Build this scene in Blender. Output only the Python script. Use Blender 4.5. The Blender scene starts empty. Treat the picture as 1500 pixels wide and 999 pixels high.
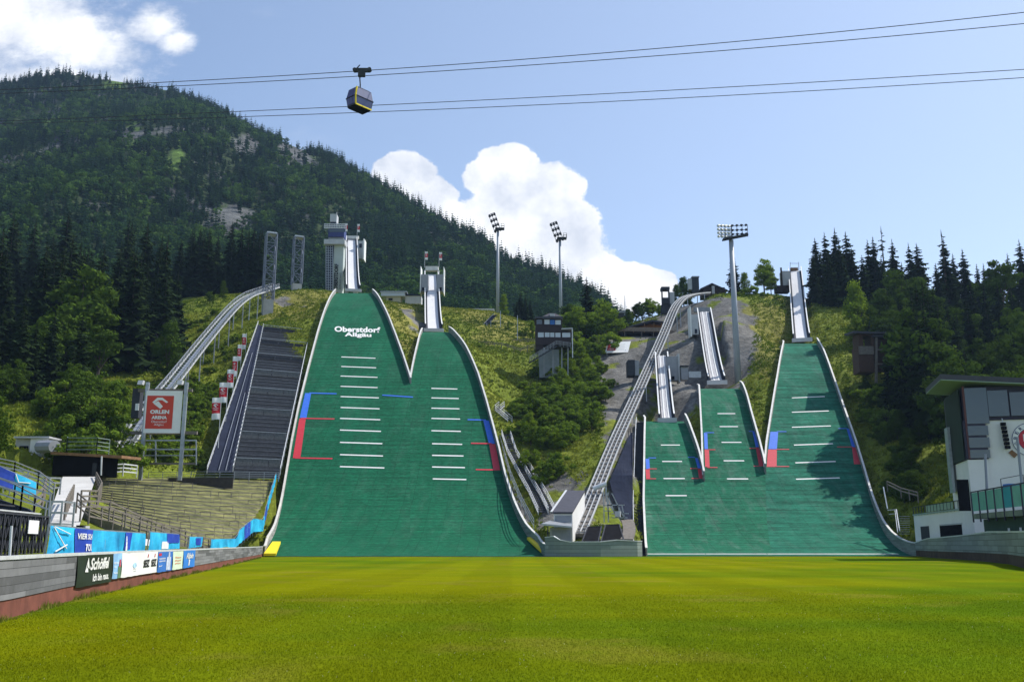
import bpy, math, random
import numpy as np
from mathutils import Vector, Matrix
R = math.radians
C = bpy.context.scene.collection
scene = bpy.context.scene
rnd = random.Random(7)
rng = np.random.default_rng(11)

# ------------------------------------------------------------------ camera model (metres; x right, y forward, z up)
F, PITCH, CX, CY, H = 1400.0, R(12.0), 750.0, 499.5, 1.7
SP, CP = math.sin(PITCH), math.cos(PITCH)
def P(px, py, Y):
    """point at forward distance Y seen at photo pixel px,py"""
    t = (CY - py) / F
    dz = Y * (SP + t * CP) / (CP - t * SP)
    d = Y * CP + dz * SP
    return Vector(((px - CX) / F * d, Y, H + dz))
def PZ(px, py, Y): return P(px, py, Y).z
def proj(x, y, z):
    dz = z - H
    d = y * CP + dz * SP
    u = -y * SP + dz * CP
    return CX + F * x / d, CY - F * u / d
def ppm(py, Y):
    dz = PZ(750, py, Y) - H
    return F / (Y * CP + dz * SP)

# ------------------------------------------------------------------ materials
def nt(m):
    m.use_nodes = True
    return m.node_tree.nodes, m.node_tree.links
MATS = {}
def mat(name, col, rough=0.7, var=0.15, scale=3.0, metal=0.0, bump=0.0, bscale=None, spec=0.3, coat=0.0, stretch=None, col2=None):
    if name in MATS: return MATS[name]
    m = bpy.data.materials.new(name); N, L = nt(m)
    b = N['Principled BSDF']
    b.inputs['Roughness'].default_value = rough
    b.inputs['Metallic'].default_value = metal
    b.inputs['Specular IOR Level'].default_value = spec
    if coat: b.inputs['Coat Weight'].default_value = coat
    tc = N.new('ShaderNodeTexCoord')
    src = tc.outputs['Object']
    if stretch:
        mp = N.new('ShaderNodeMapping'); mp.inputs['Scale'].default_value = stretch
        L.new(src, mp.inputs['Vector']); src = mp.outputs['Vector']
    nz = N.new('ShaderNodeTexNoise'); nz.inputs['Scale'].default_value = scale; nz.inputs['Detail'].default_value = 6
    nz.inputs['Roughness'].default_value = 0.65
    L.new(src, nz.inputs['Vector'])
    rp = N.new('ShaderNodeValToRGB')
    c = col; c2 = col2 or col
    rp.color_ramp.elements[0].position = 0.3; rp.color_ramp.elements[1].position = 0.7
    rp.color_ramp.elements[0].color = tuple(max(0, x * (1 - var)) for x in c) + (1,)
    rp.color_ramp.elements[1].color = tuple(min(1, x * (1 + var)) for x in c2) + (1,)
    L.new(nz.outputs['Fac'], rp.inputs['Fac'])
    L.new(rp.outputs['Color'], b.inputs['Base Color'])
    if bump:
        n2 = N.new('ShaderNodeTexNoise'); n2.inputs['Scale'].default_value = bscale or scale * 4; n2.inputs['Detail'].default_value = 5
        L.new(src, n2.inputs['Vector'])
        bp = N.new('ShaderNodeBump'); bp.inputs['Strength'].default_value = 1.0; bp.inputs['Distance'].default_value = bump
        L.new(n2.outputs['Fac'], bp.inputs['Height']); L.new(bp.outputs['Normal'], b.inputs['Normal'])
    MATS[name] = m
    return m

def mat_planks(name, col, axis=2, width=0.25, var=0.25, rough=0.8):
    """boards: thin dark joints every `width` metres along axis, each board its own tone"""
    if name in MATS: return MATS[name]
    m = bpy.data.materials.new(name); N, L = nt(m); b = N['Principled BSDF']
    b.inputs['Roughness'].default_value = rough; b.inputs['Specular IOR Level'].default_value = 0.25
    tc = N.new('ShaderNodeTexCoord'); sx = N.new('ShaderNodeSeparateXYZ'); L.new(tc.outputs['Object'], sx.inputs[0])
    dv = N.new('ShaderNodeMath'); dv.operation = 'DIVIDE'; dv.inputs[1].default_value = width; L.new(sx.outputs[axis], dv.inputs[0])
    fl = N.new('ShaderNodeMath'); fl.operation = 'FLOOR'; L.new(dv.outputs[0], fl.inputs[0])
    fr = N.new('ShaderNodeMath'); fr.operation = 'FRACT'; L.new(dv.outputs[0], fr.inputs[0])
    # board lengths along y
    dy = N.new('ShaderNodeMath'); dy.operation = 'DIVIDE'; dy.inputs[1].default_value = 3.1; L.new(sx.outputs[1], dy.inputs[0])
    ad = N.new('ShaderNodeMath'); ad.operation = 'MULTIPLY_ADD'; ad.inputs[1].default_value = 0.37; L.new(fl.outputs[0], ad.inputs[0]); L.new(dy.outputs[0], ad.inputs[2])
    fy = N.new('ShaderNodeMath'); fy.operation = 'FLOOR'; L.new(ad.outputs[0], fy.inputs[0])
    cb = N.new('ShaderNodeCombineXYZ'); L.new(fl.outputs[0], cb.inputs[0]); L.new(fy.outputs[0], cb.inputs[1])
    wn = N.new('ShaderNodeTexWhiteNoise'); wn.noise_dimensions = '3D'; L.new(cb.outputs[0], wn.inputs['Vector'])
    nz = N.new('ShaderNodeTexNoise'); nz.inputs['Scale'].default_value = 1.6; nz.inputs['Detail'].default_value = 8; nz.inputs['Roughness'].default_value = 0.7
    L.new(tc.outputs['Object'], nz.inputs['Vector'])
    mx = N.new('ShaderNodeMath'); mx.operation = 'ADD'; L.new(wn.outputs['Value'], mx.inputs[0]); L.new(nz.outputs['Fac'], mx.inputs[1])
    rp = N.new('ShaderNodeValToRGB')
    rp.color_ramp.elements[0].position = 0.3; rp.color_ramp.elements[1].position = 1.5 / 1.6
    rp.color_ramp.elements[0].color = tuple(x * (1 - var) for x in col) + (1,)
    rp.color_ramp.elements[1].color = tuple(min(1, x * (1 + var)) for x in col) + (1,)
    ml = N.new('ShaderNodeMath'); ml.operation = 'MULTIPLY'; ml.inputs[1].default_value = 0.6; L.new(mx.outputs[0], ml.inputs[0])
    L.new(ml.outputs[0], rp.inputs['Fac'])
    jt = N.new('ShaderNodeMath'); jt.operation = 'LESS_THAN'; jt.inputs[1].default_value = 0.07; L.new(fr.outputs[0], jt.inputs[0])
    mi = N.new('ShaderNodeMix'); mi.data_type = 'RGBA'; L.new(jt.outputs[0], mi.inputs['Factor']); L.new(rp.outputs['Color'], mi.inputs['A'])
    mi.inputs['B'].default_value = tuple(x * 0.25 for x in col) + (1,)
    L.new(mi.outputs['Result'], b.inputs['Base Color'])
    MATS[name] = m
    return m

def mat_glass(name, col, rough=0.06, metal=0.0, alpha=1.0):
    if name in MATS: return MATS[name]
    m = bpy.data.materials.new(name); N, L = nt(m); b = N['Principled BSDF']
    b.inputs['Base Color'].default_value = tuple(col) + (1,)
    b.inputs['Roughness'].default_value = rough; b.inputs['Metallic'].default_value = metal
    b.inputs['Specular IOR Level'].default_value = 0.8
    tc = N.new('ShaderNodeTexCoord'); nz = N.new('ShaderNodeTexNoise'); nz.inputs['Scale'].default_value = 0.6
    L.new(tc.outputs['Object'], nz.inputs['Vector'])
    bp = N.new('ShaderNodeBump'); bp.inputs['Strength'].default_value = 0.15; bp.inputs['Distance'].default_value = 0.1
    L.new(nz.outputs['Fac'], bp.inputs['Height']); L.new(bp.outputs['Normal'], b.inputs['Normal'])
    if alpha < 1: b.inputs['Alpha'].default_value = alpha
    MATS[name] = m
    return m

# ------------------------------------------------------------------ mesh builder
class MB:
    def __init__(s): s.v = []; s.f = []; s.mi = []; s.cur = 0
    def add(s, vs, fs):
        n = len(s.v); s.v.extend([tuple(v) for v in vs])
        for f in fs: s.f.append(tuple(i + n for i in f)); s.mi.append(s.cur)
        return s
    def quad(s, a, b, c, d): return s.add([a, b, c, d], [(0, 1, 2, 3)])
    def hexa(s, lo, hi):
        """lo, hi: four points each, counter-clockwise seen from hi"""
        return s.add(list(lo) + list(hi), [(3, 2, 1, 0), (4, 5, 6, 7), (0, 1, 5, 4), (1, 2, 6, 5), (2, 3, 7, 6), (3, 0, 4, 7)])
    def box(s, x0, x1, y0, y1, z0, z1):
        return s.hexa([(x0, y0, z0), (x1, y0, z0), (x1, y1, z0), (x0, y1, z0)], [(x0, y0, z1), (x1, y0, z1), (x1, y1, z1), (x0, y1, z1)])
    def obox(s, o, u, v, w):
        """box from corner o along vectors u, v, w"""
        o, u, v, w = map(Vector, (o, u, v, w))
        return s.hexa([o, o + u, o + u + v, o + v], [o + w, o + u + w, o + u + v + w, o + v + w])
    def beam(s, a, b, w=0.1, h=None, up=(0, 0, 1)):
        a, b = Vector(a), Vector(b); h = h or w
        d = (b - a)
        if d.length < 1e-6: return s
        d.normalize(); up = Vector(up)
        if abs(d.dot(up)) > 0.98: up = Vector((0, 1, 0))
        r = d.cross(up).normalized() * (w / 2); q = r.cross(d).normalized() * (h / 2)
        return s.hexa([a - r - q, a + r - q, a + r + q, a - r + q], [b - r - q, b + r - q, b + r + q, b - r + q])
    def tube(s, a, b, r0, r1=None, n=10, caps=True):
        a, b = Vector(a), Vector(b); r1 = r0 if r1 is None else r1
        d = (b - a).normalized(); up = Vector((0, 0, 1)) if abs(d.z) < 0.95 else Vector((1, 0, 0))
        x = d.cross(up).normalized(); y = x.cross(d).normalized()
        vs = []
        for c, r in ((a, r0), (b, r1)):
            for i in range(n):
                t = 2 * math.pi * i / n
                vs.append(c + x * (r * math.cos(t)) + y * (r * math.sin(t)))
        fs = [(i, (i + 1) % n, n + (i + 1) % n, n + i) for i in range(n)]
        if caps: fs += [tuple(range(n))[::-1], tuple(range(n, 2 * n))]
        return s.add(vs, fs)
    def path(s, pts, w, h=None):
        for a, b in zip(pts[:-1], pts[1:]): s.beam(a, b, w, h)
        return s
    def grid(s, rows):
        """rows of equal length lists of points"""
        n, m = len(rows), len(rows[0])
        vs = [p for r in rows for p in r]
        fs = [(i * m + j, i * m + j + 1, (i + 1) * m + j + 1, (i + 1) * m + j) for i in range(n - 1) for j in range(m - 1)]
        return s.add(vs, fs)
    def prism(s, poly, ext):
        """polygon (list of points) extruded by vector ext"""
        ext = Vector(ext); n = len(poly); p = [Vector(q) for q in poly]
        return s.add(p + [q + ext for q in p], [tuple(range(n))[::-1], tuple(range(n, 2 * n))] + [(i, (i + 1) % n, n + (i + 1) % n, n + i) for i in range(n)])
    def build(s, name, m, parent=None, smooth=False):
        off = woff(parent)
        me = bpy.data.meshes.new(name)
        vs = [(v[0] - off.x, v[1] - off.y, v[2] - off.z) for v in s.v]
        me.from_pydata(vs, [], s.f)
        for q in (m if isinstance(m, (list, tuple)) else [m]): me.materials.append(q)
        if isinstance(m, (list, tuple)): me.polygons.foreach_set('material_index', s.mi)
        if smooth: me.polygons.foreach_set('use_smooth', [True] * len(s.f))
        o = bpy.data.objects.new(name, me); C.objects.link(o)
        if parent: o.parent = parent
        return o
def woff(o):
    v = Vector((0, 0, 0))
    while o is not None: v += o.location; o = o.parent
    return v
def npmesh(name, V, Fc, m, parent=None, smooth=False, col=None):
    """V (n,3), Fc (k,3|4) arrays"""
    me = bpy.data.meshes.new(name); k = Fc.shape[1]
    me.vertices.add(len(V)); me.vertices.foreach_set('co', np.ascontiguousarray(V, dtype=np.float32).ravel())
    me.loops.add(Fc.size); me.loops.foreach_set('vertex_index', np.ascontiguousarray(Fc, dtype=np.int32).ravel())
    me.polygons.add(len(Fc)); me.polygons.foreach_set('loop_start', np.arange(0, Fc.size, k, dtype=np.int32))
    me.update(calc_edges=True)
    if smooth: me.polygons.foreach_set('use_smooth', np.ones(len(Fc), dtype=bool))
    if col is not None:
        at = me.color_attributes.new('Col', 'FLOAT_COLOR', 'POINT')
        c4 = np.ones((len(V), 4), dtype=np.float32); c4[:, :3] = col
        at.data.foreach_set('color', c4.ravel())
    me.validate()
    for q in (m if isinstance(m, (list, tuple)) else [m]): me.materials.append(q)
    o = bpy.data.objects.new(name, me); C.objects.link(o)
    if parent: o.parent = parent
    return o
def tag(o, label=None, cat=None, group=None, kind=None):
    if label: o['label'] = label
    if cat: o['category'] = cat
    if group: o['group'] = group
    if kind: o['kind'] = kind
    return o
def thing(name, label, cat, loc=(0, 0, 0), group=None):
    o = bpy.data.objects.new(name, None); C.objects.link(o); o.location = loc
    o.empty_display_size = 0.5
    return tag(o, label, cat, group)
def text(name, s, org, right, up, width, height, m, parent, fn=None, bold=0.0, shear=0.0, off=0.03, font_space=1.0, depth=0.0):
    """lettering fitted into a width x height box at org (lower left) in the plane right/up; or fn(u,v) -> point"""
    cu = bpy.data.curves.new(name + '_c', 'FONT'); cu.body = s; cu.align_x = 'LEFT'; cu.offset = bold; cu.shear = shear
    cu.space_character = font_space; cu.resolution_u = 3
    tmp = bpy.data.objects.new(name + '_t', cu); C.objects.link(tmp)
    dg = bpy.context.evaluated_depsgraph_get()
    me = bpy.data.meshes.new_from_object(tmp.evaluated_get(dg)); me.name = name
    bpy.data.objects.remove(tmp); bpy.data.curves.remove(cu)
    n = len(me.vertices); co = np.zeros(n * 3); me.vertices.foreach_get('co', co); co = co.reshape(-1, 3)
    lo, hi = co[:, :2].min(0), co[:, :2].max(0)
    uv = (co[:, :2] - lo) / (hi - lo)
    o3 = woff(parent)
    if fn is None:
        r = Vector(right).normalized(); u = Vector(up).normalized(); nn = r.cross(u) * off; org = Vector(org)
        pts = [org + r * (a * width) + u * (b * height) + nn for a, b in uv]
    else: pts = [fn(a, b) for a, b in uv]
    me.vertices.foreach_set('co', [c for p in pts for c in (p - o3)])
    me.materials.clear(); me.materials.append(m); me.update()
    o = bpy.data.objects.new(name, me); C.objects.link(o); o.parent = parent
    return o
def lerp(a, b, t): return a + (b - a) * t
def interp(xs, ys, x): return float(np.interp(x, xs, ys))
# ------------------------------------------------------------------ shared materials
M_wood = mat_planks('weathered_boards', (0.30, 0.29, 0.27), 2, 0.27)
M_woodshade = mat_planks('shaded_green_grey_boards', (0.20, 0.23, 0.20), 2, 0.30)  # darker green copy of the border boards, standing for shaded right borders
M_rust = mat('rusty_steel', (0.165, 0.055, 0.038), 0.85, 0.35, 1.2, bump=0.01)
M_white = mat('white_paint', (0.78, 0.78, 0.76), 0.5, 0.06, 1.5)
M_offwhite = mat('aged_white_paint', (0.62, 0.61, 0.58), 0.6, 0.15, 1.0)
M_blue = mat('blue_marking', (0.03, 0.14, 0.62), 0.6, 0.15, 2.0)
M_red = mat('red_marking', (0.50, 0.03, 0.05), 0.6, 0.15, 2.0)
M_yellow = mat('yellow_pad', (0.85, 0.65, 0.01), 0.5, 0.06, 2.0)
M_steel = mat('galvanised_steel', (0.36, 0.38, 0.41), 0.45, 0.2, 2.0, metal=0.6)
M_steelw = mat('bright_steel', (0.62, 0.63, 0.64), 0.45, 0.15, 2.0, metal=0.2)
M_dsteel = mat('dark_steel', (0.045, 0.048, 0.058), 0.8, 0.2, 2.0, spec=0.1)
M_grey = mat('grey_panel', (0.27, 0.28, 0.31), 0.6, 0.12, 0.8)
M_lgrey = mat('light_grey_panel', (0.45, 0.46, 0.48), 0.6, 0.1, 0.8)
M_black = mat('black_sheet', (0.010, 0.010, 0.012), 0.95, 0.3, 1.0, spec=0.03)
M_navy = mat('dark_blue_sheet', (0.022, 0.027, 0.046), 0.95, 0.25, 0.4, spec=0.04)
M_conc = mat('concrete', (0.42, 0.41, 0.39), 0.9, 0.16, 0.5, bump=0.01)
M_darkwood = mat('dark_timber', (0.035, 0.024, 0.02), 0.8, 0.35, 2.0, stretch=(1, 1, 6))
M_timber = mat('brown_timber', (0.22, 0.12, 0.06), 0.8, 0.3, 1.5)
M_post = mat('grey_timber', (0.16, 0.14, 0.12), 0.85, 0.3, 2.0)
M_glass = mat_glass('window_glass', (0.05, 0.07, 0.09))
M_glassl = mat_glass('bright_glass', (0.45, 0.50, 0.56), 0.12)
M_slate = mat('slate_roof', (0.055, 0.055, 0.07), 0.6, 0.2, 1.0)
M_wall = mat('white_render', (0.72, 0.71, 0.70), 0.9, 0.05, 0.4, bump=0.004)

LW = [(-6.0, -30.0), (-8.6, 5.0), (-11.7, 22.8), (-13.6, 30.3), (-15.9, 41.8), (-19.5, 61.0), (-32.4, 126.0), (-35.2, 138.0)]   # foot of the left wall
RW = [(59.6, 150.0), (59.0, 142.0), (57.6, 137.0), (54.6, 127.5), (52.3, 117.5), (50.8, 109.5), (48.0, 99.5), (43.2, 85.0), (37.3, 71.6), (29.0, 45.0), (20.0, 12.0), (14.0, -30.0)]          # foot of the right wall
# ------------------------------------------------------------------ landing hill profiles
class Prof:
    def __init__(s, Y0, Lt, smax, Yk, Ytop, ytop_px):
        s.Y0, s.Lt, s.smax, s.Yk, s.Yt = Y0, Lt, smax, Yk, Ytop
        zk = s.base(Yk); zt = PZ(750, ytop_px, Ytop); L = Ytop - Yk
        s.send = 2 * (zt - zk) / L - smax
    def base(s, Y):
        t = Y - s.Y0
        if t <= 0: return 0.0
        if t < s.Lt: return s.smax * t * t / (2 * s.Lt)
        return s.smax * s.Lt / 2 + s.smax * (t - s.Lt)
    def z(s, Y):
        if Y <= s.Yk: return s.base(Y) + 0.03
        L = s.Yt - s.Yk; t = min(Y - s.Yk, L + 6)
        return s.base(s.Yk) + s.smax * t + (s.send - s.smax) * t * t / (2 * L) + 0.03
    def slope(s, Y): return (s.z(Y + 0.05) - s.z(Y - 0.05)) / 0.1
    def hit(s, px, py):
        lo, hi = s.Y0 - 2, s.Yt + 5
        for _ in range(50):
            m = (lo + hi) / 2
            if s.z(m) > PZ(px, py, m): hi = m
            else: lo = m
        # the ray starts above the surface; first Y where the surface rises above the ray
        q = P(px, py, lo); return Vector((q.x, lo, s.z(lo)))
    def hit_n(s, px, py, off=0.04):
        q = s.hit(px, py); k = s.slope(q.y); n = Vector((0, -k, 1)).normalized()
        return q + n * off
PA = Prof(138, 52, 0.70, 238, 308, 429)
PB = Prof(138, 52, 0.70, 224, 268, 486)
PC = Prof(142, 38, 0.66, 190, 207, 618)
PD = Prof(142, 38, 0.66, 205, 228, 569)
PE = Prof(142, 38, 0.66, 212, 248, 503)
print('end slopes', PA.send, PB.send, PC.send, PD.send, PE.send)
EDGE = {
 'A': ([(384,815),(392,800),(403,780),(411,750),(420,700),(428,652),(438,602),(452,545),(466,492),(480,450),(492,430)],
       [(601,815),(601,700),(601,562),(590,528),(575,487),(560,452),(545,430)]),
 'B': ([(601,815),(601,700),(601,562),(606,536),(612,510),(619,487)],
       [(798,812),(787,800),(770,782),(752,745),(739,705),(731,670),(722,635),(712,597),(700,557),(682,516),(668,497),(657,487)]),
 'C': ([(944,813),(944,740),(945,660),(946,619)], [(1034,813),(1033,760),(1031,703),(1024,674),(1014,645),(1004,620)]),
 'D': ([(1034,813),(1033,760),(1031,703),(1029,640),(1025,570)], [(1124,813),(1123,760),(1121,692),(1112,656),(1100,613),(1086,571)]),
 'E': ([(1124,813),(1123,760),(1121,692),(1124,655),(1131,610),(1140,555),(1149,506)],
       [(1322,811),(1308,797),(1295,780),(1280,745),(1266,698),(1254,658),(1238,612),(1221,562),(1207,523),(1197,505)]),
}
class Hill: pass
HILL = {}
for k, pr in zip('ABCDE', (PA, PB, PC, PD, PE)):
    h = Hill(); h.p = pr; HILL[k] = h
    for side, pts in zip('lr', EDGE[k]):
        q = sorted([pr.hit(*p) for p in pts], key=lambda v: v.y)
        q[0].y = pr.Y0
        setattr(h, side, ([v.y for v in q], [v.x for v in q]))
    h.ytop = max(h.l[0][-1], h.r[0][-1])
def hx(h, side, Y):
    a = getattr(h, side); return interp(a[0], a[1], Y)

# ------------------------------------------------------------------ terrain
CTRL = [  # photo pixel, forward distance
 (385,455,290),(440,424,312),(480,427,314),(350,470,285),(420,450,300),(460,470,282),(330,440,300),(300,430,330),
 (250,708,160),(150,705,150),(400,706,168),(120,748,122),(250,768,128),(380,776,142),(300,806,112),(220,800,98),(120,785,85),(362,800,126),
 (80,694,121),(60,668,135),(0,684,112),(80,785,55),(0,805,40),(40,760,68),(110,706,118),(100,776,72),(-80,720,100),(-200,690,110),(30,640,150),
 (160,655,155),(250,610,190),(330,570,220),(330,480,268),(200,540,225),(0,570,195),(-250,520,230),(100,590,180),(280,690,168),
 (300,520,250),(100,520,240),(0,500,270),(200,470,290),
 (730,610,228),(760,570,248),(700,484,290),(720,458,318),(780,494,298),(680,452,322),(660,466,305),(740,512,276),
 (590,470,292),(575,442,322),(600,525,258),(840,566,246),(850,505,278),(900,482,318),(920,524,262),(900,605,218),(930,580,228),(860,655,196),
 (800,705,182),(830,735,172),(870,745,168),(770,705,184),(775,765,156),(830,806,145),(900,806,145),(930,770,156),(930,700,178),(800,640,205),(860,590,226),
 (1000,505,262),(980,490,294),(950,493,290),(945,474,332),(990,452,326),(905,492,292),(1060,470,264),(1100,505,248),(1130,452,285),(1090,440,292),(1050,431,306),(1140,432,302),(1010,560,232),(965,560,236),(950,640,200),
 (1120,580,216),(1112,640,192),(1020,610,212),(1100,560,226),(1020,640,196),
 (1240,545,222),(1222,485,256),(1230,450,284),(1300,482,268),(1400,475,272),(1500,475,272),(1650,480,272),(1270,588,205),(1300,660,184),(1315,720,168),(1335,785,152),
 (1400,720,150),(1500,670,168),(1650,660,168),(1420,790,122),(1500,797,92),(1700,790,90),(1400,600,205),(1500,560,225),
]
pts = [tuple(P(*c)) for c in CTRL]
for x in (-420, -250, -150, -60, 0, 60, 130, 220, 400): pts.append((x, 370, 84 if x < 60 else 82))
for x in (-420, -200, 0, 200, 400): pts.append((x, 470, 78))
for x, y in ((-8, 10), (8, 10), (-10, 24), (0, 30), (10, 30), (-12, 40), (-18, 70), (0, 70), (20, 50), (30, 75), (-24, 100), (0, 100), (40, 100), (0, 130), (-20, 130), (45, 130), (0, 0), (0, -60), (-60, -60), (60, -60), (-40, -20), (40, -20), (0, -300), (-300, -300), (300, -300)):
    pts.append((x, y, -0.35))
for x, y, z in ((-60, 0, 3), (60, 0, 1), (-200, 0, 10), (200, 0, 5), (-200, 100, 20), (200, 120, 12), (-350, 150, 45), (350, 150, 30)): pts.append((x, y, z))
for k, h in HILL.items():
    for Y in np.linspace(h.p.Y0 + 2, h.ytop, 14):
        a, b = hx(h, 'l', Y), hx(h, 'r', Y)
        for x, dz in ((a - 0.6, -0.7), ((a + b) / 2, -2.0), (b + 0.6, -0.7), (a + 0.8, -1.4), (b - 0.8, -1.4)):
            pts.append((x, Y, h.p.z(Y) + dz - (0.6 if Y < h.p.Y0 + 25 else 0)))
    for dy in (8, 16): pts.append(((hx(h,'l',h.ytop) + hx(h,'r',h.ytop)) / 2, h.ytop + dy, h.p.z(h.ytop) + h.p.send * dy * 0.6 - 2))
pts = np.array(pts)
# drop near duplicates
keep = []
for i, p in enumerate(pts):
    if all((p[0]-pts[j][0])**2 + (p[1]-pts[j][1])**2 > 0.2 for j in keep): keep.append(i)
pts = pts[keep]
RAMPS = [((517.5,424),(515,351),318,404,4.3),((635.5,482),(632,402),272,345,4.6),((977,613),(969,521),207,245,2.9),((1050,558),(1031.5,457),230,278,3.6),((1174.5,496),(1164.5,397),250,318,3.9)]
def _solve():
    n = len(pts); D = np.linalg.norm(pts[:, None, :2] - pts[None, :, :2], axis=2)
    A = np.zeros((n + 3, n + 3)); A[:n, :n] = -D; A[:n, n] = 1; A[:n, n+1:] = pts[:, :2] / 100; A[n, :n] = 1; A[n+1:, :n] = pts[:, :2].T / 100
    A[:n, :n] -= np.eye(n) * 0.15
    return np.linalg.solve(A, np.concatenate([pts[:, 2], np.zeros(3)]))
W = _solve()
def vnoise(x, y, s, seed=0):
    """smooth value noise, numpy"""
    x = x / s + seed * 17.3; y = y / s + seed * 9.1
    xi, yi = np.floor(x), np.floor(y); fx, fy = x - xi, y - yi
    fx = fx * fx * (3 - 2 * fx); fy = fy * fy * (3 - 2 * fy)
    def hsh(a, b):
        v = np.sin(a * 127.1 + b * 311.7 + seed * 3.7) * 43758.5453; return v - np.floor(v)
    return (hsh(xi, yi) * (1-fx) * (1-fy) + hsh(xi+1, yi) * fx * (1-fy) + hsh(xi, yi+1) * (1-fx) * fy + hsh(xi+1, yi+1) * fx * fy)
def fbm(x, y, s, seed=0, o=4):
    t = 0; a = 1; w = 0
    for i in range(o): t = t + a * vnoise(x, y, s / 2**i, seed + i); w += a; a *= 0.5
    return t / w
def tz_np(x, y):
    x = np.asarray(x, float); y = np.asarray(y, float); out = np.empty(x.size); xf, yf = x.ravel(), y.ravel(); n = len(pts)
    for i in range(0, x.size, 20000):
        a, b = xf[i:i+20000, None], yf[i:i+20000, None]
        D = np.sqrt((a - pts[None, :, 0])**2 + (b - pts[None, :, 1])**2)
        out[i:i+20000] = -(D @ W[:n]) + W[n] + (a[:, 0] * W[n+1] + b[:, 0] * W[n+2]) / 100
    f_ = np.clip((out - 2.0) / 6, 0, 1) * (np.hypot(xf, yf) < 420)
    out = out + f_ * ((fbm(xf, yf, 9, 3) - 0.5) * 1.6)
    # never poke through a ramp or a landing slope
    for bt, tp, Yb, Yt_, wd in RAMPS:
        a_, b_ = P(bt[0], bt[1], Yb), P(tp[0], tp[1], Yt_)
        t = (yf - Yb) / (Yt_ - Yb); ins = (t > -.05) & (t < 1.02) & (np.abs(xf - (a_.x + (b_.x - a_.x) * t)) < wd / 2 + 2.2)
        zl = a_.z + (b_.z - a_.z) * t - .16 * (b_ - a_).length * t * (1 - t) * (1.2 - t) - 1.6
        out = np.where(ins, np.minimum(out, zl), out)
    for k, h in HILL.items():
        m = (yf > h.p.Y0) & (yf < h.ytop + 1)
        if m.any():
            Yv = yf[m]; a = np.interp(Yv, *h.l); b = np.interp(Yv, *h.r)
            zs = np.array([h.p.z(q) for q in Yv]); ins = (xf[m] > a - 0.7) & (xf[m] < b + 0.7)
            o = out[m]; o[ins] = np.minimum(o[ins], zs[ins] - 0.55); out[m] = o
    # flat arena inside the two walls, low ground just behind them
    xl_ = np.interp(yf, [p[1] for p in LW], [p[0] for p in LW]); xr_ = np.interp(yf, [p[1] for p in RW][::-1], [p[0] for p in RW][::-1])
    yy_ = (yf > -32) & (yf < 141)
    dist = np.maximum(np.maximum(xl_ - .15 - xf, xf - xr_ - .15), 0)
    out = np.where(yy_, np.minimum(out, -.3 + np.where(dist > 0, .5 + dist * .35, 0)), out)
    r = np.hypot(xf, yf); f = np.clip((r - 480) / 500, 0, 1); out = out * (1 - f) + 55 * f * (yf > 0) 
    return out.reshape(x.shape)
def tz(x, y): return float(tz_np(np.array([x]), np.array([y]))[0])

_YS = np.arange(40.0, 345.0, 0.75)
def HT(px, py, dz=0.0):
    """where the ray through a photo pixel meets the ground"""
    q = [P(px, py, y) for y in _YS]; g = tz_np(np.array([v.x for v in q]), _YS); d = g - np.array([v.z for v in q])
    i = np.argmax(d > 0)
    if not (d > 0).any(): i = len(_YS) - 1
    y = _YS[i] if i == 0 else _YS[i-1] + .75 * (-d[i-1]) / max(1e-6, d[i] - d[i-1])
    v = P(px, py, float(y)); v.z += dz; return v
def inpoly(px, py, poly):
    c = np.zeros(px.shape, bool); n = len(poly); j = n - 1
    for i in range(n):
        xi, yi = poly[i]; xj, yj = poly[j]
        with np.errstate(divide='ignore', invalid='ignore'):
            c ^= ((yi > py) != (yj > py)) & (px < (xj - xi) * (py - yi) / (yj - yi + 1e-9) + xi)
        j = i
    return c
ROCK = [[(850,500),(925,490),(1000,440),(1030,440),(1080,432),(1098,440),(1106,470),(1098,545),(1085,600),(1020,600),(1000,640),(940,690),(915,770),(850,770),(840,720),(870,690),(885,640),(890,590),(870,540)], [(868,505),(925,495),(965,480),(1000,440),(1030,440),(1075,438),(1100,450),(1104,480),(1100,530),(1080,580),(1020,600),(1000,640),(930,700),(905,760),(860,760),(868,690),(890,640),(880,580),(862,560)],
        [(775,720),(835,690),(860,740),(800,770)], [(640,470),(600,452),(585,450),(600,480),(620,490)], [(705,690),(740,700),(780,760),(800,800),(760,770)],[(395,440),(430,430),(440,440),(410,450)]]
DRY = [[(660,440),(760,455),(790,520),(700,500)],[(380,420),(500,420),(470,470),(380,470)],[(1090,440),(1165,440),(1150,560),(1100,540)],[(540,430),(640,430),(640,500),(600,520)]]
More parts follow.
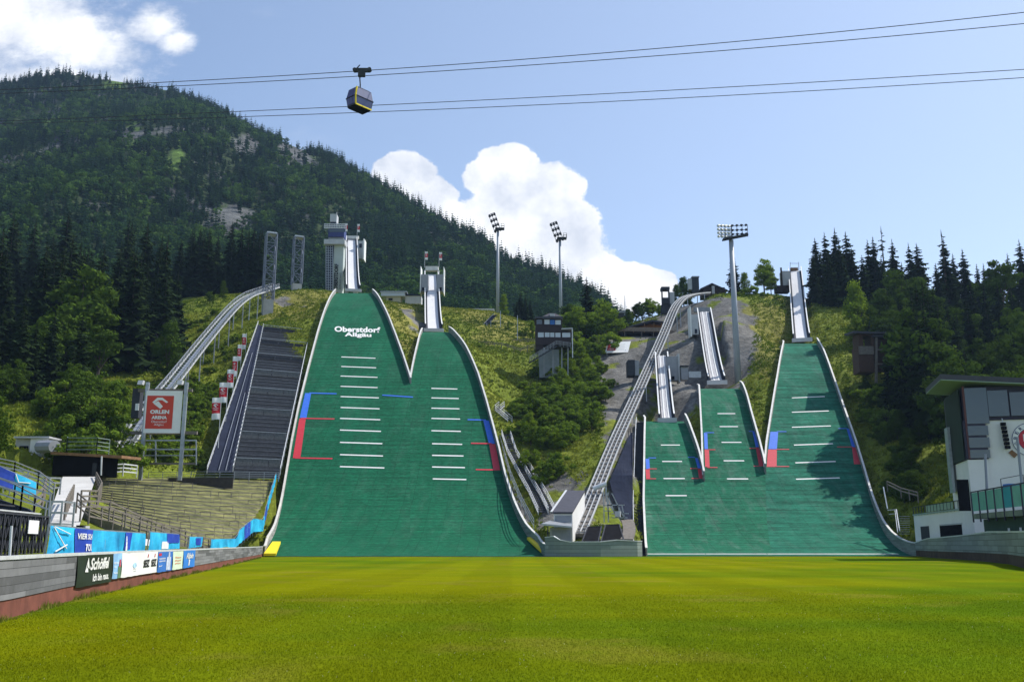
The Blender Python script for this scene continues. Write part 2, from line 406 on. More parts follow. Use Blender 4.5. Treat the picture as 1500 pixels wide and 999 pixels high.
def build_terrain():
    az = np.concatenate([np.arange(-180, -42, 6), np.arange(-42, 42.01, 0.2), np.arange(48, 180, 6)]) * math.pi / 180
    rr = np.concatenate([[3, 8], np.geomspace(14, 110, 40)[:-1], np.linspace(110, 340, 190)[:-1], np.geomspace(340, 5000, 26)])
    A, Rr = np.meshgrid(az, rr); X = np.sin(A) * Rr; Y = np.cos(A) * Rr
    Z = tz_np(X, Y)
    m, n = A.shape
    zz = Z - H; d = Y * CP + zz * SP; ok = d > 5; d = np.where(ok, d, 5)
    px = CX + F * X / d; py = CY - F * (-Y * SP + zz * CP) / d
    rock = np.zeros(A.shape, bool); dry = np.zeros(A.shape, bool)
    jx = (fbm(X, Y, 7, 5) - 0.5) * 46; jy = (fbm(X, Y, 7, 8) - 0.5) * 46
    for p in ROCK: rock |= inpoly(px + jx, py + jy, p)
    for p in DRY: dry |= inpoly(px + jx, py + jy, p)
    rock &= ok & (Rr < 330); dry &= ok
    for k, h in HILL.items():     # keep terrain height below slopes after the noise
        mk = (Y > h.p.Y0) & (Y < h.ytop + 1)
        a = np.interp(Y, *h.l); b = np.interp(Y, *h.r); ins = mk & (X > a - 0.9) & (X < b + 0.9)
        zs = np.interp(Y, np.linspace(h.p.Y0, h.ytop + 1, 300), [h.p.z(q) for q in np.linspace(h.p.Y0, h.ytop + 1, 300)])
        Z = np.where(ins, np.minimum(Z, zs - 0.5), Z)
    t = fbm(X, Y, 14, 21)[..., None]; t2 = fbm(X, Y, 3.0, 31)[..., None]
    g = np.array([0.095, 0.140, 0.012]) * (1 - t) + np.array([0.19, 0.21, 0.026]) * t
    g = g * (0.7 + 0.6 * t2)
    dr = np.array([0.21, 0.20, 0.045]) * (0.75 + 0.5 * t2)
    rk = np.array([0.155, 0.15, 0.14]) * (0.45 + 1.1 * t2)
    g = np.where(dry[..., None], dr, g)
    moss = (fbm(X, Y, 6, 51) > 0.66)
    g = np.where((rock & ~moss)[..., None], rk, g)
    V = np.stack([X, Y, Z], -1).reshape(-1, 3)
    i = np.arange(m - 1)[:, None] * n + np.arange(n)[None]; j = np.arange(m - 1)[:, None] * n + (np.arange(n)[None] + 1) % n
    Fc = np.stack([i, j, j + n, i + n], -1).reshape(-1, 4)
    c = np.array([[0, 0, -0.35]]); 
    o = npmesh('terrain', V, Fc[:, ::-1], M_terr, smooth=True, col=g.reshape(-1, 3))
    tag(o, kind='structure')
    return rock
def mat_attr(name, rough=0.95, nscale=1.2, namt=0.5, bump=0.25, bscale=1.5):
    m = bpy.data.materials.new(name); N, L = nt(m); b = N['Principled BSDF']
    b.inputs['Roughness'].default_value = rough; b.inputs['Specular IOR Level'].default_value = 0.1
    at = N.new('ShaderNodeVertexColor'); at.layer_name = 'Col'
    tc = N.new('ShaderNodeTexCoord'); nz = N.new('ShaderNodeTexNoise'); nz.inputs['Scale'].default_value = nscale; nz.inputs['Detail'].default_value = 8; nz.inputs['Roughness'].default_value = 0.75
    L.new(tc.outputs['Object'], nz.inputs['Vector'])
    mr = N.new('ShaderNodeMapRange'); mr.inputs['From Min'].default_value = 0.3; mr.inputs['From Max'].default_value = 0.7
    mr.inputs['To Min'].default_value = 1 - namt; mr.inputs['To Max'].default_value = 1 + namt
    L.new(nz.outputs['Fac'], mr.inputs['Value'])
    mx = N.new('ShaderNodeMix'); mx.data_type = 'RGBA'; mx.blend_type = 'MULTIPLY'; mx.inputs['Factor'].default_value = 1
    L.new(at.outputs['Color'], mx.inputs['A']); L.new(mr.outputs['Result'], mx.inputs['B']); L.new(mx.outputs['Result'], b.inputs['Base Color'])
    if bump:
        n2 = N.new('ShaderNodeTexNoise'); n2.inputs['Scale'].default_value = bscale; n2.inputs['Detail'].default_value = 8; n2.inputs['Roughness'].default_value = 0.7
        L.new(tc.outputs['Object'], n2.inputs['Vector'])
        bp = N.new('ShaderNodeBump'); bp.inputs['Strength'].default_value = 1; bp.inputs['Distance'].default_value = bump
        L.new(n2.outputs['Fac'], bp.inputs['Height']); L.new(bp.outputs['Normal'], b.inputs['Normal'])
    return m
M_terr = mat_attr('hillside_ground', nscale=0.8, namt=0.55, bump=0.5, bscale=0.9)
build_terrain()

# ------------------------------------------------------------------ lawn
def lawn_col(x, y):
    """worn and lush patches of the pitch (albedo)"""
    big = fbm(x, y, 26, 301, 4); mid = fbm(x * .6, y, 5.5, 311, 4); sm = fbm(x * .7, y, 1.1, 321, 3)
    t = np.clip((big - .5) * 2.6 + (mid - .5) * 1.6 + .42 + np.clip((y - 20) / 160, 0, .35), 0, 1)[..., None]
    lush, worn = np.array([.080, .134, .005]), np.array([.140, .154, .003])
    c = lush * (1 - t) + worn * t
    dry = np.clip((fbm(x, y, 2.6, 341, 4) - .62) * 7, 0, 1)[..., None] * .5
    c = c * (1 - dry) + np.array([.165, .15, .02]) * dry
    stripe = 1 + .05 * np.sign(np.sin(x * 2 * np.pi / 5.2))[..., None]
    return c * (.82 + .20 * mid[..., None] + .22 * sm[..., None]) * stripe
def mat_lawn():
    m = bpy.data.materials.new('mown_grass'); N, L = nt(m); b = N['Principled BSDF']
    b.inputs['Roughness'].default_value = 1.0; b.inputs['Specular IOR Level'].default_value = 0.0
    at = N.new('ShaderNodeVertexColor'); at.layer_name = 'Col'
    tc = N.new('ShaderNodeTexCoord'); n = N.new('ShaderNodeTexNoise'); n.inputs['Scale'].default_value = 9; n.inputs['Detail'].default_value = 8; n.inputs['Roughness'].default_value = .75; L.new(tc.outputs['Object'], n.inputs['Vector'])
    mr = N.new('ShaderNodeMapRange'); mr.inputs['From Min'].default_value = .3; mr.inputs['From Max'].default_value = .7; mr.inputs['To Min'].default_value = .7; mr.inputs['To Max'].default_value = 1.3; L.new(n.outputs['Fac'], mr.inputs[0])
    x = N.new('ShaderNodeMix'); x.data_type = 'RGBA'; x.blend_type = 'MULTIPLY'; x.inputs['Factor'].default_value = 1; L.new(at.outputs['Color'], x.inputs['A']); L.new(mr.outputs[0], x.inputs['B']); L.new(x.outputs['Result'], b.inputs['Base Color'])
    bp = N.new('ShaderNodeBump'); bp.inputs['Distance'].default_value = .03; L.new(n.outputs['Fac'], bp.inputs['Height']); L.new(bp.outputs[0], b.inputs['Normal'])
    return m
M_lawn = mat_lawn()
ysl = np.concatenate([np.arange(-30, 8, 3.0), np.arange(8, 60, .25), np.arange(60, 142.6, .5), [142.6]])
lx = lambda y: interp([p[1] for p in LW], [p[0] for p in LW], y)
rx = lambda y: interp([p[1] for p in RW][::-1], [p[0] for p in RW][::-1], y)
def build_lawn():
    tt = np.linspace(0, 1, 170); a = np.array([lx(y) - .1 for y in ysl]); c = np.array([rx(y) + .1 for y in ysl])
    X = a[:, None] + (c - a)[:, None] * tt[None]; Y = np.repeat(ysl[:, None], len(tt), 1); n = len(tt); m = len(ysl)
    i = np.arange(m - 1)[:, None] * n + np.arange(n - 1)[None]; Fc = np.stack([i, i + 1, i + n + 1, i + n], -1).reshape(-1, 4)
    tag(npmesh('lawn', np.stack([X, Y, X * 0], -1).reshape(-1, 3), Fc, M_lawn, col=lawn_col(X, Y).reshape(-1, 3)), kind='structure')
build_lawn()

# short grass blades near the camera (nobody could count them)
def blades():
    n = 420000
    y = 9.0 + (rng.random(n) ** 1.9) * 34; x = (rng.random(n) * 2 - 1) * (y * 0.60)
    ok = (x > np.interp(y, [p[1] for p in LW], [p[0] for p in LW]) + 0.05) & (x < 28)
    x, y = x[ok], y[ok]; n = len(x)
    a = rng.random(n) * 2 * math.pi; h = rng.uniform(0.010, 0.030, n) * np.clip((44 - y) / 14, .15, 1); w = 0.002 + 0.00022 * y; lean = rng.uniform(0.0, 0.03, n)
    ca, sa = np.cos(a), np.sin(a); b2 = rng.random(n) * 6.28
    V = np.zeros((n, 3, 3))
    V[:, 0] = np.stack([x - ca * w, y - sa * w, np.zeros(n)], 1); V[:, 1] = np.stack([x + ca * w, y + sa * w, np.zeros(n)], 1)
    V[:, 2] = np.stack([x + np.cos(b2) * lean, y + np.sin(b2) * lean, h], 1)
    t = rng.random((n, 1)); c = lawn_col(x, y) * (.92 + .5 * t)
    fl = rng.random(n) < .004; c[fl] = np.array([.5, .5, .35])      # clover heads and dry tips
    # taller weeds along the foot of the left wall
    k = 5200; yw = 14 + rng.random(k) ** 1.3 * 112; xw = np.interp(yw, [p[1] for p in LW], [p[0] for p in LW]) + .03 + rng.random(k) ** 2 * .22; clump = fbm(xw, yw, 1.5, 401, 2)
    hw_ = rng.uniform(.03, .20, k) * np.clip((clump - .35) * 4, .12, 1.3); aw = rng.random(k) * 6.28; ww = rng.uniform(.006, .018, k) * (1 + yw / 60)
    Vw = np.zeros((k, 3, 3)); Vw[:, 0] = np.stack([xw - np.cos(aw) * ww, yw - np.sin(aw) * ww, 0 * xw], 1); Vw[:, 1] = np.stack([xw + np.cos(aw) * ww, yw + np.sin(aw) * ww, 0 * xw], 1); Vw[:, 2] = np.stack([xw + rng.normal(size=k) * .04, yw + rng.normal(size=k) * .04, hw_], 1)
    tw_ = rng.random((k, 1)); cw = np.array([.10, .16, .01]) * (1 - tw_) + np.array([.24, .22, .06]) * tw_
    V = np.concatenate([V, Vw]); c = np.concatenate([c, cw]); n = len(V)
    o = npmesh('lawn_grass', V.reshape(-1, 3), np.arange(n * 3).reshape(-1, 3), mat_leafattr('grass_blade'), col=np.repeat(c, 3, 0))
    tag(o, kind='stuff')
def mat_leafattr(name, trans=0.35):
    m = bpy.data.materials.new(name); N, L = nt(m); N.remove(N['Principled BSDF'])
    at = N.new('ShaderNodeVertexColor'); at.layer_name = 'Col'
    d = N.new('ShaderNodeBsdfDiffuse'); t = N.new('ShaderNodeBsdfTranslucent'); mx = N.new('ShaderNodeMixShader'); mx.inputs[0].default_value = trans
    L.new(at.outputs['Color'], d.inputs['Color']); L.new(at.outputs['Color'], t.inputs['Color'])
    L.new(d.outputs[0], mx.inputs[1]); L.new(t.outputs[0], mx.inputs[2]); L.new(mx.outputs[0], N['Material Output'].inputs['Surface'])
    return m
blades()

# ------------------------------------------------------------------ landing slopes
def mat_turf(name, base, worn=0.25, band=0.35, bsize=(0.35, 1.3)):
    m = bpy.data.materials.new(name); N, L = nt(m); b = N['Principled BSDF']
    b.inputs['Roughness'].default_value = 0.9; b.inputs['Specular IOR Level'].default_value = 0.08
    tc = N.new('ShaderNodeTexCoord')
    def noise(scale, det, st):
        mp = N.new('ShaderNodeMapping'); mp.inputs['Scale'].default_value = st; L.new(tc.outputs['Object'], mp.inputs[0])
        n = N.new('ShaderNodeTexNoise'); n.inputs['Scale'].default_value = scale; n.inputs['Detail'].default_value = det; n.inputs['Roughness'].default_value = 0.7
        L.new(mp.outputs[0], n.inputs['Vector']); return n.outputs['Fac']
    rows = noise(1.0, 3, (0.10, bsize[1], 0.4)); fine = noise(1.0, 6, (1.2, 3.5, 1.0)); wide = noise(0.09, 5, (1.6, 0.5, 0.5)); wear = noise(0.45, 7, (0.8, 0.25, 0.2))
    def ramp(f, lo, hi, a=0.3, z=0.7):
        mr = N.new('ShaderNodeMapRange'); mr.inputs['From Min'].default_value = a; mr.inputs['From Max'].default_value = z; mr.inputs['To Min'].default_value = lo; mr.inputs['To Max'].default_value = hi
        L.new(f, mr.inputs[0]); return mr.outputs[0]
    def mul(c, f):
        x = N.new('ShaderNodeMix'); x.data_type = 'RGBA'; x.blend_type = 'MULTIPLY'; x.inputs['Factor'].default_value = 1
        L.new(c, x.inputs['A']); L.new(f, x.inputs['B']); return x.outputs['Result']
    mx = N.new('ShaderNodeMix'); mx.data_type = 'RGBA'; mx.inputs['A'].default_value = tuple(base) + (1,)
    mx.inputs['B'].default_value = tuple(x * 0.8 + 0.05 for x in base) + (1,)
    L.new(ramp(wear, 0.0, worn * 2, 0.48, 0.75), mx.inputs['Factor'])
    c = mul(mx.outputs['Result'], ramp(rows, 1 - band, 1 + band)); c = mul(c, ramp(fine, 0.58, 1.38)); c = mul(c, ramp(wide, 0.82, 1.18))
    sp_ = N.new('ShaderNodeSeparateXYZ'); L.new(tc.outputs['Object'], sp_.inputs[0])
    for ax, per, wd in ((1, 1.35, .16), (0, 3.2, .03)):
        dv = N.new('ShaderNodeMath'); dv.operation = 'DIVIDE'; dv.inputs[1].default_value = per; L.new(sp_.outputs[ax], dv.inputs[0])
        wv = N.new('ShaderNodeMath'); wv.operation = 'MULTIPLY_ADD'; wv.inputs[1].default_value = .35; L.new(wear, wv.inputs[0]); L.new(dv.outputs[0], wv.inputs[2])
        fr = N.new('ShaderNodeMath'); fr.operation = 'FRACT'; L.new(wv.outputs[0], fr.inputs[0]); lt = N.new('ShaderNodeMath'); lt.operation = 'LESS_THAN'; lt.inputs[1].default_value = wd; L.new(fr.outputs[0], lt.inputs[0])
        c = mul(c, ramp(lt.outputs[0], 1.0, .74, 0, 1))
    L.new(c, b.inputs['Base Color'])
    bp = N.new('ShaderNodeBump'); bp.inputs['Distance'].default_value = 0.08; L.new(fine, bp.inputs['Height']); L.new(bp.outputs[0], b.inputs['Normal'])
    return m
M_turfA = mat_turf('green_plastic_matting', (0.008, 0.104, 0.052), 0.2, 0.24, (.35, 2.0))
M_turfC = mat_turf('worn_green_matting', (0.014, 0.122, 0.067), 0.8, 0.3, (.35, 2.0))
M_turfE = mat_turf('banded_green_matting', (0.016, 0.128, 0.080), 0.35, 0.42, (0.3, 0.8))
HILLTXT = {'A': ('wide dark green landing slope of the tallest ski jump, far left', M_turfA),
      'B': ('green landing slope right beside the one lettered with the place name', M_turfA),
      'C': ('shortest and lowest green landing slope, next to the centre shed', M_turfC),
      'D': ('middle slope of the three smaller green landing slopes', M_turfC),
      'E': ('banded green landing slope at far right half under tree shadow', M_turfE)}
def border(h, side, ya, yb, hgt, parent, m=None, w=0.22, drop=1.6):
    """board wall along an edge with a pale cap rail"""
    Ys = np.arange(ya, yb, 2.2).tolist() + [yb]
    sg = -1 if side == 'l' else 1
    bm_, cap = MB(), MB(); rows = []; 
    for Y in Ys:
        x = hx(h, side, Y); z = h.p.z(Y); e = min(1.0, 0.35 + (Y - ya) / 10)
        hh = hgt
        rows.append((x, Y, z, hh))
    sec = [[Vector((x, Y, z - drop)), Vector((x, Y, z + hh)), Vector((x + sg * w, Y, z + hh)), Vector((x + sg * w, Y, z - drop - 0.8))] for x, Y, z, hh in rows]
    for a, c in zip(sec[:-1], sec[1:]):
        for i in range(3): bm_.quad(a[i], c[i], c[i+1], a[i+1]) if sg > 0 else bm_.quad(a[i+1], c[i+1], c[i], a[i])
    for s_ in (sec[0], sec[-1]): bm_.quad(*s_)
    o = bm_.build('border_wall', m or M_wood, parent)
    cs = [[Vector((x - sg * 0.07, Y, z + hh)), Vector((x + sg * (w + 0.07), Y, z + hh)), Vector((x + sg * (w + 0.07), Y, z + hh + 0.14)), Vector((x - sg * 0.07, Y, z + hh + 0.14))] for x, Y, z, hh in rows]
    for a, c in zip(cs[:-1], cs[1:]):
        for i in range(4): cap.quad(a[i], c[i], c[(i+1) % 4], a[(i+1) % 4])
    cap.quad(*cs[0]); cap.quad(*cs[-1])
    cap.build('cap_rail', M_offwhite, o)
    return o
def strip(k, corners, name, m, parent, off=0.05, n=6, mm=8, inset=None):
    """flat marking lying on a slope; corners in photo pixels: top-left, top-right, bottom-right, bottom-left"""
    p = HILL[k].p; a, b_, c, d = [Vector((q[0], q[1], 0)) for q in corners]; bb = MB()
    bb.grid([[p.hit_n(*(a.lerp(b_, j / mm).lerp(d.lerp(c, j / mm), i / n))[:2], off) for j in range(mm + 1)] for i in range(n + 1)])
    return bb.build(name, m, parent)
def hline(k, x0, x1, y0, y1, parent, m=None, name='distance_line', w=0.42, off=0.05):
    p = HILL[k].p; bb = MB(); lo, hi = [], []
    for i in range(9):
        t = i / 8; q = p.hit_n(lerp(x0, x1, t), lerp(y0, y1, t), off); s_ = p.slope(q.y); u = Vector((0, 1, s_)).normalized() * (w / 2)
        lo.append(q - u); hi.append(q + u)
    bb.grid([lo, hi]); return bb.build(name, m or M_white, parent)
for k, h in HILL.items():
    root = thing('landing_slope', HILLTXT[k][0], 'ski jump slope', (hx(h, 'l', h.p.Y0 + 1), h.p.Y0, 0.0), 'green landing slopes'); h.root = root
    bb = MB(); Ys = np.concatenate([np.linspace(h.p.Y0, h.ytop, 70), [h.ytop + 1.2]])
    bb.grid([[Vector((lerp(hx(h, 'l', Y), hx(h, 'r', Y), t), Y, h.p.z(Y))) for t in np.linspace(0, 1, 13)] for Y in Ys])
    bb.build('turf_mat', HILLTXT[k][1], root, smooth=True)
    bb = MB(); bb.box(hx(h, 'l', h.p.Y0) - .1, hx(h, 'r', h.p.Y0) + .1, h.p.Y0 - .16, h.p.Y0 - .002, -.05, .07); bb.build('edge_board', M_post, root)
    bb = MB(); bb.box(hx(h, 'l', h.ytop) - 0.2, hx(h, 'r', h.ytop) + 0.2, h.ytop + 1.3, h.ytop + 7, h.p.z(h.ytop) - 1.5, h.p.z(h.ytop) + 0.25); bb.build('take_off_table', M_conc, root)
yV = {'AB': PA.hit(601, 562).y, 'CD': PC.hit(1031, 703).y, 'DE': PD.hit(1121, 692).y}
hA, hB, hC, hD, hE = [HILL[c] for c in 'ABCDE']
border(hA, 'l', 139.5, hA.ytop, 1.35, hA.root); border(hA, 'r', yV['AB'], hA.ytop, 1.35, hA.root)
border(hB, 'l', yV['AB'] + 0.4, hB.ytop, 1.2, hB.root); border(hB, 'r', 138.3, hB.ytop, 1.6, hB.root, M_woodshade)
border(hC, 'l', 142.2, hC.ytop + 2, 1.1, hC.root); border(hC, 'r', yV['CD'] - 0.5, hC.ytop, 1.9, hC.root, M_woodshade)
border(hD, 'l', yV['CD'], hD.ytop + 2, 1.0, hD.root); border(hD, 'r', yV['DE'] - 0.5, hD.ytop, 1.9, hD.root, M_woodshade)
border(hE, 'l', yV['DE'], hE.ytop, 1.1, hE.root); border(hE, 'r', 143, hE.ytop, 1.8, hE.root, M_woodshade)
for y, x0, x1 in ((523,500,550),(537,500,551),(551,499,553),(566,499,553),(581,499,555),(597,499,556),(613,498,557),(630,498,558),(648,498,560),(666,498,561),(683.5,498,563)): hline('A', x0, x1, y, y + 2, hA.root)
for y, x0, x1 in ((569,632,670),(583,632,672),(598,632,673),(613,632,674),(631,632,675),(650,633,677),(667,633,679),(684,633,681),(701.5,634,683)): hline('B', x0, x1, y, y + 1, hB.root)
for y, x0, x1 in ((652,968,996),(676,970,999),(701,972,1003),(726,975,1006)): hline('C', x0, x1, y, y, hC.root, w=0.36)
for y, x0, x1 in ((606,1051,1077),(625,1054,1081),(648,1057,1086),(675,1060,1090),(701.5,1065,1096)): hline('D', x0, x1, y, y, hD.root, w=0.36)
for y, x0, x1 in ((583,1160,1208),(604,1160,1214),(626,1160,1217),(652,1163,1220),(678,1165,1224),(702,1166,1230)): hline('E', x0, x1, y, y - 2, hE.root, w=0.36)
strip('A', [(447,576),(456,576),(449,612),(439,612)], 'blue_zone', M_blue, hA.root); strip('A', [(438.5,613),(448,613),(440,671),(429,671)], 'red_zone', M_red, hA.root)
hline('A', 453, 493, 576, 577, hA.root, M_blue, 'blue_line', 0.5, 0.08); hline('A', 560, 605, 579, 582, hA.root, M_blue, 'blue_line', 0.5, 0.08)
hline('A', 441, 490, 613, 614, hA.root, M_red, 'red_line', 0.5, 0.08); hline('A', 432, 487, 671, 672, hA.root, M_red, 'red_line', 0.5, 0.08)
strip('B', [(708,616),(716,616),(725,650),(716,650)], 'blue_zone', M_blue, hB.root); strip('B', [(716.5,650.5),(725.5,650.5),(733,689),(723,689)], 'red_zone', M_red, hB.root)
hline('B', 685, 712, 615, 615.5, hB.root, M_blue, 'blue_line', 0.5, 0.08); hline('B', 690, 720, 649.5, 650, hB.root, M_red, 'red_line', 0.5, 0.08); hline('B', 697, 729, 688, 688.5, hB.root, M_red, 'red_line', 0.5, 0.08)
for k, L_, sx in (('C', [(945.5,951,672,687,'b'), (945.5,951.5,687.5,702,'r')], 0), ('D', [(1031,1036,634,658,'b'), (1032,1038.5,658.5,684,'r')], 0)):
    for x0, x1, y0, y1, c in L_: strip(k, [(x0,y0),(x1,y0),(x1+1,y1),(x0+1,y1)], 'blue_zone' if c == 'b' else 'red_zone', M_blue if c == 'b' else M_red, HILL[k].root)
strip('E', [(1128.5,632.5),(1140,632.5),(1138,658),(1125.5,658)], 'blue_zone', M_blue, hE.root); strip('E', [(1125,658.5),(1138,658.5),(1137.5,684),(1123,684)], 'red_zone', M_red, hE.root)
strip('E', [(1240,628),(1244,628),(1253,655),(1248,655)], 'blue_zone', M_blue, hE.root); strip('E', [(1248,655.5),(1253,655.5),(1261,680),(1251,680)], 'red_zone', M_red, hE.root)
strip('C', [(1018,671),(1022,671),(1027,686),(1022,686)], 'blue_zone', M_blue, hC.root); strip('C', [(1022,686.5),(1027,686.5),(1031,701),(1024,701)], 'red_zone', M_red, hC.root)
strip('D', [(1102,632),(1105,632),(1112,655),(1107,655)], 'blue_zone', M_blue, hD.root); strip('D', [(1107,655.5),(1112,655.5),(1120,683),(1112,683)], 'red_zone', M_red, hD.root)
for k, x0, x1, y, m in (('C',950,961,671,'b'),('C',1008,1018,670,'b'),('C',950,962,687,'r'),('C',1011,1022,686.5,'r'),('C',950,961,701.5,'r'),('C',1013,1023,701,'r'),('D',1033,1046,634,'b'),('D',1097,1104,632,'b'),('D',1037,1048,659,'r'),('D',1098,1108,657,'r'),('D',1036,1051,685,'r'),('D',1104,1114,683,'r'),('E',1138,1152,632.5,'b'),('E',1228,1241,628,'b'),('E',1137,1156,658.5,'r'),('E',1226,1249,655,'r'),('E',1136,1156,683.5,'r')):
    hline(k, x0, x1, y, y, HILL[k].root, M_blue if m == 'b' else M_red, 'blue_line' if m == 'b' else 'red_line', 0.3, 0.08)
for k, x0, x1 in (('C', 945, 1033), ('D', 1034, 1123), ('E', 1124, 1316)): hline(k, x0, x1, 811.5, 811.5, HILL[k].root, M_offwhite, 'base_line', 0.9)
text('lettering', 'Oberstdorf', None, None, None, 1, 1, M_white, hA.root, fn=lambda u, v: PA.hit_n(490 + 67 * u, 486.2 + 1.5 * u - 8.0 * v, 0.06), bold=0.035)
text('lettering', 'Allgäu', None, None, None, 1, 1, M_white, hA.root, fn=lambda u, v: PA.hit_n(505 + 39 * u, 494.6 + 1.0 * u - 7.4 * v, 0.06), bold=0.035)
# yellow crash pads where the outer borders meet the grass
def pad(pts, label):
    bb = MB(); p3 = [PA.hit_n(x, y, 0.10) for x, y in pts]; bb.prism(p3, (0, 0, 0.35)); tag(bb.build('crash_pad', M_yellow), label, 'crash pad', 'yellow crash pads')
pad([(386,815),(404,815),(411,797),(399,797)], 'yellow slanted crash pad at the left foot of the widest slope')
pad([(778,790),(772,791),(792,810),(812,812),(804,808)], 'narrow yellow crash pad at foot of slope beside the shed wall')
# ------------------------------------------------------------------ in-run ramps
def inrun(label, bot, top, width, Yb, Yt, m_track, hw=1.1, drop=2.2, legs=3, rails=False, curve=0.16):
    """bot/top: (px,py) of the track centre"""
    a, b = P(bot[0], bot[1], Yb), P(top[0], top[1], Yt)
    root = thing('inrun_ramp', label, 'ski jump ramp', (a.x, a.y, tz(a.x, a.y)), 'in-run ramps above the landing slopes')
    n = 18; cl = []
    L = (b - a).length
    for i in range(n + 1):
        t = i / n; p = a.lerp(b, t); p.z -= curve * L * 0.25 * (4 * t * (1 - t)) * (1.2 - t)   # concave
        cl.append(p)
    side = Vector((b.y - a.y, a.x - b.x, 0)).normalized(); w2 = width / 2
    tw = w2 * .74; tr = MB(); tr.grid([[p - side * tw, p - side * tw * 0.33, p + side * tw * 0.33, p + side * tw] for p in cl]); tr.build('track', m_track, root)
    if rails:
        for s_ in (-0.16, 0.16):
            g = MB(); g.path([p + side * width * s_ + Vector((0, 0, 0.06)) for p in cl], 0.28, 0.1); g.build('ski_groove', M_white, root)
    dk = MB()
    for p, q in zip(cl[:-1], cl[1:]):
        lo = [p - side * (w2 + .3) - Vector((0,0,.7)), p + side * (w2 + .3) - Vector((0,0,.7)), q + side * (w2 + .3) - Vector((0,0,.7)), q - side * (w2 + .3) - Vector((0,0,.7))]
        dk.hexa(lo, [v + Vector((0, 0, .66)) for v in lo])
    dk.build('deck', M_dsteel, root)
    for s_ in (-1, 1):
        wl, cp = MB(), MB()
        for p, q in zip(cl[:-1], cl[1:]):
            o = side * s_ * (w2 + 0.06); t_ = side * s_ * 0.16; dn = Vector((0, 0, -0.5)); up = Vector((0, 0, hw))
            lo = [p + o + dn, p + o + t_ + dn, q + o + t_ + dn, q + o + dn]
            if s_ < 0: lo = lo[::-1]
            wl.hexa(lo, [v + Vector((0, 0, hw + 0.5)) for v in lo])
            cp.beam(p + o + t_ * .5 + up + Vector((0,0,.07)), q + o + t_ * .5 + up + Vector((0,0,.07)), 0.30, 0.14)
        w_ = wl.build('side_wall', M_navy, root); cp.build('cap_rail', M_white, w_)
    for i in range(legs):
        t = (i + 0.7) / legs; p = a.lerp(b, t); k = min(n, int(t * n)); p = cl[k]
        for s_ in (-1, 1):
            q = p + side * s_ * w2 * 0.8; g = tz(q.x, q.y); 
            if q.z - 0.8 - g > 0.4: l = MB(); l.beam((q.x, q.y, g - 1), (q.x, q.y, q.z - 0.7), 0.6, 0.6); l.build('support_leg', M_conc, root)
    # take-off edge
    e = MB(); e.obox(cl[0] - side * (w2 + .6) - Vector((0, .5, .9)), side * (width + 1.2), (0, .6, 0), (0, 0, 1.0)); e.build('take_off_edge', M_lgrey, root)
    return root, cl, side
def pbox(bb, px0, px1, py0, py1, Y, depth, z0=None):
    """box whose front face fills the pixel rectangle at distance Y"""
    pm = (py0 + py1) / 2; a, b = P(px0, pm, Y), P(px1, pm, Y); zt, zb = PZ(750, py0, Y), PZ(750, py1, Y)
    if z0 is not None: zb = z0
    bb.box(a.x, b.x, Y, Y + depth, zb, zt); return bb
def pole_flag(label, px, ytop, ybot, Y, flag_h, flag_w, side, name='flag', parent=None, ext=0, group=None):
    a, b = P(px, ybot, Y), P(px, ytop, Y); b.x = a.x
    root = thing('flagpole', label, 'flag', (a.x, a.y, min(a.z, a.z - ext)), group)
    t = MB(); t.tube((a.x, a.y, a.z - ext), b, 0.07, 0.05, 8); t.build('pole', M_steelw, root)
    n = 10; h = flag_h; w = flag_w; rows = []
    for z0, z1, m, nm in ((0, .24, M_white, 'white_band'), (.24, .72, M_flagred, 'red_panel'), (.72, 1, M_white, 'white_band')):
        bb = MB(); bb.grid([[Vector((a.x + side * (0.08 + w * j / n), a.y + 0.12 * w * math.sin(j / n * 5 + zz * 3), b.z - 0.15 - zz * h - 0.05 * w * (j / n) ** 2)) for j in range(n + 1)] for zz in np.linspace(z0, z1, 6)])
        bb.build(nm, m, root)
    # swoosh mark on the red part
    if flag_w > 0.8:
        bb = MB(); cx = a.x + side * (0.08 + w * 0.5); zc = b.z - 0.15 - 0.38 * h
        emblem(bb, Vector((cx, a.y - 0.14 * w - 0.05, zc)), Vector((1, 0, 0)), Vector((0, 0, 1)), w * 0.62); bb.build('emblem', M_white, root)
        for q, ww in ((0.53, 0.66), (0.60, 0.5)):
            text('lettering', 'ORLEN' if q < .55 else 'ARENA', (cx - w * ww / 2, a.y - 0.14 * w - 0.05, b.z - 0.15 - q * h), (1, 0, 0), (0, 0, 1), w * ww, h * 0.045, M_white, root, bold=0.02)
    return root
def emblem(bb, c, r, u, s):
    """stylised eagle-head mark: two bent bars"""
    def q(x, y): return c + r * (x * s) + u * (y * s)
    bb.add([q(*p) for p in ((-.5,.05),(-.2,.36),(.12,.36),(.5,.08),(.38,.02),(.12,.2),(-.12,.2),(-.38,0))], [(0,1,6,7),(1,2,5,6),(2,3,4,5)])
    bb.add([q(*p) for p in ((-.42,-.02),(-.12,.14),(.18,-.2),(.04,-.36))], [(0,1,2,3)])
M_flagred = mat('flag_red', (0.55, 0.025, 0.035), 0.8, 0.1, 1.0)
M_track = mat('white_track', (0.66, 0.66, 0.67), 0.5, 0.08, 0.5, stretch=(4, 0.4, 0.4))
M_trackw = mat('worn_white_track', (0.45, 0.44, 0.45), 0.5, 0.3, 0.8, stretch=(6, 0.25, 0.25))

